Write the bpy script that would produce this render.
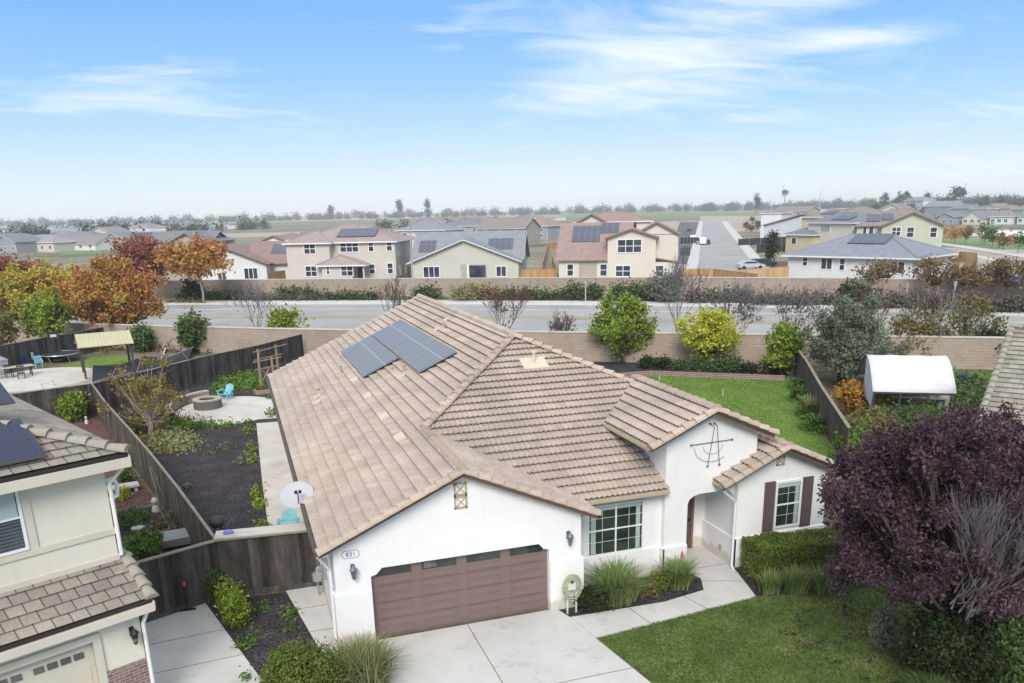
import bpy, bmesh, math, random
import numpy as np
from mathutils import Vector, Matrix
R_ = math.radians
for o in list(bpy.data.objects): bpy.data.objects.remove(o, do_unlink=True)
SC = bpy.context.scene
COL = SC.collection
random.seed(7)
rng = np.random.default_rng(11)

# ------------------------------------------------------------------ camera
F_, PITCH, ROLL, CH, HD = 828.545, R_(16.95), R_(1.35), 10.7814, R_(18.10)
CAMP = np.array([-1.652, -19.708, CH])
PX0, PY0 = 512.0, 462.76
def _basis():
    c, s = math.cos(HD), math.sin(HD)
    w = lambda x, y, z: np.array([c*x+s*y, -s*x+c*y, z])
    fw = w(0, math.cos(PITCH), -math.sin(PITCH)); ri = w(1, 0, 0); dn = -w(0, math.sin(PITCH), math.cos(PITCH))
    cr, sr = math.cos(ROLL), math.sin(ROLL)
    return fw, cr*ri+sr*dn, -sr*ri+cr*dn
FW, RI, DN = _basis()
cam = bpy.data.cameras.new('camera'); camo = bpy.data.objects.new('camera', cam); COL.objects.link(camo)
cam.sensor_width = 36; cam.lens = F_/1024*36; cam.shift_y = 121.26/1024; cam.clip_start = .1; cam.clip_end = 9000
M = Matrix(((RI[0], -DN[0], -FW[0], CAMP[0]), (RI[1], -DN[1], -FW[1], CAMP[1]), (RI[2], -DN[2], -FW[2], CAMP[2]), (0, 0, 0, 1)))
camo.matrix_world = M
SC.camera = camo
# ------------------------------------------------------------------ measuring helpers (a picture position -> a place on the ground / a plane)
def ray(px, py): return FW+(px-PX0)/F_*RI+(py-PY0)/F_*DN
def G(px, py, z=0.):
    d = ray(px, py); return CAMP+d*((z-CH)/d[2])
def G2(px, py, z=0.):
    p = G(px, py, z); return (float(p[0]), float(p[1]))
def zt(py, P):      # height above ground place P that shows at picture row py
    P = np.array([P[0], P[1], 0.]); q = P-CAMP; lo, hi = -5., 60.
    for _ in range(40):
        m = (lo+hi)/2; q[2] = m-CH; v = PY0+F_*(q@DN)/(q@FW)
        if v > py: lo = m
        else: hi = m
    return lo
# ------------------------------------------------------------------ world + sun
SUN_EL, SUN_AZ = R_(38), R_(205)       # azimuth from +Y clockwise
W = bpy.data.worlds.new('World'); SC.world = W; W.use_nodes = True
nt = W.node_tree; nt.nodes.clear()
def N(t, **k):
    n = nt.nodes.new(t)
    for a, b in k.items():
        if a.startswith('i_'): n.inputs[a[2:].replace('_', ' ')].default_value = b
        else: setattr(n, a, b)
    return n
sky = N('ShaderNodeTexSky', sky_type='NISHITA', sun_disc=False, sun_elevation=SUN_EL, sun_rotation=SUN_AZ, air_density=1.6, dust_density=1.2, ozone_density=2.5, altitude=0)
tc = N('ShaderNodeTexCoord')
sep = N('ShaderNodeSeparateXYZ'); nt.links.new(tc.outputs['Generated'], sep.inputs[0])
def math_(op, a, b=None, c=None):
    n = N('ShaderNodeMath', operation=op)
    for i, x in enumerate((a, b, c)):
        if x is None: continue
        if isinstance(x, (int, float)): n.inputs[i].default_value = x
        else: nt.links.new(x, n.inputs[i])
    return n.outputs[0]
zc = math_('MAXIMUM', sep.outputs['Z'], .02)
zz = math_('ADD', zc, .10)
cx = math_('DIVIDE', sep.outputs['X'], zz); cy = math_('DIVIDE', sep.outputs['Y'], zz)
cb = N('ShaderNodeCombineXYZ'); nt.links.new(cx, cb.inputs[0]); nt.links.new(cy, cb.inputs[1])
mp = N('ShaderNodeMapping'); mp.inputs['Scale'].default_value = (1.0, 1.9, 1); mp.inputs['Rotation'].default_value = (0, 0, R_(52)); mp.inputs['Location'].default_value = (3.1, 1.7, 0)
nt.links.new(cb.outputs[0], mp.inputs[0])
n1 = N('ShaderNodeTexNoise'); n1.inputs['Scale'].default_value = 1.35; n1.inputs['Detail'].default_value = 10; n1.inputs['Roughness'].default_value = .62; n1.inputs['Distortion'].default_value = 1.1
nt.links.new(mp.outputs[0], n1.inputs[0])
# cloud banks: where in the sky the thin cloud gathers
def bank(dirv, wx, wz, amp):
    d = Vector(dirv).normalized(); az = math.atan2(d.x, d.y)
    a = math_('ARCTAN2', sep.outputs['X'], sep.outputs['Y'])
    da = math_('DIVIDE', math_('SUBTRACT', a, az), wx); dz = math_('DIVIDE', math_('SUBTRACT', sep.outputs['Z'], d.z), wz)
    e = math_('ADD', math_('MULTIPLY', da, da), math_('MULTIPLY', dz, dz))
    return math_('MULTIPLY', math_('EXPONENT', math_('MULTIPLY', e, -1.)), amp)
tot = None
for px, py, wx, wz, am in ((640, 25, .13, .035, .26), (575, 95, .07, .022, .24), (650, 65, .12, .03, .26), (865, 36, .075, .014, .40), (800, 2, .10, .018, .30), (700, 95, .20, .014, .18), (750, 60, .12, .02, .12),
                           (50, 100, .14, .012, .22), (180, 74, .11, .018, .20), (990, 165, .12, .014, .22), (760, 122, .08, .010, .16), (480, 20, .07, .02, .14), (220, 105, .14, .02, .13), (1010, 110, .05, .01, .18)):
    b = bank(ray(px, py), wx, wz, am)
    tot = b if tot is None else math_('ADD', tot, b)
cov = math_('ADD', math_('SUBTRACT', n1.outputs['Fac'], .58), tot)
cl = math_('MULTIPLY', math_('MINIMUM', math_('MAXIMUM', math_('MULTIPLY', cov, 1.7), 0), 1), .88)
# pale low air near the horizon, deeper blue higher up: graded sky colour; unseen zenith paled to make the light less blue
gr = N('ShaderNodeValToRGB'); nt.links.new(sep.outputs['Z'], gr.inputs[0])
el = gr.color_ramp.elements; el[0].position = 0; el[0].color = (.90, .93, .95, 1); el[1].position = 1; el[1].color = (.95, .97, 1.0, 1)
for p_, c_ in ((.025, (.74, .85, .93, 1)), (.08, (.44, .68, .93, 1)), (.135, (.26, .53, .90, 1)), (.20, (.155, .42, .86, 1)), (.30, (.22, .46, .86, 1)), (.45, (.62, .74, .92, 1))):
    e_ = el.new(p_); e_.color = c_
hs = N('ShaderNodeHueSaturation'); hs.inputs['Saturation'].default_value = .6; nt.links.new(sky.outputs[0], hs.inputs['Color'])
SKYK = 7.6
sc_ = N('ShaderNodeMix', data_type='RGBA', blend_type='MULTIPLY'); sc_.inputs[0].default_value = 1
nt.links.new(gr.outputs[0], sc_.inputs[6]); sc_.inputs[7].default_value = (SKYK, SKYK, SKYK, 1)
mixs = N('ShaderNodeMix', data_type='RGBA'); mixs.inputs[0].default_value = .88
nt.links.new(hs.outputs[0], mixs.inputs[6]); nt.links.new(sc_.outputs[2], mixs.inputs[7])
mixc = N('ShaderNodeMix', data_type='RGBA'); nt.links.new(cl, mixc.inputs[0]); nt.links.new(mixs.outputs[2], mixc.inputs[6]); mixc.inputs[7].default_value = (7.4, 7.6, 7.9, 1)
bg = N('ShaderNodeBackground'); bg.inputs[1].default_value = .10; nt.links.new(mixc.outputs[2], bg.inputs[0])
out = N('ShaderNodeOutputWorld'); nt.links.new(bg.outputs[0], out.inputs[0])
sl = bpy.data.lights.new('sun', 'SUN'); sl.energy = 2.1; sl.angle = R_(26); sl.color = (1, .95, .88)
so = bpy.data.objects.new('sun', sl); COL.objects.link(so)
sd = Vector((math.sin(SUN_AZ)*math.cos(SUN_EL), math.cos(SUN_AZ)*math.cos(SUN_EL), math.sin(SUN_EL)))
so.rotation_euler = sd.to_track_quat('Z', 'Y').to_euler(); so.location = (0, 0, 60)
SC.view_settings.view_transform = 'Standard'; SC.view_settings.look = 'None'; SC.view_settings.exposure = 0.60; SC.view_settings.gamma = 1
SC.render.resolution_x = 1024; SC.render.resolution_y = 683
SC.cycles.volume_bounces = 2; SC.cycles.max_bounces = 6; SC.cycles.transparent_max_bounces = 8

# ------------------------------------------------------------------ materials
MATS = {}
def newmat(name):
    m = bpy.data.materials.new(name); m.use_nodes = True; nt = m.node_tree
    b = nt.nodes['Principled BSDF']; b.inputs['Specular IOR Level'].default_value = .3
    MATS[name] = m; return m, nt, b
def ramp(nt, fac, cols):
    r = nt.nodes.new('ShaderNodeValToRGB'); e = r.color_ramp.elements
    e[0].position, e[0].color = cols[0][0], (*cols[0][1], 1); e[1].position, e[1].color = cols[-1][0], (*cols[-1][1], 1)
    for p, c in cols[1:-1]:
        x = e.new(p); x.color = (*c, 1)
    nt.links.new(fac, r.inputs[0]); return r.outputs[0]
def noise(nt, scale, detail=5, rough=.6, coord='Object', stretch=None):
    t = nt.nodes.new('ShaderNodeTexCoord'); n = nt.nodes.new('ShaderNodeTexNoise')
    n.inputs['Scale'].default_value = scale; n.inputs['Detail'].default_value = detail; n.inputs['Roughness'].default_value = rough
    v = t.outputs[coord]
    if stretch:
        m = nt.nodes.new('ShaderNodeMapping'); m.inputs['Scale'].default_value = stretch; nt.links.new(v, m.inputs[0]); v = m.outputs[0]
    nt.links.new(v, n.inputs[0]); return n.outputs['Fac']
def mixc_(nt, a, b, fac, mode='MIX'):
    m = nt.nodes.new('ShaderNodeMix'); m.data_type = 'RGBA'; m.blend_type = mode
    for s, x in ((0, fac), (6, a), (7, b)):
        if isinstance(x, (int, float)): m.inputs[s].default_value = x
        elif isinstance(x, tuple): m.inputs[s].default_value = (*x, 1)
        else: nt.links.new(x, m.inputs[s])
    return m.outputs[2]
def bump(nt, b, h, st, dist=.02):
    k = nt.nodes.new('ShaderNodeBump'); k.inputs['Strength'].default_value = st; k.inputs['Distance'].default_value = dist
    nt.links.new(h, k.inputs['Height']); nt.links.new(k.outputs[0], b.inputs['Normal'])
def plain(name, col, rough=.7, var=.12, scale=2., metal=0, bmp=0, bscale=40, spec=.3):
    m, nt, b = newmat(name); b.inputs['Roughness'].default_value = rough; b.inputs['Metallic'].default_value = metal; b.inputs['Specular IOR Level'].default_value = spec
    lo = tuple(c*(1-var) for c in col); hi = tuple(min(1, c*(1+var)) for c in col)
    c = ramp(nt, noise(nt, scale), [(.3, lo), (.7, hi)]); nt.links.new(c, b.inputs['Base Color'])
    if bmp: bump(nt, b, noise(nt, bscale, 3), bmp)
    return m
def multi(name, cols, scale, rough=.85, fine=None, bmp=.3, bscale=20, detail=8, stretch=None):
    """noise blend of several colours, with a finer grain on top"""
    m, nt, b = newmat(name); b.inputs['Roughness'].default_value = rough; b.inputs['Specular IOR Level'].default_value = .15
    c = ramp(nt, noise(nt, scale, detail, .65, stretch=stretch), cols)
    if fine:
        c = mixc_(nt, c, ramp(nt, noise(nt, fine[0], 3, .7), [(.38, (fine[1],)*3), (.62, (fine[2],)*3)]), 1., 'MULTIPLY')
    nt.links.new(c, b.inputs['Base Color'])
    if bmp: bump(nt, b, noise(nt, bscale, 4), bmp, .05)
    return m
def leafmat(name, cols, rough=.55, trans=.25, patch=1.2):
    m, nt, b = newmat(name); b.inputs['Roughness'].default_value = rough; b.inputs['Specular IOR Level'].default_value = .25
    g = nt.nodes.new('ShaderNodeNewGeometry')
    n = noise(nt, patch, 3)
    a = nt.nodes.new('ShaderNodeMath'); a.operation = 'MULTIPLY_ADD'; nt.links.new(g.outputs['Random Per Island'], a.inputs[0]); a.inputs[1].default_value = .45
    s = nt.nodes.new('ShaderNodeMath'); s.operation = 'MULTIPLY_ADD'; nt.links.new(n, s.inputs[0]); s.inputs[1].default_value = 1.3; s.inputs[2].default_value = -.38; nt.links.new(s.outputs[0], a.inputs[2])
    k = len(cols); c = ramp(nt, a.outputs[0], [(i/(k-1), cc) for i, cc in enumerate(cols)])
    nt.links.new(c, b.inputs['Base Color'])
    if trans:
        t = nt.nodes.new('ShaderNodeBsdfTranslucent'); nt.links.new(c, t.inputs[0]); x = nt.nodes.new('ShaderNodeMixShader'); x.inputs[0].default_value = trans
        nt.links.new(b.outputs[0], x.inputs[1]); nt.links.new(t.outputs[0], x.inputs[2]); nt.links.new(x.outputs[0], nt.nodes['Material Output'].inputs[0])
    return m
def tilemat(name, cols, moss=0, grime=.25, joint=0):
    m, nt, b = newmat(name); b.inputs['Roughness'].default_value = .85; b.inputs['Specular IOR Level'].default_value = .2
    uv = nt.nodes.new('ShaderNodeUVMap'); uv.uv_map = 'UVMap'
    fl = nt.nodes.new('ShaderNodeVectorMath'); fl.operation = 'FLOOR'; nt.links.new(uv.outputs[0], fl.inputs[0])
    wn = nt.nodes.new('ShaderNodeTexWhiteNoise'); wn.noise_dimensions = '2D'; nt.links.new(fl.outputs[0], wn.inputs[0])
    k = len(cols); c = ramp(nt, wn.outputs['Value'], [(i/(k-1), cc) for i, cc in enumerate(cols)])
    g = ramp(nt, noise(nt, .45, 7, .7), [(.35, (1-grime,)*3), (.62, (1.08, 1.06, 1.04))])
    c = mixc_(nt, c, g, 1., 'MULTIPLY')
    g2 = ramp(nt, noise(nt, 14, 4, .7), [(.3, (.82, .82, .82)), (.7, (1.12, 1.12, 1.12))]); c = mixc_(nt, c, g2, 1., 'MULTIPLY')
    if joint:
        fr = nt.nodes.new('ShaderNodeVectorMath'); fr.operation = 'FRACTION'; nt.links.new(uv.outputs[0], fr.inputs[0]); sx = nt.nodes.new('ShaderNodeSeparateXYZ'); nt.links.new(fr.outputs[0], sx.inputs[0])
        c = mixc_(nt, c, ramp(nt, sx.outputs[0], [(0, (.12,)*3), (.05, (.3,)*3), (.09, (1,)*3)]), joint, 'MULTIPLY')
    if moss:
        c = mixc_(nt, c, (.20, .18, .09), ramp(nt, noise(nt, .8, 6, .7), [(.55-moss*.1, (0, 0, 0)), (.8-moss*.2, (.75, .75, .75))]))
    nt.links.new(c, b.inputs['Base Color']); bump(nt, b, noise(nt, 60, 3), .15)
    return m
def bandroof(name, col, var=.18, band=.17):
    """concrete tile roof seen from far: courses as bands up the slope"""
    m, nt, b = newmat(name); b.inputs['Roughness'].default_value = .8
    t = nt.nodes.new('ShaderNodeTexCoord'); br = nt.nodes.new('ShaderNodeTexWave'); br.wave_type = 'BANDS'; br.bands_direction = 'Z'; br.wave_profile = 'SAW'
    br.inputs['Scale'].default_value = 1/(band*3.2); nt.links.new(t.outputs['Object'], br.inputs[0])
    c = ramp(nt, noise(nt, 1.1, 8, .75), [(.3, tuple(x*(1-var) for x in col)), (.7, tuple(x*(1+var) for x in col))])
    c = mixc_(nt, c, ramp(nt, br.outputs['Fac'], [(0, (.72, .72, .72)), (.25, (1.05, 1.05, 1.05))]), 1., 'MULTIPLY')
    c = mixc_(nt, c, ramp(nt, noise(nt, 6, 4, .7), [(.3, (.85, .85, .85)), (.7, (1.12, 1.12, 1.12))]), 1., 'MULTIPLY')
    nt.links.new(c, b.inputs['Base Color']); return m
def brickmat(name, c1, c2, mortar, bw, rh, ms=.03, bmp=.3, scale=1.):
    m, nt, b = newmat(name); b.inputs['Roughness'].default_value = .85
    uv = nt.nodes.new('ShaderNodeUVMap'); uv.uv_map = 'UVMap'; t = nt.nodes.new('ShaderNodeTexBrick')
    nt.links.new(uv.outputs[0], t.inputs[0]); t.inputs['Scale'].default_value = scale
    for a, c in (('Color1', c1), ('Color2', c2), ('Mortar', mortar)): t.inputs[a].default_value = (*c, 1)
    t.inputs['Brick Width'].default_value = bw; t.inputs['Row Height'].default_value = rh; t.inputs['Mortar Size'].default_value = ms
    c = mixc_(nt, t.outputs['Color'], ramp(nt, noise(nt, .35, 7, .7), [(.3, (.84, .84, .84)), (.7, (1.1, 1.1, 1.1))]), 1., 'MULTIPLY')
    nt.links.new(c, b.inputs['Base Color']); return m
def woodmat(name, cols, grime=.3, sc=3.):
    m, nt, b = newmat(name); b.inputs['Roughness'].default_value = .85; b.inputs['Specular IOR Level'].default_value = .15
    g = nt.nodes.new('ShaderNodeNewGeometry'); k = len(cols)
    c = ramp(nt, g.outputs['Random Per Island'], [(i/(k-1), cc) for i, cc in enumerate(cols)])
    c = mixc_(nt, c, ramp(nt, noise(nt, sc, 6, .7, stretch=(1, 1, .25)), [(.3, (1-grime,)*3), (.7, (1+grime*.6,)*3)]), 1., 'MULTIPLY')
    c = mixc_(nt, c, ramp(nt, noise(nt, 30, 4, .7, stretch=(1, 1, .08)), [(.3, (.75, .75, .75)), (.7, (1.2, 1.2, 1.2))]), 1., 'MULTIPLY')
    nt.links.new(c, b.inputs['Base Color']); return m
def concmat(name, col, stain=.2, joints=False):
    m, nt, b = newmat(name); b.inputs['Roughness'].default_value = .9; b.inputs['Specular IOR Level'].default_value = .2
    c = ramp(nt, noise(nt, .5, 8, .7), [(.3, tuple(x*(1-stain) for x in col)), (.65, tuple(x*1.06 for x in col))])
    c = mixc_(nt, c, ramp(nt, noise(nt, 30, 5, .7), [(.3, (.88, .88, .88)), (.7, (1.08, 1.08, 1.08))]), 1., 'MULTIPLY')
    c = mixc_(nt, c, ramp(nt, noise(nt, 1.1, 7, .78), [(.30, (.76, .745, .72)), (.46, (1, 1, 1))]), 1., 'MULTIPLY')
    nt.links.new(c, b.inputs['Base Color']); bump(nt, b, noise(nt, 80, 3), .1); return m

def stucco(name, col):
    m, nt, b = newmat(name); b.inputs['Roughness'].default_value = .92
    c = ramp(nt, noise(nt, .7, 8, .75), [(.3, tuple(x*.93 for x in col)), (.7, tuple(min(1, x*1.03) for x in col))])
    c = mixc_(nt, c, ramp(nt, noise(nt, 2.2, 7, .75, stretch=(2.2, 2.2, .16)), [(.25, (.94, .937, .93)), (.48, (1, 1, 1))]), 1., 'MULTIPLY')
    t = nt.nodes.new('ShaderNodeTexCoord'); s = nt.nodes.new('ShaderNodeSeparateXYZ'); nt.links.new(t.outputs['Object'], s.inputs[0])
    a = nt.nodes.new('ShaderNodeMath'); a.operation = 'MULTIPLY_ADD'; nt.links.new(noise(nt, 3, 5, .7), a.inputs[0]); a.inputs[1].default_value = -.55; nt.links.new(s.outputs[2], a.inputs[2])
    c = mixc_(nt, c, ramp(nt, a.outputs[0], [(0, (.74, .70, .64)), (.12, (1, 1, 1))]), 1., 'MULTIPLY')   # splashed dirt at the foot of the wall
    nt.links.new(c, b.inputs['Base Color']); bump(nt, b, noise(nt, 45, 4, .7), .5, .015)
stucco('stucco_white', (.81, .80, .785)); stucco('stucco_cream', (.70, .665, .555))
plain('trim_cream', (.60, .56, .46), .8, .05, 1.5)
plain('trim_white', (.75, .74, .71), .6, .04, 2)
plain('vinyl_white', (.78, .78, .78), .4, .02, 2)
plain('gutter_dark', (.10, .08, .07), .5, .1, 2)
plain('trim_brown', (.20, .13, .10), .7, .1, 3)
plain('door_brown', (.20, .138, .125), .6, .06, 1.2, bmp=.05)
plain('shutter_brown', (.115, .085, .078), .6, .06, 3)
plain('tan_trim', (.42, .36, .24), .7, .1, 6)
plain('iron_black', (.03, .03, .035), .5, .1, 6, metal=.4)
plain('lamp_metal', (.15, .165, .21), .4, .1, 6, metal=.3)
plain('plaque_blue', (.36, .42, .55), .5, .05, 6)
plain('steel_grey', (.45, .46, .47), .35, .05, 6, metal=.6)
plain('dish_grey', (.45, .45, .48), .5, .04, 6)
plain('teal_plastic', (.13, .42, .45), .5, .1, 6)
plain('sky_plastic', (.22, .50, .60), .5, .1, 6)
plain('hose_green', (.40, .45, .28), .5, .4, 14)
plain('cream_plastic', (.60, .62, .50), .5, .05, 5)
plain('red_paint', (.45, .06, .05), .5, .1, 5)
plain('blue_plastic', (.02, .035, .14), .5, .1, 5)
plain('purple_cloth', (.20, .19, .55), .7, .1, 5)
plain('yellow_paint', (.65, .42, .03), .6, .1, 5)
plain('pool_white', (.80, .79, .80), .6, .04, .8)
plain('dirty_white', (.55, .53, .52), .7, .12, 4)
plain('dark_net', (.035, .038, .045), .8, .2, 3)
plain('grey_metal', (.33, .34, .36), .5, .1, 2)
plain('roof_yellow', (.50, .46, .30), .55, .08, 1)
plain('terracotta', (.38, .17, .10), .8, .1, 5)
plain('bark', (.10, .075, .06), .9, .25, 6, bmp=.4, bscale=20)
plain('bark_grey', (.20, .17, .16), .9, .2, 6)
plain('bark_pale', (.33, .28, .24), .9, .2, 6)
plain('twig_grey', (.17, .145, .155), .9, .2, 6)
plain('twig_red', (.14, .07, .06), .9, .2, 6)
plain('car_white', (.75, .76, .78), .25, .02, 2, spec=.6)
plain('car_dark', (.03, .035, .04), .25, .1, 2, spec=.6)
plain('car_blue', (.03, .12, .42), .3, .1, 2, spec=.6)
plain('tyre', (.02, .02, .02), .8, .1, 8)
plain('retaining_pink', (.33, .20, .19), .9, .15, 9)
plain('flower_red', (.65, .08, .06), .6, .2, 20)
plain('bin_dark', (.05, .05, .055), .6, .1, 5)
m, nt, b = newmat('glass_dark'); b.inputs['Roughness'].default_value = .08; b.inputs['Specular IOR Level'].default_value = .7
nt.links.new(ramp(nt, noise(nt, 1.1, 3), [(.35, (.012, .02, .018)), (.7, (.045, .065, .05))]), b.inputs['Base Color'])
m, nt, b = newmat('glass_far'); b.inputs['Roughness'].default_value = .12; b.inputs['Specular IOR Level'].default_value = .5
nt.links.new(ramp(nt, noise(nt, .7, 3), [(.35, (.02, .025, .04)), (.7, (.08, .09, .12))]), b.inputs['Base Color'])
m, nt, b = newmat('glass_tint'); b.inputs['Roughness'].default_value = .1; b.inputs['Specular IOR Level'].default_value = .6
nt.links.new(ramp(nt, noise(nt, 1.5, 2), [(.4, (.06, .06, .055)), (.7, (.16, .155, .14))]), b.inputs['Base Color'])
plain('curtain', (.36, .44, .38), .8, .08, 8)
multi('canopy_fabric', [(.3, (.58, .575, .58)), (.6, (.72, .715, .72))], 1.6, .8, (9, .93, 1.04), .3, 6, stretch=(.3, 1, 1))
plain('blind_dark', (.10, .135, .125), .6, .1, 3)
plain('blind', (.42, .50, .47), .6, .06, 3)
def panelmat(name, c, line, nx, ny, rough=.22):
    m, nt, b = newmat(name); b.inputs['Roughness'].default_value = rough; b.inputs['Specular IOR Level'].default_value = .5
    uv = nt.nodes.new('ShaderNodeUVMap'); uv.uv_map = 'UVMap'; t = nt.nodes.new('ShaderNodeTexBrick'); t.offset = 0
    nt.links.new(uv.outputs[0], t.inputs[0]); t.inputs['Scale'].default_value = 1
    t.inputs['Brick Width'].default_value = nx; t.inputs['Row Height'].default_value = ny; t.inputs['Mortar Size'].default_value = .025
    t.inputs['Color1'].default_value = (*c, 1); t.inputs['Color2'].default_value = (*[x*1.12 for x in c], 1); t.inputs['Mortar'].default_value = (*line, 1)
    nt.links.new(t.outputs[0], b.inputs['Base Color']); return m
panelmat('solar_cells', (.17, .17, .185), (.34, .34, .36), 1.02, .50, .42)  # lightened grey base colour puts the sky's reflection into the near cells
panelmat('solar_dark', (.012, .018, .05), (.018, .024, .06), .16, .16, .25)
panelmat('solar_far', (.085, .095, .13), (.2, .21, .25), 1., 1.6, .4)
tilemat('roof_tile', [(.42, .345, .295), (.445, .37, .318), (.47, .395, .343), (.43, .35, .303), (.495, .415, .362)], grime=.18)
tilemat('roof_cap', [(.42, .34, .275), (.47, .38, .31), (.52, .43, .35), (.45, .36, .295)], grime=.12)
tilemat('roof_tile_flat', [(.28, .245, .205), (.34, .305, .255), (.39, .35, .295), (.29, .245, .22), (.36, .325, .275)], moss=.15, joint=1.)
tilemat('roof_tile_moss', [(.30, .275, .22), (.36, .335, .28), (.41, .385, .335), (.33, .30, .26)], moss=.6, joint=.35)
plain('stone_cap', (.40, .34, .29), .9, .2, 5)
plain('roof_tile_cap2', (.33, .30, .25), .85, .14, 3)
plain('tile_new', (.62, .52, .40), .85, .08, 8)
plain('tile_gap_shade', (.035, .028, .025), .9, .1, 5)  # near-black colour paints the shadow under the lapped tile courses
bandroof('roof_grey', (.24, .25, .28)); bandroof('roof_red', (.27, .185, .17)); bandroof('roof_brown', (.31, .22, .195)); bandroof('roof_pinkbrown', (.34, .27, .25)); bandroof('roof_slate', (.19, .20, .22)); bandroof('roof_taupe', (.25, .21, .20))
plain('far_white', (.66, .66, .66), .9, .05, .4); plain('far_beige', (.56, .515, .46), .9, .05, .4); plain('far_cream', (.64, .585, .51), .9, .05, .4)
plain('far_sage', (.53, .515, .45), .9, .05, .4); plain('far_green', (.48, .50, .38), .9, .05, .4); plain('far_grey', (.30, .31, .33), .9, .1, .4); plain('far_taupe', (.40, .35, .30), .9, .1, .4)
plain('far_tan', (.52, .44, .30), .9, .1, .4)
brickmat('block_wall', (.36, .285, .225), (.42, .33, .265), (.31, .25, .205), .4, .2, .02)
brickmat('brick_red', (.17, .085, .07), (.27, .16, .14), (.33, .31, .29), .21, .075, .012)
brickmat('edging_block', (.34, .22, .21), (.42, .29, .28), (.16, .10, .10), .3, .12, .02)
brickmat('stone_block', (.34, .29, .25), (.25, .20, .19), (.15, .13, .12), .26, .13, .014)
woodmat('fence_dark', [(.035, .031, .03), (.065, .056, .052), (.11, .094, .085), (.05, .043, .04), (.12, .105, .095)], .6)
woodmat('fence_mid', [(.06, .05, .043), (.13, .105, .085), (.18, .145, .115), (.09, .075, .063)], .6)
woodmat('fence_new', [(.44, .235, .10), (.52, .30, .14), (.38, .185, .08), (.56, .35, .17)], .2)
woodmat('fence_pale', [(.52, .36, .19), (.60, .43, .24), (.47, .31, .16)], .15)
plain('cap_wood', (.26, .225, .165), .85, .2, 3)
woodmat('post_wood', [(.34, .25, .16), (.40, .30, .20)], .2)
woodmat('table_wood', [(.42, .36, .29), (.5, .43, .35)], .2)
concmat('concrete', (.57, .555, .53), .12); concmat('concrete_warm', (.60, .56, .50), .16); concmat('sidewalk', (.56, .54, .51), .08); concmat('paving_pink', (.40, .345, .325), .15)
multi('asphalt', [(.3, (.29, .28, .27)), (.5, (.355, .345, .33)), (.7, (.42, .405, .385))], .12, .9, (3, .9, 1.08), 0, stretch=(1, 1, 1))
multi('asphalt_dark', [(.3, (.10, .10, .108)), (.7, (.15, .148, .15))], .05, .9, (1, .9, 1.1), 0)
multi('median_tan', [(.3, (.30, .27, .22)), (.7, (.38, .34, .28))], .4, .9, None, 0)
multi('soil_dark', [(.3, (.028, .024, .027)), (.55, (.048, .041, .044)), (.75, (.085, .072, .068))], 1.2, .95, (12, .35, 2.1), 1, 12)
multi('bark_mulch', [(.3, (.085, .045, .04)), (.55, (.14, .08, .065)), (.75, (.21, .13, .105))], 2.5, .95, (14, .4, 1.9), .8, 25)
multi('lawn_green', [(.30, (.06, .095, .022)), (.5, (.10, .15, .035)), (.68, (.20, .22, .075))], .7, .9, (18, .6, 1.35), .5, 30)
multi('lawn_yard', [(.28, (.10, .17, .03)), (.5, (.14, .22, .04)), (.72, (.19, .27, .06))], .6, .9, (14, .75, 1.25), .5, 30)
multi('ground_base', [(.3, (.10, .10, .055)), (.5, (.15, .135, .09)), (.7, (.12, .14, .06))], .05, .95, (1.5, .7, 1.25), 0)
multi('field_far', [(.25, (.12, .125, .075)), (.4, (.15, .155, .085)), (.5, (.27, .235, .175)), (.6, (.13, .15, .075)), (.75, (.25, .22, .165))], .006, .95, (.05, .75, 1.2), 0, stretch=(.45, 1.0, 1))
multi('field_green', [(.3, (.14, .20, .09)), (.7, (.20, .27, .12))], .03, .95, (.4, .85, 1.15), 0)
multi('field_tan', [(.3, (.33, .28, .22)), (.7, (.45, .39, .31))], .03, .95, (.4, .85, 1.15), 0)
multi('field_yellow', [(.3, (.34, .24, .10)), (.7, (.42, .30, .14))], .4, .95, (2, .8, 1.15), 0)
multi('dirt', [(.3, (.16, .13, .105)), (.7, (.23, .19, .15))], .3, .95, (4, .8, 1.15), .2)
leafmat('leaf_plum', [(.022, .011, .018), (.052, .024, .036), (.095, .05, .066), (.19, .125, .145)], patch=.9, trans=.1)
leafmat('leaf_hedge', [(.06, .09, .015), (.10, .14, .022), (.16, .20, .04), (.22, .26, .06)], patch=2)
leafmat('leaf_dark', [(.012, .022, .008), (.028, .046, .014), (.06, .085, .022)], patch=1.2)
leafmat('leaf_mid', [(.05, .085, .025), (.09, .14, .04), (.14, .20, .06)], patch=1.2)
leafmat('leaf_bright', [(.06, .12, .015), (.11, .20, .025), (.18, .28, .05)], patch=1.5)
leafmat('leaf_citrus', [(.07, .14, .02), (.14, .23, .025), (.27, .34, .035), (.45, .48, .06)], patch=.8)
leafmat('leaf_lemon', [(.18, .23, .03), (.36, .40, .04), (.58, .56, .06), (.50, .52, .08)], patch=.9)
leafmat('leaf_olive', [(.09, .115, .07), (.16, .185, .12), (.26, .285, .19)], patch=1.0)
leafmat('leaf_autumn', [(.28, .32, .09), (.46, .40, .09), (.50, .32, .07), (.42, .12, .07), (.48, .24, .06), (.50, .38, .08), (.30, .34, .08)], patch=.55)
leafmat('leaf_autumn_gold', [(.46, .17, .05), (.56, .36, .07), (.54, .43, .09), (.38, .38, .09), (.26, .30, .07)], patch=.5)
leafmat('leaf_autumn_red', [(.17, .05, .08), (.27, .10, .10), (.30, .09, .05), (.26, .16, .05)], patch=.5)
leafmat('leaf_orange', [(.30, .13, .02), (.42, .22, .04), (.46, .30, .07)], patch=1.2)
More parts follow.
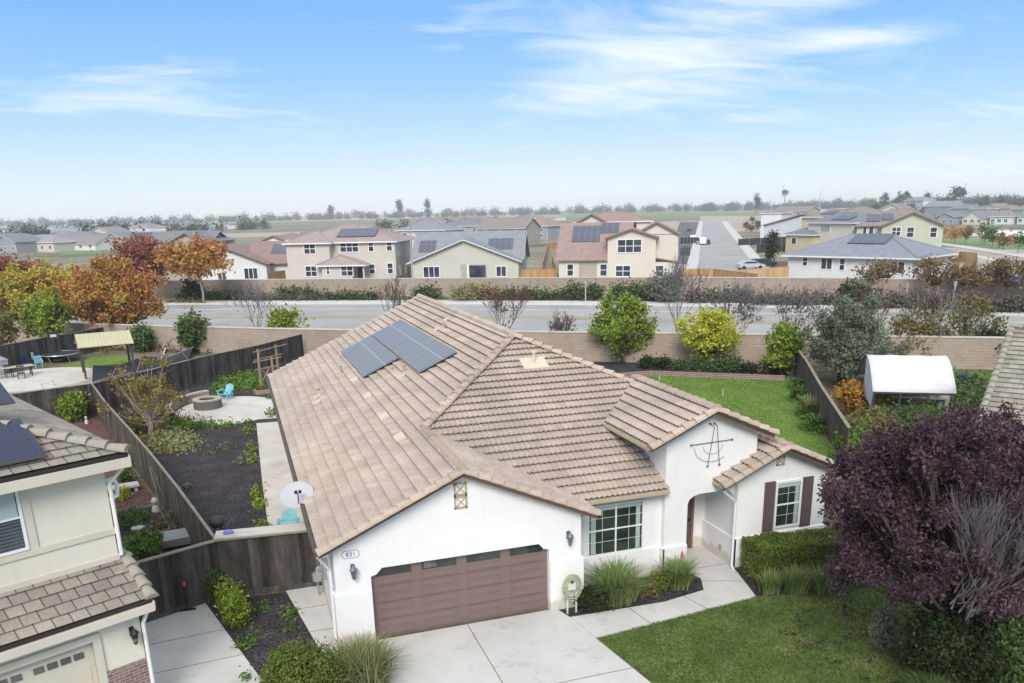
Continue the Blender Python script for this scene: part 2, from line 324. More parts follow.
leafmat('leaf_rust', [(.12, .075, .04), (.19, .125, .06), (.24, .17, .08), (.16, .15, .06)], patch=.5)
leafmat('leaf_myrtle', [(.11, .13, .03), (.22, .20, .04), (.30, .22, .06), (.24, .10, .06)], patch=.9)
leafmat('leaf_dry', [(.11, .10, .03), (.18, .15, .05), (.22, .19, .08), (.10, .11, .04)], patch=1.)
leafmat('leaf_brownbush', [(.10, .08, .072), (.15, .12, .11), (.17, .14, .12), (.10, .10, .07)], patch=.5)
leafmat('leaf_farhedge', [(.045, .06, .025), (.075, .10, .035), (.11, .14, .05)], patch=.3)
leafmat('leaf_far', [(.035, .05, .03), (.055, .075, .045), (.08, .095, .06)], patch=.05, trans=0)
leafmat('yard_blade', [(.10, .16, .03), (.15, .22, .045), (.20, .27, .06)], patch=.5)
leafmat('grass_blade', [(.09, .15, .04), (.17, .25, .07), (.27, .34, .12), (.38, .42, .20)], patch=1.5)
leafmat('lawn_blade', [(.04, .07, .018), (.08, .13, .03), (.13, .19, .05), (.27, .28, .12)], patch=.55)
leafmat('tuft_pale', [(.14, .17, .06), (.24, .28, .11), (.30, .26, .13), (.36, .33, .18)], patch=1.5)

# ------------------------------------------------------------------ object helpers
def tag(o, label=None, cat=None, group=None, kind=None):
    if label: o['label'] = label
    if cat: o['category'] = cat
    if group: o['group'] = group
    if kind: o['kind'] = kind
    return o
def thing(name, label, cat, loc=(0, 0, 0), rz=0, group=None):
    o = bpy.data.objects.new(name, None); COL.objects.link(o); o.location = loc; o.rotation_euler = (0, 0, rz); o.empty_display_size = .3
    return tag(o, label, cat, group)
class MB:
    def __init__(s): s.v = []; s.f = []; s.m = []; s.uv = []
    def face(s, pts, m=0, uv=None):
        i = len(s.v); s.v += [tuple(map(float, p)) for p in pts]; s.f.append(tuple(range(i, i+len(pts)))); s.m.append(m); s.uv.append(uv); return s
    def hexa(s, c, m=0):
        i = len(s.v); s.v += [tuple(map(float, p)) for p in c]
        for q in ((0, 3, 2, 1), (4, 5, 6, 7), (0, 1, 5, 4), (1, 2, 6, 5), (2, 3, 7, 6), (3, 0, 4, 7)):
            s.f.append(tuple(i+k for k in q)); s.m.append(m); s.uv.append(None)
        return s
    def box(s, x0, x1, y0, y1, z0, z1, m=0, mp=None):
        c = [(x0, y0, z0), (x1, y0, z0), (x1, y1, z0), (x0, y1, z0), (x0, y0, z1), (x1, y0, z1), (x1, y1, z1), (x0, y1, z1)]
        if mp: c = [mp(*p) for p in c]
        return s.hexa(c, m)
    def beam(s, a, b, w, h, m=0, up=(0, 0, 1)):
        a = Vector(a); b = Vector(b); d = (b-a).normalized(); u = Vector(up)
        if abs(d.dot(u)) > .99: u = Vector((0, 1, 0))
        x = d.cross(u).normalized()*(w/2); y = x.cross(d).normalized()*(h/2)
        return s.hexa([a-x-y, a+x-y, b+x-y, b-x-y, a-x+y, a+x+y, b+x+y, b-x+y], m)
    def prism(s, poly, vec, m=0, uvw=None):
        """closed solid: polygon of 3D points pushed along vec"""
        n = len(poly); i = len(s.v); vec = Vector(vec)
        s.v += [tuple(map(float, p)) for p in poly]; s.v += [tuple(Vector(p)+vec) for p in poly]
        s.f.append(tuple(range(i, i+n))); s.f.append(tuple(range(i+2*n-1, i+n-1, -1))); s.m += [m, m]; s.uv += [None, None]
        for k in range(n):
            j = (k+1) % n; s.f.append((i+k, i+n+k, i+n+j, i+j)); s.m.append(m); s.uv.append(None)
        return s
    def plate(s, poly2, z0, z1, m=0): return s.prism([(p[0], p[1], z0) for p in poly2], (0, 0, z1-z0), m)
    def tube(s, pts, rad, n=6, m=0, cap=True):
        if isinstance(rad, (int, float)): rad = [rad]*len(pts)
        rings = []; prev = None
        for k, p in enumerate(pts):
            p = Vector(p); d = (Vector(pts[min(k+1, len(pts)-1)])-Vector(pts[max(k-1, 0)])).normalized()
            a = prev if prev is not None else (Vector((1, 0, 0)) if abs(d.x) < .8 else Vector((0, 1, 0)))
            a = (a-d*a.dot(d)).normalized(); b = d.cross(a); prev = a
            i = len(s.v); s.v += [tuple(p+(a*math.cos(t)+b*math.sin(t))*rad[k]) for t in [2*math.pi*q/n for q in range(n)]]; rings.append(i)
        for k in range(len(rings)-1):
            for q in range(n):
                r = (q+1) % n; s.f.append((rings[k]+q, rings[k]+r, rings[k+1]+r, rings[k+1]+q)); s.m.append(m); s.uv.append(None)
        if cap:
            s.f.append(tuple(rings[0]+q for q in reversed(range(n)))); s.f.append(tuple(rings[-1]+q for q in range(n))); s.m += [m, m]; s.uv += [None, None]
        return s
    def lathe(s, c, prof, n=20, m=0, sx=1, sy=1):
        """prof = [(r,z)...]"""
        i = len(s.v); c = Vector(c)
        for r, z in prof: s.v += [(c.x+sx*r*math.cos(2*math.pi*q/n), c.y+sy*r*math.sin(2*math.pi*q/n), c.z+z) for q in range(n)]
        for k in range(len(prof)-1):
            for q in range(n):
                r = (q+1) % n; s.f.append((i+k*n+q, i+k*n+r, i+(k+1)*n+r, i+(k+1)*n+q)); s.m.append(m); s.uv.append(None)
        s.f.append(tuple(i+q for q in reversed(range(n)))); s.f.append(tuple(i+(len(prof)-1)*n+q for q in range(n))); s.m += [m, m]; s.uv += [None, None]
        return s
    def build(s, name, mats, parent=None, smooth=False, bevel=0, loc=None, recalc=True):
        me = bpy.data.meshes.new(name); me.from_pydata(s.v, [], s.f)
        if isinstance(mats, str): mats = [mats]
        for k in mats: me.materials.append(MATS[k])
        me.polygons.foreach_set('material_index', s.m)
        if any(u is not None for u in s.uv):
            l = me.uv_layers.new(name='UVMap')
            for p, u in zip(me.polygons, s.uv):
                if u is not None:
                    for li, c in zip(p.loop_indices, u): l.data[li].uv = c
        if recalc and not any(u is not None for u in s.uv):
            bm = bmesh.new(); bm.from_mesh(me); bmesh.ops.recalc_face_normals(bm, faces=bm.faces)
            if bevel: bmesh.ops.bevel(bm, geom=[e for e in bm.edges if e.is_manifold and e.calc_face_angle(0) > .5], offset=bevel, segments=2, affect='EDGES', clamp_overlap=True)
            bm.to_mesh(me); bm.free()
        if smooth: me.polygons.foreach_set('use_smooth', [True]*len(me.polygons))
        me.update()
        o = bpy.data.objects.new(name, me); COL.objects.link(o)
        if parent: o.parent = parent
        if loc: o.location = loc
        return o
def npmesh(name, verts, faces4, mat, parent=None, smooth=False):
    """fast quad mesh; verts (n,3), faces (k,4)"""
    me = bpy.data.meshes.new(name); nv, nf = len(verts), len(faces4); w = faces4.shape[1]
    me.vertices.add(nv); me.vertices.foreach_set('co', verts.astype(np.float32).ravel())
    me.loops.add(nf*w); me.loops.foreach_set('vertex_index', faces4.astype(np.int32).ravel())
    me.polygons.add(nf); me.polygons.foreach_set('loop_start', np.arange(0, nf*w, w, dtype=np.int32))
    me.materials.append(MATS[mat])
    if smooth: me.polygons.foreach_set('use_smooth', np.ones(nf, dtype=bool))
    me.update(calc_edges=True); me.validate()
    o = bpy.data.objects.new(name, me); COL.objects.link(o)
    if parent: o.parent = parent
    return o
def unit(a): return a/np.maximum(np.linalg.norm(a, axis=1, keepdims=True), 1e-9)
def leaves(name, blobs, n, size, mat, parent=None, shell=.45, elong=1.7, outward=.6, seed=None, tuft=14):
    """n small leaf faces spread through the volume of ellipsoid blobs (x,y,z,rx,ry,rz), local to parent"""
    r = np.random.default_rng(seed if seed is not None else random.randrange(10**6)); B = np.array(blobs, float)
    w = (B[:, 3]*B[:, 4]+B[:, 3]*B[:, 5]+B[:, 4]*B[:, 5]); w /= w.sum(); k = r.choice(len(B), n, p=w)
    # leaves sit in tufts (sprigs) scattered through the clump
    q = max(4, n//tuft); kt = r.choice(len(B), q, p=w); dt = unit(r.normal(size=(q, 3))); rt = (shell+(1-shell)*r.random(q)**.6)*(.86+.42*r.random(q)**2.5)
    T = B[kt, :3]+dt*B[kt, 3:6]*rt[:, None]; ti = r.integers(q, size=n); ts = (size*1.5*(.5+r.random(q)))[ti][:, None]
    P = T[ti]+r.normal(size=(n, 3))*ts; d = dt[ti]; P[:, 2] = np.maximum(P[:, 2], .02)
    nr = unit(d*outward+r.normal(size=(n, 3))*.7+np.array([0, 0, .25])); t = unit(np.cross(nr, r.normal(size=(n, 3)))); b = np.cross(nr, t)
    s = size*(.6+.8*r.random(n))[:, None]
    V = np.stack([P-t*s*elong*.5, P+b*s*.5, P+t*s*elong*.5, P-b*s*.5], 1).reshape(-1, 3)
    return npmesh(name, V, np.arange(4*n).reshape(-1, 4), mat, parent)
def blades(name, spots, n, h, w, mat, parent=None, spread=.5, base=.1, seed=None, lean=1.):
    """n arching grass blades from spots (x,y,z)"""
    r = np.random.default_rng(seed if seed is not None else random.randrange(10**6)); S = np.array(spots, float); k = r.integers(len(S), size=n)
    a = r.random(n)*2*np.pi; dr = np.stack([np.cos(a), np.sin(a), np.zeros(n)], 1)
    P0 = S[k]+dr*(r.random(n)*base)[:, None]; L = h*(.6+.5*r.random(n)); ln = spread*(r.random(n)**.7)*lean
    side = np.stack([-np.sin(a+r.normal(size=n)*.6), np.cos(a+r.normal(size=n)*.6), np.zeros(n)], 1)*(w/2)
    up = np.array([0, 0, 1.])
    P1 = P0+up*(L*.55)[:, None]+dr*(ln*L*.3)[:, None]; P2 = P0+up*(L*np.clip(1-ln*.45, .3, 1))[:, None]+dr*(ln*L)[:, None]
    V = np.stack([P0-side, P0+side, P1+side*.8, P1-side*.8, P2+side*.1, P2-side*.1], 1).reshape(-1, 3)
    i = np.arange(n)[:, None]*6; Fq = np.concatenate([i+np.array([[0, 1, 2, 3]]), i+np.array([[3, 2, 4, 5]])], 0)
    return npmesh(name, V, Fq, mat, parent)
def limbs(mb, p, d, L, r, depth, rnd, spread=.6, n=5, ratio=.72, kids=(2, 3), up=.15, wig=.12, minr=.006):
    """recursive branches"""
    p = Vector(p); d = Vector(d).normalized(); pts = [p]; q = p
    for _ in range(3):
        d = (d+Vector((rnd.gauss(0, wig), rnd.gauss(0, wig), rnd.gauss(0, wig*.6)+up*.3))).normalized(); q = q+d*(L/3); pts.append(q)
    mb.tube(pts, [r, r*.88, r*.76, r*.62], n, cap=False)
    if depth <= 0: return
    for k in range(rnd.randint(*kids)):
        a = rnd.random()*2*math.pi; s = spread*(.6+.6*rnd.random()); x = d.orthogonal().normalized(); y = d.cross(x)
        nd = (d+(x*math.cos(a)+y*math.sin(a))*s+Vector((0, 0, up))).normalized()
        st = pts[3] if k == 0 else pts[rnd.choice((2, 3))]
        limbs(mb, st, nd, L*ratio*(.8+.4*rnd.random()), max(r*.6, minr), depth-1, rnd, spread, max(3, n-1), ratio, kids, up, wig, minr)
def tree(name, label, loc, trunk_h, rad, crown, nleaf, leaf, lmat, bark='bark', group=None, seed=1, cat='tree', stems=1, blobs=16, depth=2, shell=.25, elong=1.7, bsize=(.2, .38)):
    """crown = (cx,cy,cz,rx,ry,rz) relative to loc; trunk with limbs reaching into clumps"""
    rnd = random.Random(seed); root = thing(name, label, cat, (loc[0], loc[1], 0), 0, group)
    cx, cy, cz, rx, ry, rz = crown; bl = []
    for i in range(blobs):
        while True:
            u = Vector((rnd.uniform(-1, 1), rnd.uniform(-1, 1), rnd.uniform(-1, 1)))
            if .15 < u.length < 1: break
        u = u*(.9/max(.75, u.length)) if u.length > .6 else u
        s = rnd.uniform(*bsize)
        bl.append((cx+u.x*rx*(1-s*.6), cy+u.y*ry*(1-s*.6), cz+u.z*rz*(1-s*.5), rx*s*rnd.uniform(.8, 1.3), ry*s*rnd.uniform(.8, 1.3), rz*s*rnd.uniform(.7, 1.1)))
    for i in range(blobs//2 if nleaf > 1000 else 0):      # shoots that break the outline
        a = rnd.uniform(0, 2*math.pi); e = rnd.uniform(-.5, 1.35); q = rnd.uniform(.95, 1.2); s = rnd.uniform(.09, .16)
        bl.append((cx+rx*q*math.cos(a)*math.cos(e), cy+ry*q*math.sin(a)*math.cos(e), cz+rz*q*math.sin(e), rx*s, ry*s, rz*s*1.5))
    t = MB(); fork = Vector((cx*.3, cy*.3, trunk_h))
    for s in range(stems):
        o = Vector((rnd.uniform(-1, 1), rnd.uniform(-1, 1), 0))*(rad*1.6 if stems > 1 else 0)
        top = fork+Vector((rnd.uniform(-.3, .3)*rx*.4, rnd.uniform(-.3, .3)*ry*.4, 0))*(1 if stems > 1 else .2)
        t.tube([o, o*.6+top*.35+Vector((rnd.gauss(0, rad), rnd.gauss(0, rad), 0)), top], [rad*1.25, rad, rad*.75], 8)
        for b in bl[s::stems]:
            c = Vector(b[:3]); mid = (top+c)/2+Vector((0, 0, -.12*rz)); t.tube([top, mid, c, c+Vector((rnd.gauss(0, .3)*b[3], rnd.gauss(0, .3)*b[4], b[5]*.8))], [rad*.5, rad*.32, rad*.18, rad*.06], 5, cap=False)
    t.build('trunk', bark, root, smooth=True)
    leaves('crown', bl, nleaf, leaf, lmat, root, shell, elong, seed=seed)
    return root
def bush(name, label, loc, r, h, n, leaf, lmat, group=None, cat='shrub', seed=1, shell=.55, blobs=8, stem='bark', elong=1.6, tuft=14, core=.75):
    rnd = random.Random(seed); root = thing(name, label, cat, (loc[0], loc[1], 0), 0, group); rx, ry = (r, r) if not isinstance(r, tuple) else r
    bl = [(0, 0, h*.5, rx*core, ry*core, h*.48)]
    for i in range(blobs):
        a = rnd.random()*2*math.pi; q = rnd.uniform(.3, .62); bl.append((math.cos(a)*rx*q, math.sin(a)*ry*q, h*rnd.uniform(.3, .72), rx*.42, ry*.42, h*.3))
    t = MB()
    for b in bl[1:]: t.tube([(0, 0, 0), (b[0]*.5, b[1]*.5, b[2]*.6), b[:3]], [.02+h*.01, .015, .006], 5)
    t.build('stem', stem, root); leaves('foliage', bl, n, leaf, lmat, root, shell, elong, seed=seed, tuft=tuft)
    return root
# ------------------------------------------------------------------ tiled roofs with real courses
class RoofMesh:
    """collects tiled slopes into one bmesh"""
    def __init__(s): s.bm = bmesh.new(); s.uv = s.bm.loops.layers.uv.new('UVMap')
    def slope(s, poly, p0, z0, g, course=.36, tw=.33, wave=.044, sub=8, lip=.08, u0=0, mat=0):
        """poly: convex plan polygon; height = z0 at p0 rising along plan gradient g; courses counted from p0"""
        g = np.array(g, float); gm = np.linalg.norm(g); gh = g/gm; ct = 1/math.sqrt(1+gm*gm); uh = np.array([-gh[1], gh[0]])
        if uh[0] < 0 or (uh[0] == 0 and uh[1] < 0): uh = -uh
        P = np.array(poly, float); us = P@uh; vs = ((P-np.array(p0))@gh)/ct
        du = tw/sub; ua = np.arange(math.floor(us.min()/du)-1, math.ceil(us.max()/du)+2)*du
        k0 = math.floor(vs.min()/course+1e-6); k1 = math.ceil(vs.max()/course-1e-6)
        rows = []
        for k in range(k0, k1): rows += [(k*course, lip, k), ((k+1)*course+.05, 0., k), ((k+1)*course, lip*.5, k)]
        flip = (uh[0]*gh[1]-uh[1]*gh[0]) < 0
        ph = (ua-u0)/tw*2*math.pi*2; wv = wave*(np.abs(np.sin(ph/2))**.8)
        nrm = Vector((-g[0], -g[1], 1)).normalized(); bm2 = bmesh.new(); uvl = bm2.loops.layers.uv.new('UVMap'); grid = []
        base = np.array(p0, float); b_u = base@uh
        for v, h, k in rows:
            row = []; hv = v*ct
            for j, u in enumerate(ua):
                xy = uh*u+gh*(base@gh+hv)
                z = z0+gm*hv; hh = h+wv[j]*(1 if h > 0 else .5)
                row.append(bm2.verts.new((xy[0]+nrm.x*hh, xy[1]+nrm.y*hh, z+nrm.z*hh)))
            grid.append(row)
        for a in range(len(rows)-1):
            k = rows[a][2]
            for j in range(len(ua)-1):
                q = (grid[a][j], grid[a][j+1], grid[a+1][j+1], grid[a+1][j])
                cr = [((ua[j]-u0)/tw, 0), ((ua[j+1]-u0)/tw, 0), ((ua[j+1]-u0)/tw, 1), ((ua[j]-u0)/tw, 1)]
                if flip: q = q[::-1]; cr = cr[::-1]
                f = bm2.faces.new(q); f.material_index = mat if a % 3 != 1 else 1
                if a % 3 == 1: f.material_index = 1
                of = .5 if k % 2 else 0
                for l, (cu, cv) in zip(f.loops, cr): l[uvl].uv = (cu+of, k+.1+.8*cv if a % 3 == 0 else k+.5)
        c = P.mean(0); n = len(P)
        for i in range(n):
            a, b = P[i], P[(i+1) % n]; d = b-a
            if np.linalg.norm(d) < 1e-6: continue
            no = np.array([d[1], -d[0]]); no = no/np.linalg.norm(no)
            if (c-a)@no > 0: no = -no
            bmesh.ops.bisect_plane(bm2, geom=bm2.verts[:]+bm2.edges[:]+bm2.faces[:], plane_co=(a[0], a[1], 0), plane_no=(no[0], no[1], 0), clear_outer=True)
        me = bpy.data.meshes.new('tmp'); bm2.to_mesh(me); bm2.free(); s.bm.from_mesh(me); bpy.data.meshes.remove(me)
        # closed deck under the tiles
        top = [(p[0], p[1], z0+float(g@(p-base))-.012) for p in P]; lo = [(x, y, z-.06) for x, y, z in top]
        vt = [s.bm.verts.new(p) for p in top]; vl = [s.bm.verts.new(p) for p in lo]
        fs = [s.bm.faces.new(vt), s.bm.faces.new(list(reversed(vl)))]+[s.bm.faces.new((vt[i], vl[i], vl[(i+1) % n], vt[(i+1) % n])) for i in range(n)]
        for f in fs: f.material_index = 2
    def build(s, name, mats, parent):
        me = bpy.data.meshes.new(name); s.bm.to_mesh(me); s.bm.free()
        for k in mats: me.materials.append(MATS[k])
        o = bpy.data.objects.new(name, me); COL.objects.link(o); o.parent = parent; return o
def caps(mb, a, b, r=.12, L=.40, mat=0, drop=.35, seed=0):
    """barrel tiles lapped along an edge from a up to b"""
    a = Vector(a); b = Vector(b); d = b-a; n = max(1, round(d.length/L)); st = d/n; dn = d.normalized(); side = dn.cross(Vector((0, 0, 1))).normalized(); up = side.cross(dn).normalized()
    K = 8
    for k in range(n):
        p = a+st*k; q = p+st*1.12; rp, rq = r*1.3, r*.92; i = len(mb.v)
        ang = [math.pi*t/(K-1) for t in range(K)]
        for c, rr, lift in ((p, rp, .04), (q, rq, -.01)):
            for t in ang: mb.v.append(tuple(c+side*math.cos(t)*rr+up*(math.sin(t)*rr*.85-drop*rr+lift)))
        for t in range(K-1): mb.f.append((i+t, i+t+1, i+K+t+1, i+K+t)); mb.m.append(mat); mb.uv.append([(k+.5+seed, seed+.5)]*4)
        mb.f.append(tuple(i+t for t in range(K))); mb.m.append(mat); mb.uv.append([(k+.5+seed, seed+.5)]*K)
        mb.f.append(tuple(i+K+t for t in reversed(range(K)))); mb.m.append(mat); mb.uv.append([(k+.5+seed, seed+.5)]*K)

# ------------------------------------------------------------------ the ground, roads, paths
def sheet(name, pts, z, mat, kind='structure', n_uv=None):
    mb = MB(); mb.face([(p[0], p[1], z) for p in pts], 0)
    o = mb.build(name, mat, recalc=False)
    if o.data.polygons[0].normal.z < 0: o.data.flip_normals()
    return tag(o, kind=kind)
sheet('ground', [(-4500, -300), (5500, -300), (5500, 6000), (-4500, 6000)], -.02, 'field_far')
def slab(name, pts, z0, z1, mat):
    mb = MB(); mb.plate(pts, z0, z1); return tag(mb.build(name, mat), kind='structure')
# lots around the houses
sheet('earth', [(-40, -30), (60, -30), (60, 8), (47, 19.5), (36, 27.4), (21, 36.9), (9, 43.8), (1, 49.3), (-10, 58), (-40, 82)], -.012, 'ground_base')

# street corridor ---------------------------------------------------------
WALLN = [(-58, 92.5), (-34, 76.0), (-10.3, 58.45), (.9, 50.1), (9.0, 44.5), (21, 37.3), (28.9, 32.4), (35.2, 28.3), (46.0, 21.2), (60, 11), (80, -6)]
kx = [-130, -40, 60, 150, 280, 420, 560, 700, 850, 1010, 1130]
ky = [312.5, 309.5, 306.5, 304.5, 303.8, 303.5, 304.3, 305.8, 308.5, 314.5, 321]
KERB = [G2(x, y) for x, y in zip(kx, ky)]
def offs(dy): return [G2(x, y+dy*(1+max(0, x-500)/1400)) for x, y in zip(kx, ky)]
WALLF = [G2(x, y-d) for x, y, d in zip(kx, ky, [8, 8, 7, 6, 6.3, 6.3, 7, 8, 8.5, 10, 12])]
near_out = [(p[0]+1.8, p[1]+2.6) for p in WALLN]
def interp_n(off):
    out = []
    for i, p in enumerate(WALLN):
        a = Vector(WALLN[max(i-1, 0)]); b = Vector(WALLN[min(i+1, len(WALLN)-1)]); d = (b-a).normalized(); nrm = Vector((-d.y, d.x))
        if nrm.y < 0: nrm = -nrm
        out.append((p[0]+nrm.x*off, p[1]+nrm.y*off))
    return out
def strip(name, A, B, z, mat):
    mb = MB(); n = min(len(A), len(B))
    for i in range(n-1):
        mb.face([(*A[i], z), (*A[i+1], z), (*B[i+1], z), (*B[i], z)])
        if z > .05: mb.face([(*A[i], z), (*A[i+1], z), (*A[i+1], -.1), (*A[i], -.1)]); mb.face([(*B[i], z), (*B[i+1], z), (*B[i+1], -.1), (*B[i], -.1)])
    o = mb.build(name, mat, recalc=False)
    if o.data.polygons[0].normal.z < 0: o.data.flip_normals()
    return tag(o, kind='structure')
def resample(P, n=40):
    P = np.array(P, float); s = np.r_[0, np.cumsum(np.linalg.norm(np.diff(P, axis=0), axis=1))]; t = np.linspace(0, s[-1], n)
    return [(float(np.interp(q, s, P[:, 0])), float(np.interp(q, s, P[:, 1]))) for q in t]
Wn = resample(WALLN); Kf = resample(KERB); Wf = resample(WALLF)
strip('planting_strip', Wn, resample(interp_n(3.6)), -.004, 'dirt')
strip('sidewalk', resample(interp_n(3.6)), resample(interp_n(5.6)), .10, 'sidewalk')
strip('kerb', resample(interp_n(5.6)), resample(interp_n(5.75)), .10, 'concrete')
strip('road', resample(interp_n(5.75)), Kf, .0, 'asphalt')
strip('median', resample(offs(12.2)), resample(offs(14.6)), .10, 'median_tan')
strip('gutter', Kf, resample(offs(.9)), .004, 'sidewalk')
strip('lane_marking', resample(offs(5.2)), resample(offs(5.45)), .004, 'trim_white')
strip('far_kerb', Kf, resample(offs(-.5)), .12, 'concrete')
strip('far_sidewalk', resample(offs(-.5)), resample(offs(-2.4)), .125, 'sidewalk')
strip('far_planting_strip', resample(offs(-2.4)), Wf, .11, 'dirt')
sheet('dry_grass', [G2(150, 303), G2(232, 302), G2(228, 299), G2(150, 299.5)], .135, 'field_yellow')
for a, b, y0, y1 in ((388, 410, 300.6, 297), (420, 448, 300.8, 298), (500, 560, 301, 297.5), (300, 350, 300.5, 297.5)):
    sheet('grass', [G2(a, y0), G2(b, y0), G2(b, y1), G2(a, y1)], .135, 'lawn_green')

# fields and the building sites beyond the street (flat ground colours)
def field(name, pts, mat, z=.02): return sheet(name, [G2(*p) for p in pts], z, mat)
field('field', [(262, 246), (420, 243), (420, 229), (262, 234)], 'field_green')
field('field', [(-40, 228.5), (520, 216.5), (520, 213.2), (-40, 227)], 'field_tan')
field('field', [(150, 240), (300, 236), (300, 232), (150, 235)], 'field_tan', .05)
field('field', [(60, 256), (160, 250), (160, 246), (60, 250)], 'field_green', .05)
field('field', [(520, 219), (900, 214), (900, 211.5), (520, 215)], 'field_green', .04)
field('field', [(520, 236), (700, 234), (700, 221), (520, 224)], 'field_tan', .05)
field('field', [(700, 232), (800, 232), (800, 216), (700, 216)], 'field_tan', .06)
field('lawn', [(926, 247), (1060, 251), (1060, 236), (926, 232)], 'field_green', .09)
field('dirt', [(922, 280), (1060, 284), (1060, 246), (922, 243)], 'field_tan', .06)
field('dirt', [(948, 262), (1060, 274), (1060, 262), (948, 252)], 'field_tan', .1)
field('path', [(930, 243.5), (1060, 264), (1060, 258.5), (930, 241.6)], 'sidewalk', .13)
field('path', [(930, 249), (1060, 275), (1060, 271), (930, 247)], 'sidewalk', .14)
# side street being built
field('side_street', [(697, 276), (762, 277), (721, 221.5), (703, 221.5)], 'asphalt', .12)
field('side_street_walk', [(684, 276), (697, 276), (703, 221.5), (699, 221.5)], 'sidewalk', .15)
field('side_street_walk', [(762, 277), (777, 277), (727, 221.5), (721, 221.5)], 'sidewalk', .15)
field('bare_earth', [(777, 277), (800, 277), (790, 262), (768, 262)], 'bark_mulch', .10)
field('bare_earth', [(664, 270), (684, 276), (699, 222), (680, 222)], 'asphalt_dark', .10)

# our lot -----------------------------------------------------------------
slab('driveway', [(.75, -.0), (6.0, -.0), (6.16, -.61), (6.69, -4.31), (7.3, -12), (-.6, -12), (.2, -5), (.75, -2)], -.01, .03, 'concrete')
mb = MB()
for a, b in (((3.4, -.03), (3.4, -12)), ((.5, -3.6), (6.62, -3.6)), ((0, -7.4), (6.9, -7.4))): mb.beam((*a, .0325), (*b, .0325), .022, .004)
tag(mb.build('driveway_joint', 'dirt'), kind='structure')
slab('front_path', [(6.17, -.62), (6.36, -1.9), (11.62, -1.33), (12.15, .68), (12.15, 2.45), (10.62, 2.45), (10.62, .92), (10.8, .3), (10.45, -.45), (9.0, -.72)], -.01, .034, 'concrete')
mb = MB()
for a, b in (((7.9, -.68), (8.05, -1.72)), ((9.7, -.62), (9.9, -1.51)), ((10.7, .1), (11.85, -.35)), ((10.62, 1.0), (12.15, .9))): mb.beam((*a, .036), (*b, .036), .02, .004)
tag(mb.build('path_joint', 'dirt'), kind='structure')
slab('side_path', [(-1.13, 3.98), (-.02, 4.0), (-.02, -.2), (-.05, -1.4), (-.35, -3.0), (-.4, -.9)], -.01, .03, 'concrete')
mb = MB()
for y in (2.6, 1.1, -.3): mb.beam((-1.0, y, .0325), (-.03, y, .0325), .02, .004)
tag(mb.build('side_path_joint', 'dirt'), kind='structure')
slab('neighbour_path', [(-5.05, 3.5), (-3.43, 4.07), (-2.0, -1.04), (-1.2, -4.2), (-1.0, -8), (-6, -8), (-4.62, -.1)], -.01, .03, 'concrete')
mb = MB()
for a, b in (((-4.85, 1.9), (-2.88, 2.1)), ((-4.7, .3), (-2.42, .5)), ((-4.4, -1.3), (-1.95, -1.2))): mb.beam((*a, .0325), (*b, .0325), .02, .004)
tag(mb.build('neighbour_path_joint', 'dirt'), kind='structure')
sheet('soil', [(-3.45, 4.1), (-1.1, 3.95), (-.35, -1.0), (-.3, -6), (-1.2, -6), (-2.0, -1.04)], .006, 'soil_dark')
sheet('soil', [(5.9, 0.02), (6.17, -.64), (9.0, -.75), (10.5, -.47), (10.85, .3), (10.6, 1.15), (6.7, 1.15), (6.7, 0)], .01, 'soil_dark')
sheet('soil', [(12.13, .72), (11.65, -1.3), (12.6, -1.55), (15.6, -2.1), (17.5, -1.0), (17.5, .72)], .01, 'soil_dark')
lawn_poly = [(6.38, -1.95), (11.62, -1.36), (12.6, -1.55), (15.6, -2.1), (16.6, -3.5), (17, -8), (17, -14), (7.6, -14), (6.72, -4.31)]
sheet('lawn', lawn_poly, .014, 'lawn_green')
# back yard
sheet('soil', [(-9.6, 32.3), (-2.95, 4.4), (-.05, 4.1), (-.05, 26), (5, 46), (3.4, 47.8), (-.2, 42.9), (-4.2, 39.2)], .004, 'soil_dark')
slab('garden_walk', [(-1.38, 5.0), (-.08, 5.0), (-.06, 26.0), (-1.2, 26.1), (-1.35, 15)], -.01, .05, 'concrete_warm')
pc = [( -2.6+2.95*math.cos(t), 30.3+3.7*math.sin(t)) for t in [2*math.pi*k/40 for k in range(40)]]
slab('fire_pit_patio', pc, -.01, .045, 'concrete_warm')
slab('garden_walk', [(-1.3, 27.2), (.9, 26.9), (.9, 28.9), (-.2, 28.6)], -.01, .05, 'concrete_warm')
sheet('lawn', [(8, 27.5), (24.2, 29.3), (31.0, 24.3), (30.9, 22.5), (27.9, 17.4), (24.5, 11.6), (21.6, 7.6), (16.4, 7.6), (16.4, 25), (8, 25)], .012, 'lawn_yard')
sheet('soil', [(8, 29.6), (24.3, 29.6), (31.2, 24.5), (34, 28.4), (21, 36.9), (9, 43.8), (5, 46)], .008, 'soil_dark')
sheet('garden_soil', [(31.1, 24.3), (30.9, 22.5), (27.9, 17.4), (24.5, 11.6), (21.6, 7.6), (22.4, 7.6), (33.6, 26.6)], .016, 'dirt')
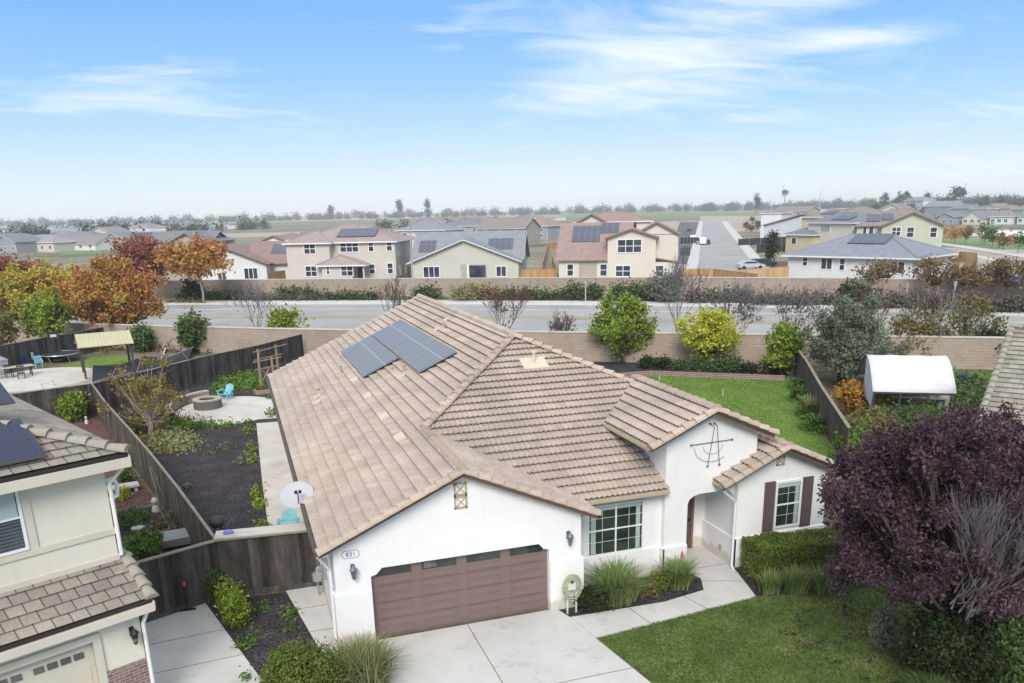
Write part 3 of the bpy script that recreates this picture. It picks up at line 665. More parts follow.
# neighbours' yards
sheet('bark_mulch', [(-5.2, 3.6), (-3.0, 4.1), (-9.85, 32.1), (-14, 31)], .006, 'bark_mulch')
sheet('yard_paving', [G2(-60, 400), G2(40, 412), G2(105, 392), G2(150, 380), G2(110, 366), G2(70, 372), G2(-60, 384)], .010, 'paving_pink')
mb = MB(); c = G(38, 379); mb.plate([(c[0]+4.0*math.cos(t), c[1]+4.6*math.sin(t)) for t in [2*math.pi*k/36 for k in range(36)]], -.01, .03); tag(mb.build('round_patio', 'concrete_warm'), kind='structure')
sheet('yard_lawn', [G2(60, 367), G2(100, 369), G2(130, 362), G2(132, 355), G2(100, 357)], .02, 'lawn_yard')
sheet('yard_soil', [G2(-60, 384), G2(70, 372), G2(60, 366), G2(130, 352), G2(190, 352), G2(215, 364), G2(150, 380), G2(300, 335), G2(200, 347), G2(60, 340), G2(-60, 360)][:7], .007, 'dirt')
sheet('yard_grass', [G2(880, 440), G2(1040, 430), G2(1040, 345), G2(955, 362), G2(940, 372)], .016, 'lawn_green')
sheet('yard_soil', [G2(850, 440), G2(955, 440), G2(960, 380), G2(860, 390)], .012, 'dirt')

# ------------------------------------------------------------------ main house
S = .4468; GX = 3.374; EX = -.37; EZ = 2.81; AXp, AYp = 7.79, 8.655; AZ = EZ+S*(AXp-EX); YF = .67; XR = 2*AXp-EX; YB = 24.45
HOUSE = thing('bungalow', 'white stucco single-storey house with brown tile roof and brown garage door', 'house')
w = MB()
zc = EZ+S*(0-EX)-.115; za = EZ+S*(GX-EX)-.115; W_ = 6.748
w.prism([(0, 0, -.05), (.905, 0, -.05), (.905, 0, 1.86), (1.05, 0, 1.9), (1.2, 0, 2.06), (5.5, 0, 2.06), (5.64, 0, 1.9), (5.80, 0, 1.86), (5.80, 0, -.05), (W_, 0, -.05), (W_, 0, zc), (GX, 0, za), (0, 0, zc)], (0, .28, 0))
w.box(.002, W_-.002, .28, 1.2, 2.1, 2.85)
w.box(0, .9, .28, 1.3, -.05, 2.1); w.box(5.8, W_, .28, 1.3, -.05, 2.1)
w.box(0, W_, 1.3, 24.1, -.05, 2.88)
w.box(W_-.001, 9.86, 1.1, 24.1, -.05, 2.84)
w.box(9.85, 12.20, 2.49, 24.1, -.05, 2.84)
w.box(12.19, 15.4, .95, 24.1, -.05, 2.84)
# back gable
w.prism([(0, 24.1, 2.8), (15.4, 24.1, 2.8), (AXp, 24.1, AZ-.15)], (0, -.2, 0))
# entry tower front with the arched opening
ex, ez = 11.2, 5.15; eo = 2.08; ezl = ez-S*eo; s_ = lambda X: ez-S*abs(X-ex)-.115
w.prism([(9.83, .9, -.05), (10.60, .9, -.05), (10.60, .9, 2.22), (10.66, .9, 2.36), (10.80, .9, 2.45), (11.0, .9, 2.50), (11.8, .9, 2.50), (12.05, .9, 2.44), (12.19, .9, 2.3), (12.9, .9, 2.3), (12.9, .9, s_(12.9)), (ex, .9, s_(ex)), (9.83, .9, s_(9.83))], (0, .22, 0))
w.box(9.832, 12.898, 1.12, 6.2, 2.62, s_(9.83)-.02)
w.prism([(9.832, 1.0, s_(9.83)-.05), (12.898, 1.0, s_(9.83)-.05), (ex, 1.0, s_(ex)-.003)], (0, 5, 0))
w.box(9.832, 10.602, 1.12, 2.5, -.05, 2.63)
w.box(10.5, 12.3, 1.12, 2.5, 2.52, 2.64)
# bedroom gable
rx, rz_, ro = 13.6, 3.83, 2.2; t_ = lambda X: rz_-S*abs(X-rx)-.115
w.prism([(12.18, .68, -.05), (15.4, .68, -.05), (15.4, .68, t_(15.4)), (rx, .68, t_(rx)), (12.18, .68, t_(12.18))], (0, .28, 0))
w.box(12.182, 12.4, .95, 2.6, -.05, 2.85)
w.build('wall', 'stucco_white', HOUSE)
# wainscot bands (thicker lower wall with a sloped cap)
w = MB()
def wains(x0, x1, y, z, d=.06):
    w.prism([(x0, y-d, -.05), (x0, y-d, z-.015), (x0, y+.01, z+.012), (x0, y+.01, -.05)], (x1-x0, 0, 0))
wains(-.06, .90, 0, 1.50); wains(5.81, W_+.06, 0, 1.50); wains(W_+.062, 9.78, 1.1, .92); wains(9.78, 10.60, .9, .94, .07); wains(12.12, 15.46, .68, .98)
w.box(-.06, -.0, .0, 24, -.05, 1.46); w.box(12.12, 12.182, .62, 2.48, -.05, .95); w.box(W_, W_+.06, .0, 1.1, -.05, 1.46)
w.box(9.77, 9.832, .83, 1.1, -.05, .9)
w.build('wainscot', 'stucco_white', HOUSE)
# roof
R = RoofMesh(); g1 = (S, 0)
R.slope([(EX, -.30), (EX, 4.24), (GX, 4.24), (GX, -.30)], (EX, 0), EZ, g1)
R.slope([(EX, 4.24), (EX, YB), (AXp, YB), (AXp, AYp), (GX, 4.24)], (EX, 0), EZ, g1)
R.slope([(GX, -.30), (2*GX-EX, -.30), (2*GX-EX, YF), (GX, 4.24)], (2*GX-EX, 0), EZ, (-S, 0))
R.slope([(GX, 4.24), (2*GX-EX, YF), (9.86, YF), (9.86, AYp-(9.86-AXp)), (AXp, AYp)], (0, YF), EZ, (0, S))
R.slope([(9.86, 1.14), (XR-.45, 1.14), (9.86, AYp-(9.86-AXp))], (0, YF), EZ, (0, S))
R.slope([(XR, YF+.3), (XR, YB), (AXp, YB), (AXp, AYp)], (XR, 0), EZ, (-S, 0))
R.slope([(ex-eo, .55), (ex, .55), (ex, 5.72), (ex-eo, 3.7)], (ex-eo, 0), ez-S*eo, g1)
R.slope([(ex, .55), (ex+eo, .55), (ex+eo, 3.5), (ex, 5.72)], (ex+eo, 0), ez-S*eo, (-S, 0))
R.slope([(rx-ro, .30), (rx, .30), (rx, 3.0), (rx-ro, .9)], (rx-ro, 0), rz_-S*ro, g1)
R.slope([(rx, .30), (rx+ro, .30), (rx+ro, 1.2), (rx, 3.0)], (rx+ro, 0), rz_-S*ro, (-S, 0))
roof = R.build('roof', ['roof_tile', 'tile_gap_shade', 'tan_trim'], HOUSE)
c = MB()
zr = lambda X: EZ+S*(X-EX)
caps(c, (EX-.02, -.30, EZ+.02), (GX, -.30, zr(GX)+.03), .13, .36, seed=3); caps(c, (2*GX-EX+.02, -.30, EZ+.02), (GX, -.30, zr(GX)+.03), .13, .36, seed=40)
caps(c, (GX, -.35, zr(GX)+.06), (GX, 4.24, zr(GX)+.06), seed=80); caps(c, (GX, 4.24, zr(GX)+.06), (AXp, AYp, AZ+.06), seed=100)
caps(c, (XR-4.6, YF+4.6, EZ+S*4.6+.06), (AXp, AYp, AZ+.06), seed=150); caps(c, (AXp, YB, AZ+.07), (AXp, AYp, AZ+.07), seed=200)
caps(c, (EX, YB, EZ+.04), (AXp, YB, AZ+.04), .12, .36, seed=250); caps(c, (XR, YB, EZ+.04), (AXp, YB, AZ+.04), .12, .36, seed=300)
c.build('ridge_tiles', 'roof_cap', roof); c = MB()
caps(c, (ex-eo-.02, .55, ez-S*eo+.02), (ex, .55, ez+.03), .13, .36, seed=350); caps(c, (ex+eo+.02, .55, ez-S*eo+.02), (ex, .55, ez+.03), .13, .36, seed=370)
caps(c, (ex, .5, ez+.06), (ex, 5.8, ez+.06), seed=400)
c.build('ridge_tiles', 'roof_cap', roof); c = MB()
caps(c, (rx-ro-.02, .30, rz_-S*ro+.02), (rx, .30, rz_+.03), .13, .36, seed=430); caps(c, (rx+ro+.02, .30, rz_-S*ro+.02), (rx, .30, rz_+.03), .13, .36, seed=450)
caps(c, (rx, .26, rz_+.06), (rx, 3.1, rz_+.06), seed=470)
c.build('ridge_tiles', 'roof_cap', roof)
# pale replacement tiles lying in the left slope
def on_left(px, py, dz=.0):
    d = ray(px, py); n = np.array([-S, 0, 1.]); p0 = np.array([EX, 0, EZ+dz]); return CAMP+d*((n@(p0-CAMP))/(n@d))
nl = Vector((-S, 0, 1)).normalized(); ul = Vector((1, 0, S)).normalized(); vy = Vector((0, 1, 0))
def on_slope_box(mb, p, a, b, h0, h1, lx, m=0):
    p = Vector(p); c = []
    for h in (h0, h1):
        for sx, sy in ((-1, -1), (1, -1), (1, 1), (-1, 1)): c.append(p+ul*(a/2*sx)+vy*(b/2*sy)+nl*h)
    mb.hexa(c, m)
t = MB()
for px, py in ((355.5, 382), (368.5, 398), (385, 419), (401, 440)):
    p = on_left(px, py); on_slope_box(t, p, .31, .6, .06, .14, 0)
p = on_left(318, 404); on_slope_box(t, p, .31, .33, .06, .125, 0)
for px, py in ((318, 398), (360, 345), (402, 378), (437, 331), (447, 321)):
    p = on_left(px, py); on_slope_box(t, p, .3, .26, .05, .115, 0)
t.build('replacement_tiles', 'tile_new', roof)
for px, py, h, r in ((341, 374, .38, .05), (318, 393, .2, .06), (404, 374, .35, .06), (444, 329.5, .3, .06), (392, 372, .2, .04)):
    p = on_left(px, py); v = MB(); v.lathe((p[0], p[1], p[2]-.05), [(r*2.6, 0), (r*2.4, .09), (r*1.1, .14), (r, h), (r*1.5, h+.01), (r*1.5, h+.05), (r*.7, h+.07)], 12); v.build('vent_pipe', 'tan_trim', roof, smooth=False)
p = CAMP+ray(534, 366)*((np.array([0, -S, 1])@(np.array([0, YF, EZ])-CAMP))/(np.array([0, -S, 1])@ray(534, 366)))
v = MB(); v.lathe((p[0], p[1], p[2]-.05), [(.16, 0), (.14, .12), (.06, .16), (.055, .5), (.08, .51), (.08, .56), (.03, .58)], 12); v.prism([(p[0]-.45, p[1]-.3, p[2]-.07), (p[0]+.45, p[1]-.3, p[2]-.07), (p[0]+.45, p[1]+.3, p[2]+.2), (p[0]-.45, p[1]+.3, p[2]+.2)], (0, -.02, .06)); v.build('vent_pipe', 'tile_new', roof)
# gutters, rake boards, downpipes
gt = MB(); gt.box(EX-.11, EX+.01, -.2, YB, EZ-.11, EZ+.0); gt.build('gutter', 'gutter_dark', HOUSE)
gt = MB(); gt.box(2*GX-EX+.14, 9.83, YF-.05, YF-.002, EZ-.07, EZ-.02); gt.build('gutter', 'tan_trim', HOUSE)
gt = MB(); gt.box(ex-eo-.07, ex-eo-.002, .62, 3.6, ez-S*eo-.08, ez-S*eo-.02); gt.build('gutter', 'tan_trim', HOUSE)
def rake(xa, xm, y, zl, zm, nm='rake_board'):
    for a, b in (((xa, y, zl), (xm, y, zm)), ((2*xm-xa, y, zl), (xm, y, zm))):
        m = MB(); m.prism([(a[0], y, a[2]-.16), (b[0], y, b[2]-.16), (b[0], y, b[2]-.03), (a[0], y, a[2]-.03)], (0, .03, 0)); m.build(nm, 'trim_brown', HOUSE)
rake(EX, GX, -.27, EZ, zr(GX)); rake(ex-eo, ex, .58, ez-S*eo, ez); rake(rx-ro, rx, .33, rz_-S*ro, rz_)
d = MB(); d.tube([(EX-.05, -.1, EZ-.1), (EX-.05, .12, EZ-.18), (-.08, .32, EZ-.75), (-.09, .34, .1)], .04, 8); d.build('downpipe', 'vinyl_white', HOUSE)
d = MB(); d.tube([(W_+.3, .3, EZ-.12), (W_+.3, .45, EZ-.2), (W_+.1, .85, EZ-.75), (W_+.1, .98, .1)], .04, 8); d.build('downpipe', 'vinyl_white', HOUSE)
d = MB(); d.tube([(rx-ro+.1, .38, 2.75), (rx-ro+.15, .42, 2.62), (12.06, .58, 2.2), (12.06, .60, .12), (12.0, .42, .06)], .04, 8); d.build('downpipe', 'vinyl_white', HOUSE)
# garage door
gd = MB(); gx0, gx1, gy = .905, 5.80, .16
gd.box(gx0-.02, gx1+.02, gy, gy+.05, -.0, 2.07)
npn = 4; pw = (gx1-gx0)/npn
for r_i in range(7):
    z0 = .02+r_i*.243
    for k in range(npn):
        x0 = gx0+k*pw+.13; x1 = gx0+(k+1)*pw-.13
        gd.prism([(x0, gy, z0+.035), (x1, gy, z0+.035), (x1, gy, z0+.215), (x0, gy, z0+.215)], (0, -.012, 0))
        gd.prism([(x0+.04, gy-.012, z0+.06), (x1-.04, gy-.012, z0+.06), (x1-.04, gy-.012, z0+.19), (x0+.04, gy-.012, z0+.19)], (0, -.012, 0))
for z in (.51, 1.0, 1.48): gd.box(gx0, gx1, gy-.004, gy, z-.006, z+.006, 1)
door = gd.build('garage_door', ['door_brown', 'gutter_dark'], HOUSE)
for k in range(npn):
    x0 = gx0+k*pw+.14; x1 = gx0+(k+1)*pw-.14; p = MB(); p.box(x0, x1, gy-.014, gy-.002, 1.77, 2.03); p.build('window_pane', 'glass_dark', door)
    p = MB(); p.box(x0+.05, x0+.4, gy-.018, gy-.015, 1.80, 1.97); p.build('reflector_card', 'glass_tint', door) if k == 1 else None
# windows
def window(parent, mp, u0, u1, z0, z1, cols=2, rows=2, fr='vinyl_white', gl='glass_far', bars=0, fw=.07, sash=True, curtain=None, depth=.05, name='window'):
    m = MB(); B = lambda a, b, c, d, e0=0., e1=depth: m.box(a, b, e0, e1, c, d, 0, mp)
    B(u0-fw, u1+fw, z0-fw, z0); B(u0-fw, u1+fw, z1, z1+fw); B(u0-fw, u0, z0, z1); B(u1, u1+fw, z0, z1)
    cw = (u1-u0)/cols; rh = (z1-z0)/rows
    for k in range(1, cols): B(u0+cw*k-fw*.4, u0+cw*k+fw*.4, z0, z1, 0, depth*.8)
    for k in range(1, rows): B(u0, u1, z0+rh*k-fw*.35, z0+rh*k+fw*.35, 0, depth*.7)
    if bars:
        for c in range(cols):
            for r in range(rows):
                a, b, e, f = u0+cw*c, u0+cw*(c+1), z0+rh*r, z0+rh*(r+1); t = .0045
                for q in range(1, bars+1): B(a+(b-a)*q/(bars+1)-t, a+(b-a)*q/(bars+1)+t, e, f, 0, depth*.4)
                B(a, b, (e+f)/2-t, (e+f)/2+t, 0, depth*.38)
    fo = m.build(name, fr, parent)
    p = MB(); p.box(u0, u1, 0, depth*.25, z0, z1, 0, mp); p.build('pane', gl, fo)
    if curtain:
        q = MB()
        for a, b in curtain: q.box(a, b, depth*.25, depth*.32, z0+.02, z1-.02, 0, mp)
        q.build('curtain', 'curtain', fo)
    return fo
def FR(y0, s=1): return lambda u, d, z: (u, y0-d, z)
wd = window(HOUSE, FR(1.1), 7.46, 9.18, .97, 2.46, 2, 2, gl='glass_dark', bars=1, fw=.055, curtain=[(7.52, 7.68), (8.98, 9.12), (8.30, 8.335)])
v = MB(); v.box(7.48, 9.16, -.0, .022, 2.33, 2.45, 0, FR(1.1)); v.build('blind', 'blind', wd)
wd = window(HOUSE, FR(.68), 13.58, 14.40, 1.16, 2.56, 1, 2, gl='glass_dark', bars=1, fw=.07, curtain=[(14.24, 14.38)])
v = MB(); v.box(13.6, 14.38, 0, .022, 2.42, 2.55, 0, FR(.68)); v.build('blind', 'blind', wd)
v = MB(); v.box(13.5, 14.5, .64, .62, 2.62, 2.70); v.build('window_head', 'tan_trim', HOUSE)
for x0, x1 in ((13.12, 13.49), (14.49, 14.88)):
    v = MB(); v.box(x0, x1, .635, .68, 1.02, 2.66)
    for za_, zb in ((1.08, 1.82), (1.90, 2.60)): v.box(x0+.05, x1-.05, .622, .64, za_, zb)
    v.build('shutter', 'shutter_brown', HOUSE, bevel=.006)
v = MB(); v.box(10.74, 11.66, 2.42, 2.46, .04, 2.15); v.box(10.66, 10.74, 2.40, 2.48, .03, 2.23, 1); v.box(11.66, 11.74, 2.40, 2.48, .03, 2.23, 1); v.box(10.66, 11.74, 2.40, 2.48, 2.15, 2.23, 1)
for a, b in ((.2, .95), (1.1, 1.95)):
    for c0, c1 in ((10.84, 11.14), (11.26, 11.56)): v.box(c0, c1, 2.40, 2.43, a, b)
fd = v.build('front_door', ['shutter_brown', 'trim_brown'], HOUSE); v = MB(); v.lathe((0, 0, -.035), [(.01, 0), (.035, .01), (.035, .06), (.01, .07)], 10); o = v.build('handle', 'iron_black', fd); o.location = (11.56, 2.38, 1.05)
# gable vents: wooden lattice squares
def lattice(cx_, y, z, s):
    m = MB(); h = s/2; t = .04
    for a, b, c_, d_ in ((cx_-h, cx_+h, z-h, z-h+t), (cx_-h, cx_+h, z+h-t, z+h), (cx_-h, cx_-h+t, z-h, z+h), (cx_+h-t, cx_+h, z-h, z+h)): m.box(a, b, y-.035, y, c_, d_)
    m.beam((cx_-h+.02, y-.015, z-h+.02), (cx_+h-.02, y-.015, z+h-.02), .02, .03, up=(0, 1, 0)); m.beam((cx_-h+.02, y-.02, z+h-.02), (cx_+h-.02, y-.02, z-h+.02), .02, .03, up=(0, 1, 0))
    
    m.build('gable_vent', 'tan_trim', HOUSE)
lattice(3.36, 0, 3.93, .34); lattice(3.36, 0, 3.57, .34); lattice(rx+.02, .68, 3.30, .28)
# wall lanterns
def lantern(x, y, z, parent, mat='lamp_metal', rz=0, nm='wall_lantern'):
    m = MB(); m.box(-.05, .05, -.02, 0, -.10, .12); m.tube([(0, -.02, .08), (0, -.12, .14), (0, -.16, .10)], .012, 6)
    m.lathe((0, -.16, 0), [(.015, -.26), (.05, -.22), (.05, -.2), (.085, .0), (.105, .02), (.02, .12), (.01, .15)], 8)
    o = m.build(nm, mat, parent); o.location = (x, y, z); o.rotation_euler = (0, 0, rz)
    g = MB(); g.lathe((0, -.16, 0), [(.052, -.19), (.083, -.01)], 8); g.build('glass', 'glass_tint', o)
lantern(.46, 0, 2.17, HOUSE); lantern(6.36, 0, 2.2, HOUSE)
lantern(0, 0, 0, HOUSE, 'iron_black'); HOUSE.children[-1].location = (12.18, 1.6, 1.95); HOUSE.children[-1].rotation_euler = (0, 0, -math.pi/2)
# house number plaque
v = MB(); cxn, zn = .44, 2.56
v.prism([(cxn+.20*math.cos(t)*(1.0), -.0, zn+.10*max(-.86, min(.86, 1.25*math.sin(t)))) for t in [2*math.pi*k/24 for k in range(24)]], (0, -.02, 0)); pq = v.build('number_plaque', 'vinyl_white', HOUSE)
def text(s, size, loc, rot, mat, parent, name='number', ext=.004):
    cu = bpy.data.curves.new(name, 'FONT'); cu.body = s; cu.size = size; cu.extrude = ext; cu.align_x = 'CENTER'; cu.align_y = 'CENTER'
    o = bpy.data.objects.new('t', cu); COL.objects.link(o); bpy.context.view_layer.update(); dg = bpy.context.evaluated_depsgraph_get()
    me = bpy.data.meshes.new_from_object(o.evaluated_get(dg)); bpy.data.objects.remove(o, do_unlink=True); me.materials.clear(); me.materials.append(MATS[mat])
    o = bpy.data.objects.new(name, me); COL.objects.link(o); o.parent = parent; o.location = loc; o.rotation_euler = rot; return o
v = MB(); v.prism([(cxn+.225*math.cos(t), -.004, zn+.125*max(-.86, min(.86, 1.25*math.sin(t)))) for t in [2*math.pi*k/24 for k in range(24)]], (0, -.012, 0)); v.build('plaque_border', 'plaque_blue', pq)
text('831', .17, (cxn, -.024, zn), (math.pi/2, 0, 0), 'lamp_metal', pq)
# iron ornament on the entry gable
m = MB(); yy = .86
for pts in (((11.22, 4.66), (11.37, 4.54), (11.20, 3.36)), ((11.36, 4.66), (11.46, 4.58), (11.60, 3.36)), ((10.62, 4.07), (12.0, 4.10))): m.tube([(a, yy, b) for a, b in pts], .011, 6)
for a, b in ((11.22, 4.66), (11.36, 4.66), (11.20, 3.36), (11.60, 3.36), (10.62, 4.07), (12.0, 4.10)):
    m.lathe((a, yy, b-.03), [(.01, 0), (.035, .015), (.035, .045), (.01, .06)], 8); m.tube([(a, yy, b), (a, .9, b)], .01, 5)
m.tube([(11.35+.62*math.cos(t), yy+.01, 3.98+.50*math.sin(t)) for t in [math.pi+math.pi*.72*k/14 for k in range(15)]], .006, 5)
m.tube([(11.35+.33*math.cos(t), yy+.01, 3.98+.26*math.sin(t)) for t in [math.pi+math.pi*k/10 for k in range(11)]], .005, 5)
m.build('iron_ornament', 'lamp_metal', HOUSE)
m = MB(); m.box(12.10, 12.12, 1.3, 1.42, .35, .5); m.build('outlet_cover', 'steel_grey', HOUSE)
# meters on the left wall
m = MB(); m.box(-.16, -.0, 1.7, 2.0, 1.2, 1.75); m.lathe((-.2, 1.85, 1.45), [(.02, 0), (.1, .02), (.1, .1), (.03, .12)], 12); m.build('electric_meter', 'steel_grey', HOUSE, bevel=.01)
m = MB(); m.tube([(-.22, 3.3, 0), (-.22, 3.3, .9), (-.22, 3.1, 1.0), (-.22, 3.0, .7), (-.02, 3.0, .7)], .03, 8); m.lathe((-.25, 3.15, .55), [(.04, 0), (.13, .03), (.14, .25), (.05, .3)], 12); m.box(-.34, -.14, 2.95, 3.1, .62, .9); m.build('gas_meter', 'steel_grey', HOUSE)
# solar arrays
def array(x0, x1, y0, y1, nm, cells='solar_cells'):
    def P(x, y, h): return Vector((x, y, zr(x)))+nl*h
    root = MB(); root.hexa([P(x0, y0, .13), P(x1, y0, .13), P(x1, y1, .13), P(x0, y1, .13), P(x0, y0, .165), P(x1, y0, .165), P(x1, y1, .165), P(x0, y1, .165)])
    fo = root.build(nm, 'gutter_dark', HOUSE)
    m = MB(); L = (x1-x0)*math.sqrt(1+S*S); m.face([P(x0+.02, y0+.02, .169), P(x1-.02, y0+.02, .169), P(x1-.02, y1-.02, .169), P(x0+.02, y1-.02, .169)], 0, [(0, 0), (L, 0), (L, y1-y0), (0, y1-y0)])
    m.build('cells', cells, fo, recalc=False)
    m = MB()
    for x in (x0+.25, x1-.25): a = P(x, y0-.05, .07); b = P(x, y1, .07); m.beam(a, b, .04, .05)
    for x in (x0+.25, x1-.25):
        y = y0
        while y < y1: a = P(x, y, .0); m.beam(a, a+nl*.1, .05, .05, up=(0, 1, 0)); y += 1.3
    m.build('rail', 'steel_grey', fo)
array(3.05, 4.545, 13.5, 20.55, 'solar_panel_array'); array(4.585, 6.03, 9.85, 20.55, 'solar_panel_array')
# ------------------------------------------------------------------ left neighbour
LN_RZ = R_(26.0); LNO = (-4.42, -1.32)      # garage front right corner
LN = thing('two_storey_house', 'cream two-storey neighbour house with grey-tan tile roof, brick base and cream garage door', 'house', (LNO[0], LNO[1], 0), LN_RZ)
cL, sL = math.cos(LN_RZ), math.sin(LN_RZ)
def to_local(p): x, y = p[0]-LNO[0], p[1]-LNO[1]; return (cL*x+sL*y, -sL*x+cL*y, p[2])
def ln_front(px, py, y):   # picture position onto the local plane y
    d = ray(px, py); n = np.array([-sL, cL, 0]); p0 = np.array([LNO[0], LNO[1], 0])+n*y; p = CAMP+d*((n@(p0-CAMP))/(n@d)); q = to_local(p); return q[0], q[2]
w = MB()
# garage block with door opening
dR, _z = ln_front(117, 650, 0)
dR = -1.02; dL = dR-4.88; dz = 2.16
w.prism([(0, 0, -.05), (dR, 0, -.05), (dR, 0, dz), (dL, 0, dz), (dL, 0, -.05), (-9, 0, -.05), (-9, 0, 2.75), (0, 0, 2.75)], (0, .3, 0))
w.box(-9, 0, .3, 9, -.05, 2.75); UX, UY = .12, 1.05
w.box(-10, UX, UY, 10.5, 2.75, 5.86)
w.build('wall', 'stucco_cream', LN)
w = MB(); w.box(-10.02, UX+.02, UY-.03, UY+.1, 3.28, 3.52); w.box(-10.02, UX+.025, UY-.035, UY, 4.02, 4.16); w.build('trim_band', 'trim_cream', LN)
w = MB(); w.box(dR, dR+.16, -.05, .1, -.05, dz+.16); w.box(dL-.16, dL, -.05, .1, -.05, dz+.16); w.box(dL, dR, -.05, .1, dz, dz+.16); w.build('door_surround', 'trim_cream', LN)
w = MB()
def bq(x0, x1, z0, z1): w.face([(x0, -.045, z0), (x1, -.045, z0), (x1, -.045, z1), (x0, -.045, z1)], 0, [(x0, z0), (x1, z0), (x1, z1), (x0, z1)])
bq(dR+.17, .02, 0, 1.32); w.face([(.03, -.045, 0), (.03, .9, 0), (.03, .9, 1.32), (.03, -.045, 1.32)], 0, [(0, 0), (.95, 0), (.95, 1.32), (0, 1.32)]); w.face([(dR+.17, -.045, 1.32), (.02, -.045, 1.32), (.02, 0, 1.34), (dR+.17, 0, 1.34)], 0, [(0, 0), (1, 0), (1, .04), (0, .04)])
w.build('brick_base', 'brick_red', LN, recalc=False)
w = MB(); w.box(dL, dR, .12, .17, 0, dz)
for r in range(4):
    for k in range(4):
        x0 = dL+.08+k*1.2; w.prism([(x0, .12, .06+r*.53), (x0+1.1, .12, .06+r*.53), (x0+1.1, .12, .50+r*.53), (x0, .12, .50+r*.53)], (0, -.012, 0)) if r < 3 else None
for z in (.53, 1.06, 1.59): w.box(dL, dR, .112, .12, z-.006, z+.006)
gdo = w.build('garage_door', 'trim_cream', LN)
for k in range(4):
    for q in range(4):
        x0 = dL+.12+k*1.2+q*.26; v = MB(); v.box(x0, x0+.20, .100, .118, 1.80, 1.94); v.build('window_pane', 'glass_tint', gdo)
# upper window
a = ln_front(0, 490, UY); b_ = ln_front(19.5, 483.5, UY); c_ = ln_front(25.5, 549, UY)
ux1 = (b_[0]+c_[0])/2-.06; uz0 = c_[1]+.04; uz1 = b_[1]-.03
wd = window(LN, FR(UY), ux1-1.25, ux1, uz0, uz1, 1, 2, gl='glass_far', fw=.06)
v = MB(); v.box(ux1-1.23, ux1-.02, 0, .022, uz0+(uz1-uz0)*.5, uz1-.03, 0, FR(UY)); v.build('blind', 'blind', wd)
v = MB()
for k in range(9): v.box(ux1-1.23, ux1-.02, 0, .02, uz0+.06+k*.075, uz0+.09+k*.075, 0, FR(UY))
v.build('blind', 'blind_dark', wd)
v = MB(); v.box(ux1+.07, ux1+.24, UY-.03, UY+.01, 4.16, uz1+.3); v.build('window_surround', 'trim_cream', LN)
# roofs
R2 = RoofMesh(); sl2 = .33
R2.slope([(-9, -.25), (.25, -.25), (.25, UY), (-9, UY)], (.25, -.25), 2.79, (0, .45), tw=.34, sub=4, wave=0, lip=.05, course=.32)
R2.slope([(UX+.0, UY), (.25, UY), (.25, 4.5), (UX+.0, 4.5)], (.25, UY), 3.38, (0.001, .0012), tw=.34, sub=4, wave=0, lip=.05, course=.32)
ue = 5.90; o2 = .42; D2 = 11.4; hx = UX+o2; hy = UY-o2; hw = (D2+2*o2)/2; yb2 = UY+D2+o2
R2.slope([(-14, hy), (hx, hy), (hx-hw, hy+hw), (-14, hy+hw)], (hx, hy), ue, (0, sl2), tw=.34, sub=4, wave=0, lip=.05, course=.32)
R2.slope([(hx, hy), (hx, yb2), (hx-hw, hy+hw)], (hx, hy), ue, (-sl2, 0), tw=.34, sub=4, wave=0, lip=.05, course=.32)
R2.slope([(-14, yb2), (hx, yb2), (hx-hw, hy+hw), (-14, hy+hw)], (hx, yb2), ue, (0, -sl2), tw=.34, sub=4, wave=0, lip=.05, course=.32)
rf = R2.build('roof', ['roof_tile_flat', 'tile_gap_shade', 'tile_gap_shade'], LN)
c = MB(); caps(c, (hx, hy, ue+.05), (hx-hw, hy+hw, ue+sl2*hw+.05), .13, .42, drop=.2); caps(c, (hx, yb2, ue+.05), (hx-hw, hy+hw, ue+sl2*hw+.05), .13, .42, seed=30); caps(c, (-14, hy+hw, ue+sl2*hw+.05), (hx-hw, hy+hw, ue+sl2*hw+.05), .13, .42, seed=60)
c.build('ridge_tiles', 'roof_tile_cap2', rf); c = MB(); caps(c, (.27, -.25, 2.81), (.27, UY, 3.41), .12, .4, seed=70); caps(c, (.27, UY, 3.41), (.27, 4.5, 3.41), .12, .4, seed=75); c.build('verge_tiles', 'roof_tile_cap2', rf)
w = MB(); w.box(-14, hx+.02, hy-.07, hy+.0, ue-.30, ue-.09); w.box(hx, hx+.03, hy-.03, yb2, ue-.26, ue-.05); w.box(-9, .26, -.34, -.25, 2.53, 2.70); w.box(.25, .29, -.30, 4.5, 2.56, 2.73); w.build('fascia', 'trim_cream', LN)
w = MB(); w.box(-14, hx+.02, hy+.02, UY, ue-.12, ue-.1); w.box(UX, hx, UY, yb2-.2, ue-.12, ue-.1); w.build('soffit', 'trim_cream', LN)

w = MB(); w.tube([(UX+.3, UY-.3, ue-.2), (UX+.3, UY-.28, ue-.35), (UX+.05, UY-.06, ue-.7), (UX+.05, UY-.06, 3.5)], .045, 8); w.tube([(.12, -.28, 2.6), (.10, -.1, 2.35), (.04, -.07, 2.2), (.04, -.07, .1)], .045, 8); w.build('downpipe', 'trim_white', LN)
w = MB(); w.tube([(UX+.05, UY+.2, 5.2), (UX+.25, UY+.3, 5.2), (UX+.32, UY+.32, 5.0), (UX+.28, UY+.3, 4.78), (UX+.02, UY+.2, 4.75)], .05, 8); w.box(UX, UX+.2, UY+.3, UY+.52, 3.75, 4.05, 1); w.build('wall_duct', ['trim_white', 'iron_black'], LN)
lx, lz = ln_front(132, 634, 0); lantern(lx, -.0, lz+.06, LN, 'iron_black')
for px, py in ((15, 386), (62, 392)):
    d = ray(px, py); n = np.array([-sL*-sl2*0-cL*sl2*-1*0, 0, 0])
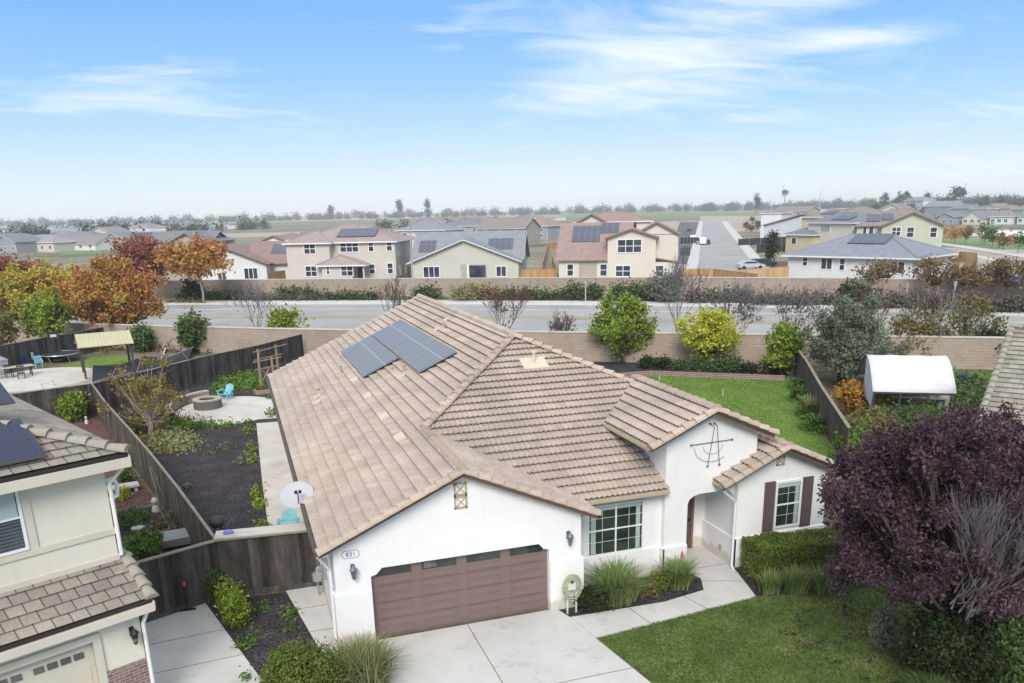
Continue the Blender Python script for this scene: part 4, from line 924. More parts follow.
v = MB(); v.lathe((hx-5.4, hy+7.6, ue+sl2*4.6), [(.17, 0), (.15, .25), (.08, .3), (.07, .65), (.13, .68), (.13, .8), (.03, .84)], 12); v.build('vent_pipe', 'terracotta', rf)
def ln_panel(x0, x1, v0, v1):
    P = lambda x, v, h: (x, hy+v, ue+sl2*v+h)
    r = MB(); r.hexa([P(x0, v0, .13), P(x1, v0, .13), P(x1, v1, .13), P(x0, v1, .13), P(x0, v0, .17), P(x1, v0, .17), P(x1, v1, .17), P(x0, v1, .17)]); o = r.build('solar_panel', 'gutter_dark', LN)
    m = MB(); m.face([P(x0+.02, v0+.02, .174), P(x1-.02, v0+.02, .174), P(x1-.02, v1-.02, .174), P(x0+.02, v1-.02, .174)], 0, [(0, 0), (x1-x0, 0), (x1-x0, v1-v0), (0, v1-v0)]); m.build('cells', 'solar_dark', o, recalc=False)
def ln_roof(px, py, dz=.15):   # picture position onto the upper front slope (local x, run up the slope)
    nL = np.array([0, -sl2, 1.]); nW = np.array([-sL*nL[1], cL*nL[1], 1.]); y = hy; p0 = np.array([LNO[0]-sL*y, LNO[1]+cL*y, ue+dz]); d = ray(px, py); p = CAMP+d*((nW@(p0-CAMP))/(nW@d)); q = to_local(p); return q[0], q[1]-hy
q0 = ln_roof(48, 456); q1 = ln_roof(36, 428); ln_panel(q0[0]-3.4, q0[0]-.0, q0[1], q0[1]+1.62)
q2 = ln_roof(22, 404); ln_panel(q2[0]-3.4, q2[0]-.1, q2[1]+.1, q2[1]+1.2)
v = MB(); v.tube([(-3.2, hy+3.6, ue+sl2*3.6+.1), (-3.0, hy+3.6, ue+sl2*3.6+.25), (-2.6, hy+3.2, ue+sl2*3.2+.2)], .05, 6); v.build('conduit', 'steel_grey', rf)

# ------------------------------------------------------------------ right neighbour (only its left corner shows)
RN_P = G(977, 427, 2.95); RN_RZ = R_(-55)
RN = thing('neighbour_house', 'cream house with pale mossy tile roof at the right edge beyond the plum tree', 'house', (float(RN_P[0]), float(RN_P[1]), 0), RN_RZ)
w = MB(); w.box(.5, 16, .5, 12, -.05, 2.85); w.prism([(.5, .5, 2.85), (.5, 12, 2.85), (.5, 6.25, 2.85+.45*5.7)], (15, 0, 0)); w.build('wall', 'stucco_cream', RN)
R3 = RoofMesh(); R3.slope([(0, 0), (16.5, 0), (16.5, 6.25), (0, 6.25)], (0, 0), 2.95, (0, .45), tw=.34, sub=4, wave=0, lip=.06, course=.32); R3.slope([(0, 12.5), (16.5, 12.5), (16.5, 6.25), (0, 6.25)], (0, 12.5), 2.95, (0, -.45), tw=.34, sub=4, wave=0, lip=.06, course=.32)
rf = R3.build('roof', ['roof_tile_moss', 'tile_gap_shade', 'tile_gap_shade'], RN); c = MB(); caps(c, (0, 0, 2.97), (0, 6.25, 2.97+.45*6.25), .12, .4); caps(c, (0, 12.5, 2.97), (0, 6.25, 2.97+.45*6.25), .12, .4, seed=22); caps(c, (0, 6.25, 5.83), (16.5, 6.25, 5.83), .12, .4, seed=40); c.build('ridge_tiles', 'roof_tile_cap2', rf)
w = MB(); w.box(-.0, 16.5, -.12, -.02, 2.8, 2.95); w.box(-.03, 0, 0, 6.2, 2.8, 2.9); w.build('gutter', 'grey_metal', RN)
window(RN, FR(.5), 1.6, 2.8, 1.0, 2.2, 2, 1)

# ------------------------------------------------------------------ fences
def fence(name, label, pts, h=1.83, mat='fence_dark', cap='cap_wood', group=None, bw=.14, cat='fence', base=0, posts=True, capw=.09, rails_back=False, jit=.02, z0=.0):
    root = thing(name, label, cat, (0, 0, 0), 0, group); rnd = random.Random(len(pts)*7+int(pts[0][0]*10))
    for a, b in zip(pts[:-1], pts[1:]):
        A = Vector((*a, 0)); B = Vector((*b, 0)); L = (B-A).length; d = (B-A)/L; nn = Vector((-d.y, d.x, 0)); k = max(1, int(L/bw)); st = L/k; m = MB()
        for i in range(k):
            p = A+d*(i*st-.002); q = A+d*((i+1)*st+.002); t = .018; o = nn*(rnd.uniform(-.006, .006)); hh = h-.03+rnd.uniform(-jit, jit)*.5
            m.hexa([p+o-nn*t/2+Vector((0, 0, z0)), q+o-nn*t/2+Vector((0, 0, z0)), q+o+nn*t/2+Vector((0, 0, z0)), p+o+nn*t/2+Vector((0, 0, z0)), p+o-nn*t/2+Vector((0, 0, hh)), q+o-nn*t/2+Vector((0, 0, hh)), q+o+nn*t/2+Vector((0, 0, hh)), p+o+nn*t/2+Vector((0, 0, hh))])
        m.build('board_panel', mat, root, recalc=False)
        c = MB(); c.beam(A+Vector((0, 0, h)), B+Vector((0, 0, h)), capw, .035); c.build('cap_rail', cap, root)
        r = MB(); r.beam(A+nn*.04+Vector((0, 0, .3)), B+nn*.04+Vector((0, 0, .3)), .04, .09); r.beam(A+nn*.04+Vector((0, 0, h-.3)), B+nn*.04+Vector((0, 0, h-.3)), .04, .09)
        r.beam(A+Vector((0, 0, .08+z0)), B+Vector((0, 0, .08+z0)), .05, .2); r.build('rail', mat, root)
        if posts:
            for i in range(int(L/2.4)+1):
                p = A+d*min(i*2.4, L)+nn*.05; m = MB(); m.box(p.x-.045, p.x+.045, p.y-.045, p.y+.045, 0, h-.01); m.build('post', mat, root)
    return root
fence('wooden_fence', 'long dark weathered board fence between the left neighbour and the mulched back yard', [(-9.85, 32.25), (-8.4, 26.2), (-6.7, 19.8), (-5.45, 15.0), (-4.2, 9.9), (-2.9, 4.26)], mat='fence_mid')
fence('wooden_fence', 'dark wooden gate fence between the left neighbour house and the bungalow corner', [(-5.2, 3.2), (-2.9, 4.24), (-.05, 3.98)], h=1.83, capw=.16)
g = MB()
fence('wooden_fence', 'dark board fence behind the fire pit running back to the block wall', [(-13.8, 30.9), (-9.85, 32.3), (-6.9, 35.7), (-4.1, 39.35), (-.1, 43.3), (3.2, 47.6)])
fence('wooden_fence', 'dark board fence behind the trampoline at the far left yard', [(-26, 45), (-18.6, 51.6), (-16.2, 55.2), (-14.2, 57.3), (-12.6, 59.9)], h=1.9)
fence('wooden_fence', 'leaning weathered fence between the green lawn and the white canopy yard', [(32.9, 25.7), (30.0, 20.7), (26.4, 14.9), (22.0, 7.5)], cap='cap_wood', mat='fence_mid', capw=.15)

# ------------------------------------------------------------------ block walls along the street
def blockwall(name, label, P, h, mat='block_wall', th=.2, pil=None, z0=-.1):
    root = thing(name, label, 'wall'); m = MB(); s = 0; cp = MB()
    for a, b in zip(P[:-1], P[1:]):
        A = Vector((*a, 0)); B = Vector((*b, 0)); d = (B-A); L = d.length; d /= L; nn = Vector((-d.y, d.x, 0))*(th/2)
        for sg in (-1, 1):
            q = [A+nn*sg, B+nn*sg]; pts = [(q[0].x, q[0].y, z0), (q[1].x, q[1].y, z0), (q[1].x, q[1].y, h), (q[0].x, q[0].y, h)]; uv = [(s, z0), (s+L, z0), (s+L, h), (s, h)]
            m.face(pts if sg < 0 else pts[::-1], 0, uv if sg < 0 else uv[::-1])
        cp.beam(A+Vector((0, 0, h+.04)), B+Vector((0, 0, h+.04)), th+.08, .09)
        s += L
    m.build('block_course', mat, root, recalc=False); cp.build('wall_cap', 'concrete_warm' if mat == 'block_wall' else mat, root)
    if pil:
        Q = resample(P, pil); m = MB()
        for x, y in Q: m.box(x-.22, x+.22, y-.22, y+.22, z0, h+.02)
        m.build('pilaster', 'median_tan', root)
    return root
blockwall('block_wall', 'tan block wall behind the back yards on the near side of the road', WALLN[:-1], 2.08)
blockwall('block_wall', 'tan block wall in front of the houses on the far side of the road', WALLF, 2.42)

# ------------------------------------------------------------------ back yard things
m = MB()
fp = thing('fire_pit', 'round stone block fire pit on the pale patio', 'fire pit', (-3.75, 31.3, 0))
K = 20
for lv in range(3):
    for k in range(K):
        a0 = 2*math.pi*(k+.5*(lv % 2)+.03)/K; a1 = 2*math.pi*(k+.5*(lv % 2)+.97)/K; r0, r1 = .52, .80
        c = [(r0*math.cos(a0), r0*math.sin(a0)), (r1*math.cos(a0), r1*math.sin(a0)), (r1*math.cos(a1), r1*math.sin(a1)), (r0*math.cos(a1), r0*math.sin(a1))]
        m.hexa([(*p, .05+lv*.16) for p in c]+[(*p, .05+lv*.16+.153) for p in c])
m.build('stone_ring', 'stone_block', fp)
m = MB()
for k in range(16):
    a0 = 2*math.pi*(k+.03)/16; a1 = 2*math.pi*(k+.97)/16; r0, r1 = .48, .84; c = [(r*math.cos(a), r*math.sin(a)) for r, a in ((r0, a0), (r1, a0), (r1, a1), (r0, a1))]
    m.hexa([(*p, .53) for p in c]+[(*p, .60) for p in c])
m.build('cap_stones', 'stone_cap', fp)
m = MB(); m.lathe((0, 0, .05), [(.5, 0), (.5, .2), (.1, .3)], 16); m.build('ash_bed', 'soil_dark', fp)
sw = thing('seat_wall', 'curved low stone seat wall behind the fire pit', 'garden wall', (0, 0, 0)); arc = [(-2.7+3.15*math.cos(t), 30.2+4.1*math.sin(t)) for t in [R_(205)-R_(95)*k/20 for k in range(21)]]
m = MB(); cp = MB(); s = 0
for a, b in zip(arc[:-1], arc[1:]):
    A, B = Vector((*a, 0)), Vector((*b, 0)); d = (B-A).normalized(); nn = Vector((-d.y, d.x, 0))*.17; L = (B-A).length
    for sg in (-1, 1):
        q0, q1 = A+nn*sg, B+nn*sg; m.face([(q0.x, q0.y, 0), (q1.x, q1.y, 0), (q1.x, q1.y, .5), (q0.x, q0.y, .5)], 0, [(s, 0), (s+L, 0), (s+L, .5), (s, .5)])
    cp.hexa([A-nn*1.15+Vector((0, 0, .5)), A+nn*1.15+Vector((0, 0, .5)), B+nn*1.15+Vector((0, 0, .5)), B-nn*1.15+Vector((0, 0, .5)), A-nn*1.15+Vector((0, 0, .57)), A+nn*1.15+Vector((0, 0, .57)), B+nn*1.15+Vector((0, 0, .57)), B-nn*1.15+Vector((0, 0, .57))]); s += L
for q in (arc[0], arc[-1]): m.box(q[0]-.17, q[0]+.17, q[1]-.17, q[1]+.17, 0, .5) if False else None
m.build('stone_course', 'stone_block', sw, recalc=False); cp.build('cap_stones', 'stone_cap', sw)
def adirondack(label, loc, rz, mat='sky_plastic', group='blue garden chairs'):
    r = thing('garden_chair', label, 'chair', loc, rz, group)
    m = MB()
    for k in range(6): m.box(-.26, .26, -.30+k*.095, -.22+k*.095, .36-k*.022, .385-k*.022)
    m.build('seat', mat, r)
    m = MB()
    for k in range(5):
        x = -.22+k*.105; hgt = .62-.05*abs(k-2); m.hexa([(x, .20, .28), (x+.09, .20, .28), (x+.09, .225, .27), (x, .225, .27), (x, .20+.34, .28+hgt), (x+.09, .54, .28+hgt), (x+.09, .565, .27+hgt), (x, .565, .27+hgt)])
    m.beam((-.26, .36, .5), (.26, .36, .5), .03, .06); m.build('backrest', mat, r)
    for s in (-1, 1):
        m = MB(); m.box(s*.33-.06, s*.33+.06, -.36, .38, .55, .575); m.build('armrest', mat, r)
        m = MB(); m.box(s*.30-.02, s*.30+.02, -.32, -.22, 0.0, .55); m.build('leg', mat, r)
        m = MB(); m.hexa([(s*.30-.02, .42, 0), (s*.30+.02, .42, 0), (s*.30+.02, .52, 0), (s*.30-.02, .52, 0), (s*.30-.02, -.28, .36), (s*.30+.02, -.28, .36), (s*.30+.02, -.24, .44), (s*.30-.02, -.24, .44)]); m.box(s*.3-.018, s*.3+.018, .28, .34, .2, .56); m.build('leg', mat, r)
    return r
adirondack('pale blue adirondack chair beside the round fire pit', (-2.75, 33.3, .045), R_(-35))
adirondack('teal plastic chair behind the gate fence under the satellite dish', (-.72, 8.3, .05), R_(-8), 'teal_plastic')
# satellite dish on the left eave
dsh = thing('satellite_dish', 'pale grey satellite dish fixed to the bungalow left eave', 'satellite dish', (-.52, 3.95, 2.62))
m = MB(); prof = [(0.001, 0)]+[(r, r*r*.42) for r in (.08, .16, .24, .32, .40, .44)]; n = 28; i = 0
vs = []
for z_off in (0, -.012):
    for r, z in prof: m.v += [(r*math.cos(2*math.pi*q/n)*1.12, r*math.sin(2*math.pi*q/n), z+z_off) for q in range(n)]
P_ = len(prof)
for lay in (0, 1):
    for k in range(P_-1):
        for q in range(n): r = (q+1) % n; b0 = lay*P_*n; m.f.append((b0+k*n+q, b0+k*n+r, b0+(k+1)*n+r, b0+(k+1)*n+q)); m.m.append(0); m.uv.append(None)
for q in range(n): r = (q+1) % n; m.f.append(((P_-1)*n+q, (P_-1)*n+r, P_*n+(P_-1)*n+r, P_*n+(P_-1)*n+q)); m.m.append(0); m.uv.append(None)
o = m.build('reflector', 'dish_grey', dsh, smooth=True); o.rotation_euler = (R_(42), R_(-6), R_(-8)); o.location = (0, 0, .35)
m = MB(); m.tube([(.35, .1, -.1), (.12, .12, .05), (.02, .08, .3)], .025, 8); m.build('mast', 'steel_grey', dsh)
m = MB(); m.tube([(.0, -.02, .08), (.0, -.42, .32), (.0, -.36, .55)], .016, 6); m.box(-.09, .0, -.40, -.32, .54, .62); m.box(.03, .11, -.40, -.32, .54, .62); m.build('receiver_arm', 'iron_black', dsh)
# trellis of timber poles
tr = thing('timber_trellis', 'raw timber trellis frame in front of the dark fence near the back corner', 'trellis', (-.55, 35.6, 0), R_(30))
for k, (x, y) in enumerate(((0, 0), (1.1, .2), (1.6, 2.6), (3.4, 3.2))):
    m = MB(); m.box(x-.05, x+.05, y-.05, y+.05, 0, 1.95+(.25 if k > 1 else 0)); m.build('post', 'post_wood', tr)
for a, b in (((-.4, 0, 1.85), (1.9, .3, 1.85)), ((-.3, 0, 1.35), (1.6, .25, 1.35)), ((0, 0, 1.9), (1.9, 2.9, 1.95)), ((1.2, 2.5, 2.05), (4.4, 3.4, 2.1)), ((1.2, 2.5, 1.5), (3.9, 3.3, 1.5)), ((0.1, .1, .4), (.9, .2, 1.3)), ((1.0, .2, .4), (.2, .1, 1.3))):
    m = MB(); m.beam(a, b, .05, .07); m.build('rail', 'post_wood', tr)
m = MB()
for a, b in (((5.3, 48.2), (5.6, 50.0)),): pass
bx = thing('planter_box', 'low timber planter box at the foot of the trellis', 'planter', (-.3, 34.5, 0), R_(15)); m = MB(); m.box(-.7, .7, -.35, .35, 0, .28); m.build('box', 'post_wood', bx, bevel=.01); m = MB(); m.box(-.64, .64, -.29, .29, .2, .295); m.build('soil', 'soil_dark', bx)
bush('herb_plant', 'low yellow-green herbs growing in the planter box by the trellis', (-.3, 34.5), (.7, .35), .55, 900, .06, 'leaf_dry', seed=4, cat='plant')
# black kettle grill cover, white bag and purple cloth by the gate fence
g = thing('kettle_grill', 'small covered black kettle grill standing behind the gate fence', 'grill', (*G2(219, 539), 0)); m = MB(); m.lathe((0, 0, .45), [(.05, 0), (.2, .04), (.27, .18), (.27, .24), (.2, .36), (.06, .42)], 16); m.build('bowl', 'bin_dark', g, smooth=True)
for a in (0, 2.1, 4.2): m = MB(); m.tube([(.1*math.cos(a), .1*math.sin(a), .5), (.28*math.cos(a), .28*math.sin(a), 0)], .015, 6); m.build('leg', 'iron_black', g)
g = thing('gate_shelf', 'pale weathered ledge board on top of the gate fence', 'ledge', (0, 0, 0)); m = MB(); m.hexa([(-2.95, 4.22, 1.853), (-.05, 3.98, 1.853), (-.05, 4.55, 1.853), (-2.9, 4.85, 1.853), (-2.95, 4.22, 1.89), (-.05, 3.98, 1.89), (-.05, 4.55, 1.89), (-2.9, 4.85, 1.89)]); m.build('board', 'concrete_warm', g)
m = MB(); rr = random.Random(3); m.lathe((0, 0, 0), [(.11, 0), (.12, .05), (.08, .09), (.03, .13)], 9, sx=1.3, sy=.8); o = m.build('folded_cloth', 'purple_cloth', smooth=True); o.location = (-2.55, 4.5, 1.89); tag(o, 'small purple bundled cloth lying on the gate fence ledge', 'cloth')
sk = thing('garden_stake', 'dark garden stake standing in the black soil near the patio edge', 'stake', (float(G(213, 430)[0]), float(G(213, 430)[1]), 0)); m = MB(); m.box(-.04, .04, -.02, .02, 0, .75); m.build('post', 'fence_mid', sk); m = MB(); m.box(-.03, .03, -.035, -.02, .62, .72); m.build('tag_plate', 'dirty_white', sk)
# hose reel by the garage
hr = thing('hose_stand', 'coiled pale green garden hose on a white stand by the garage corner', 'hose stand', (6.32, -.34, 0)); m = MB()
for k in range(9):
    r = .22+.012*k; m.tube([(r*math.cos(t)*.9, -.07+.02*(k % 4), .80+r*1.25*math.sin(t)) for t in [2*math.pi*q/20 for q in range(21)]], .014, 5, cap=False)
m.build('hose_coil', 'hose_green', hr)
for s in (-1, 1): m = MB(); m.box(s*.13-.02, s*.13+.02, -.04, .0, 0, .62); m.build('leg', 'cream_plastic', hr)
m = MB(); m.box(-.12, .12, -.05, .05, .7, .9); m.build('hub', 'cream_plastic', hr, bevel=.02); m = MB(); m.lathe((0, -.06, .93), [(.03, 0), (.045, .03), (.02, .07)], 8); m.build('tap', 'iron_black', hr)
# left side yard of the neighbour
def pt(px, py, z=0): return G2(px, py, z)
rb = thing('raised_bed', 'timber edged vegetable bed between the cream house and the long fence', 'raised bed', (*pt(136, 528), 0), R_(12)); hwx, hwy = .95, 1.55
for a in ((-hwx, hwx, -hwy-.04, -hwy), (-hwx, hwx, hwy, hwy+.04), (-hwx-.04, -hwx, -hwy, hwy), (hwx, hwx+.04, -hwy, hwy)): m = MB(); m.box(*a, 0, .28); m.build('side_board', 'cap_wood', rb)
m = MB(); m.box(-hwx, hwx, -hwy, hwy, 0, .2); m.build('soil', 'soil_dark', rb)
bush('vegetable_plant', 'leafy green vegetables filling the timber raised bed', (pt(132, 528)[0], pt(132, 528)[1]), (.8, 1.2), .5, 2500, .06, 'leaf_mid', seed=12, cat='plant')
bush('squash_plant', 'yellow-green leafy plant beside the cream house downpipe', pt(143, 556), (.75, .9), .6, 1800, .09, 'leaf_bright', seed=13, cat='plant')
bush('twiggy_plant', 'sparse rusty brown plant beside the metal lid in the side yard', pt(163, 532), (.6, .7), .7, 500, .06, 'leaf_rust', seed=14, cat='plant')
o = thing('metal_lid', 'dented silver metal cold frame lid lying beside the gate fence', 'metal lid', (*pt(178, 545), .12), R_(8)); m = MB(); m.hexa([(-.55, -.38, 0), (.55, -.38, 0), (.55, .38, .0), (-.55, .38, .0), (-.55, -.38, .22), (.55, -.38, .22), (.5, .36, .34), (-.5, .36, .34)]); m.build('panel', 'grey_metal', o, bevel=.02); m = MB(); m.box(-.6, .6, -.42, -.38, .0, .26); m.build('frame', 'steel_grey', o)
o = thing('paving_slab', 'pale concrete bench slab on the bark mulch beside the cream house', 'slab', (*pt(124, 492), 0), R_(14)); m = MB(); m.box(-.6, .6, -.28, .28, .2, .3); m.build('top', 'sidewalk', o, bevel=.01)
for s in (-1, 1): m = MB(); m.box(s*.45-.06, s*.45+.06, -.22, .22, 0, .2); m.build('leg', 'sidewalk', o)
bush('potted_plant', 'small dark leafy plant in a pot above the pale bench slab', pt(125, 483), .32, .6, 700, .06, 'leaf_mid', seed=15, cat='plant'); bush('flowering_plant', 'yellow-orange flowering plant by the corner of the cream house', pt(121, 470), .35, .95, 700, .07, 'leaf_lemon', seed=16, cat='plant')
bush('yellow_plant', 'small yellow plant in front of the pale bench slab', pt(123, 499), .26, .5, 400, .06, 'leaf_lemon', seed=17, cat='plant')
bush('young_tree', 'young light green shrub in the corner of the dark fences', pt(75, 421), .85, 1.9, 1400, .11, 'leaf_citrus', seed=18, blobs=10)
def statue(label, loc, h, seed):
    r = thing('garden_ornament', label, 'ornament', (*loc, 0)); m = MB(); m.lathe((0, 0, 0), [(.16*h/.7, 0), (.18*h/.7, .1*h), (.13*h/.7, .4*h), (.07*h/.7, .6*h), (.04*h, .64*h)], 12); m.build('body', 'dirty_white', r, smooth=True); m = MB(); m.lathe((0, 0, .62*h), [(.03, 0), (.12*h/.7, .1*h), (.13*h/.7, .2*h), (.08*h/.7, .33*h), (.02, .37*h)], 12); m.build('head', 'dirty_white', r, smooth=True)
statue('weathered pale figure ornament leaning by the long fence', pt(157, 516), .75, 1); statue('small white ornament on mulch near the fence corner', pt(87, 424), .45, 2); statue('small white ornament beside the round patio of the left yard', pt(53, 386), .5, 3); statue('low pale ornament on paving left of the round patio', pt(42, 389), .4, 4)
st = thing('plant_stakes', 'tied bamboo plant stakes leaning on the long fence', 'plant stakes', (*pt(160, 512), 0)); m = MB()
for a, b in (((.1, -.2, 0), (-.15, .3, 1.7)), ((.3, .3, 0), (-.1, .3, 1.75)), ((-.2, .5, .1), (.1, .2, 1.4))): m = MB(); m.tube([a, b], .018, 6); m.build('stake', 'cap_wood', st)
dd = thing('round_stone_plate', 'pale round stepping stone in the side yard mulch', 'stepping stone', (*pt(139, 534), .2)); m = MB(); m.lathe((0, 0, 0), [(.24, 0), (.25, .05), (.22, .08)], 18, sy=.8); m.build('disc', 'sidewalk', dd)

# far-left yard
def post_box(parent, x, y, z0, z1, s, mat, nm='post'): m = MB(); m.box(x-s, x+s, y-s, y+s, z0, z1); m.build(nm, mat, parent)
gz = thing('gazebo', 'small garden gazebo with pale metal roof above the left yard lawn', 'gazebo', (-12.3, 44.6, 0), R_(11))
for x in (0.2, 3.4):
    for y in (.1, 3.2): post_box(gz, x, y, 0, 2.3, .07, 'fence_dark')
for y in (.1, 3.2): m = MB(); m.beam((-.1, y, 2.25), (3.6, y, 2.25), .1, .16); m.build('beam', 'trim_brown', gz)
m = MB()
for a, b, z in (((-.3, -.3), (1.65), 0), ((-.3, 3.6), (1.65), 0)):
    m.hexa([(0, a[1], 2.28), (3.6, a[1], 2.28), (3.6, 1.65, 2.98), (0, 1.65, 2.98), (0, a[1], 2.33), (3.6, a[1], 2.33), (3.6, 1.65, 3.03), (0, 1.65, 3.03)])
for k in range(15): x = .03+k*.25; m.beam((x, -.3, 2.34), (x, 1.65, 3.04), .03, .03)
m.build('roof', 'roof_yellow', gz)
tp = thing('trampoline', 'round black trampoline in front of the dark fence corner', 'trampoline', (-15.3, 54.6, 0)); m = MB(); m.lathe((0, 0, .55), [(1.35, 0), (1.42, .03), (1.42, .07), (1.2, .08), (1.18, .07)], 28); m.build('mat', 'dark_net', tp)
m = MB(); m.tube([(1.45*math.cos(2*math.pi*q/28), 1.45*math.sin(2*math.pi*q/28), .6) for q in range(29)], .045, 6, cap=False); m.build('frame', 'steel_grey', tp)
for k in range(6): a = math.pi/3*k; m = MB(); m.tube([(1.4*math.cos(a), 1.4*math.sin(a), .58), (1.3*math.cos(a+.15), 1.3*math.sin(a+.15), 0)], .03, 6); m.build('leg', 'steel_grey', tp)
bh = thing('basketball_hoop', 'small freestanding hoop beside the round trampoline', 'basketball hoop', (-15.6, 55.0, 0)); post_box(bh, 0, 0, 0, 2.3, .04, 'iron_black', 'pole'); m = MB(); m.box(-.4, .4, -.06, -.02, 1.75, 2.3); m.build('backboard', 'dark_net', bh); m = MB(); m.box(-.22, .22, -.08, -.065, 1.9, 2.1); m.build('target_square', 'dirty_white', bh); m = MB(); m.tube([(.2*math.cos(t), -.25+.2*math.sin(t), 1.85) for t in [2*math.pi*q/12 for q in range(13)]], .015, 5, cap=False); m.build('rim', 'iron_black', bh); m = MB(); m.box(-.3, .3, -.35, .3, 0, .14); m.build('base', 'dirty_white', bh, bevel=.03)
tb = thing('outdoor_table', 'long pale wooden outdoor table on the round patio', 'table', (-17.3, 48.1, 0), R_(20)); m = MB(); m.box(-1.5, 1.3, -.45, .45, .72, .77); m.build('tabletop', 'table_wood', tb)
for x in (-1.3, 1.1):
    for y in (-.38, .38): m = MB(); m.box(x-.035, x+.035, y-.035, y+.035, 0, .72); m.build('leg', 'iron_black', tb)
def pchair(label, loc, rz, mat, grp='outdoor chairs in the left yard'):
    r = thing('patio_chair', label, 'chair', (*loc, 0), rz, grp); m = MB(); m.box(-.24, .24, -.24, .22, .40, .44); m.build('seat', mat, r, bevel=.01); m = MB()
    for k in range(5): m.box(-.22+k*.1, -.17+k*.1, .2, .25, .44, .92)
    m.box(-.24, .24, .2, .26, .86, .95); m.box(-.24, .24, .2, .26, .6, .64); m.build('backrest', mat, r)
    for x in (-.21, .21):
        for y in (-.21, .2): m = MB(); m.box(x-.02, x+.02, y-.02, y+.02, 0, .41); m.build('leg', mat, r)
        m = MB(); m.box(x-.03, x+.03, -.2, .22, .62, .65); m.build('armrest', mat, r)
pchair('pale blue plastic patio chair, right one of the pair by the outdoor table', pt(39, 368), R_(200), 'sky_plastic'); pchair('pale blue plastic patio chair, left one of the pair by the outdoor table', pt(34, 364), R_(160), 'sky_plastic')
pchair('dark wicker patio chair nearest the camera at the outdoor table', pt(10, 378), R_(30), 'bin_dark'); pchair('blue folding chair at the right end of the outdoor table', pt(28, 368), R_(70), 'blue_plastic')
pchair('dark patio chair in front of the table middle', pt(22, 379), R_(10), 'bin_dark')
sh = thing('spa_cabinet', 'grey ribbed spa cabinet beside the dark fence at the left edge', 'spa', (-19.3, 49.9, 0), R_(25)); m = MB(); m.box(-1.1, 1.1, -1.1, 1.1, 0, 1.05)
for k in range(22): m.box(-1.08+k*.1, -1.02+k*.1, -1.12, -1.1, .03, 1.0)
m.build('cabinet', 'grey_metal', sh); m = MB(); m.box(-1.15, 1.15, -1.15, 1.15, 1.05, 1.17); m.build('cover', 'grey_metal', sh, bevel=.04)
nt_ = thing('garden_netting', 'dark garden netting stretched over low A-frames beside the gazebo', 'garden netting', (0, 0, 0)); fr = [pt(92, 384), pt(112, 378), pt(137, 373), pt(163, 368), pt(188, 361)]
m = MB(); e = MB(); H_ = .8
bk = [pt(97, 370), pt(122, 365), pt(150, 361), pt(172, 357), pt(200, 352)]
for k in range(4):
    a, b, c, d = fr[k], fr[k+1], bk[k+1], bk[k]; z1, z2 = (H_, .35) if k % 2 == 0 else (.35, H_*.9)
    top = [((a[0]+d[0])/2, (a[1]+d[1])/2, z1), ((b[0]+c[0])/2, (b[1]+c[1])/2, z2)]
    m.prism([(*a, .05), (*b, .05), top[1], top[0]], (0, 0, .02)); m.prism([(*d, .05), (*c, .05), top[1], top[0]], (0, 0, .02))
    for p, q in (((*a, .05), top[0]), (top[0], top[1]), ((*d, .05), top[0]), ((*a, .06), (*b, .06))): e.tube([(p[0], p[1], p[2]+.03), (q[0], q[1], q[2]+.03)], .03, 6)
m.build('netting', 'dark_net', nt_); e.build('frame', 'grey_metal', nt_)
bp = thing('arched_pipe', 'bare white arched pipe frame beside the dark netting', 'pipe frame', (0, 0, 0)); p0 = pt(158, 367); p1 = pt(190, 362)
m = MB(); m.tube([(*p0, 0), ((p0[0]*.7+p1[0]*.3), (p0[1]*.7+p1[1]*.3), 1.3), ((p0[0]*.3+p1[0]*.7), (p0[1]*.3+p1[1]*.7), 1.2), (*p1, 0)], .03, 6); m.build('pipe', 'steel_grey', bp)
pe = thing('pump_box', 'small grey utility box by the block wall near the gazebo', 'utility box', (*pt(155, 349), 0)); m = MB(); m.box(-.35, .35, -.3, .3, 0, 1.0); m.build('cabinet', 'retaining_pink', pe, bevel=.03)

# canopy tent in the right neighbour yard
cn = thing('canopy_shelter', 'white arched fabric canopy on dark steel posts in the right yard', 'canopy'); 
A0 = np.array(G(873, 392.5, 1.75)); A1 = np.array(G(957, 394.5, 1.75)); ax_ = Vector((A1-A0)); ax_.z = 0; Lc = ax_.length; ax_.normalize(); ac = Vector((-ax_.y, ax_.x, 0)); cn.location = (float(A0[0]), float(A0[1]), 0); cn.rotation_euler = (0, 0, math.atan2(ax_.y, ax_.x))
Wd = 5.2; Rz = 1.45
def arcp(t, dz=0): return (Wd*t, 1.75+Rz*(1-abs(2*t-1)**1.7)+dz)
m = MB(); nn_ = 14; nx_ = 12
rr = random.Random(5)
for i in range(nx_+1):
    for b in range(nn_+1):
        y, z = arcp(b/nn_); m.v.append((Lc*i/nx_, y, z-.03*math.sin(math.pi*(i % 4)/4)))
for i in range(nx_):
    for b in range(nn_): q = i*(nn_+1)+b; m.f.append((q, q+nn_+1, q+nn_+2, q+1)); m.m.append(0); m.uv.append(None)
o = m.build('cover', 'canopy_fabric', cn, smooth=True); md = o.modifiers.new('s', 'SOLIDIFY'); md.thickness = .02
m = MB(); m.face([(0, arcp(k/nn_)[0], arcp(k/nn_)[1]) for k in range(nn_//2+1)]+[(0, arcp(.5)[0], 1.2), (0, .25, 1.0)]); o = m.build('end_flap', 'canopy_fabric', cn); o.modifiers.new('s', 'SOLIDIFY').thickness = .02
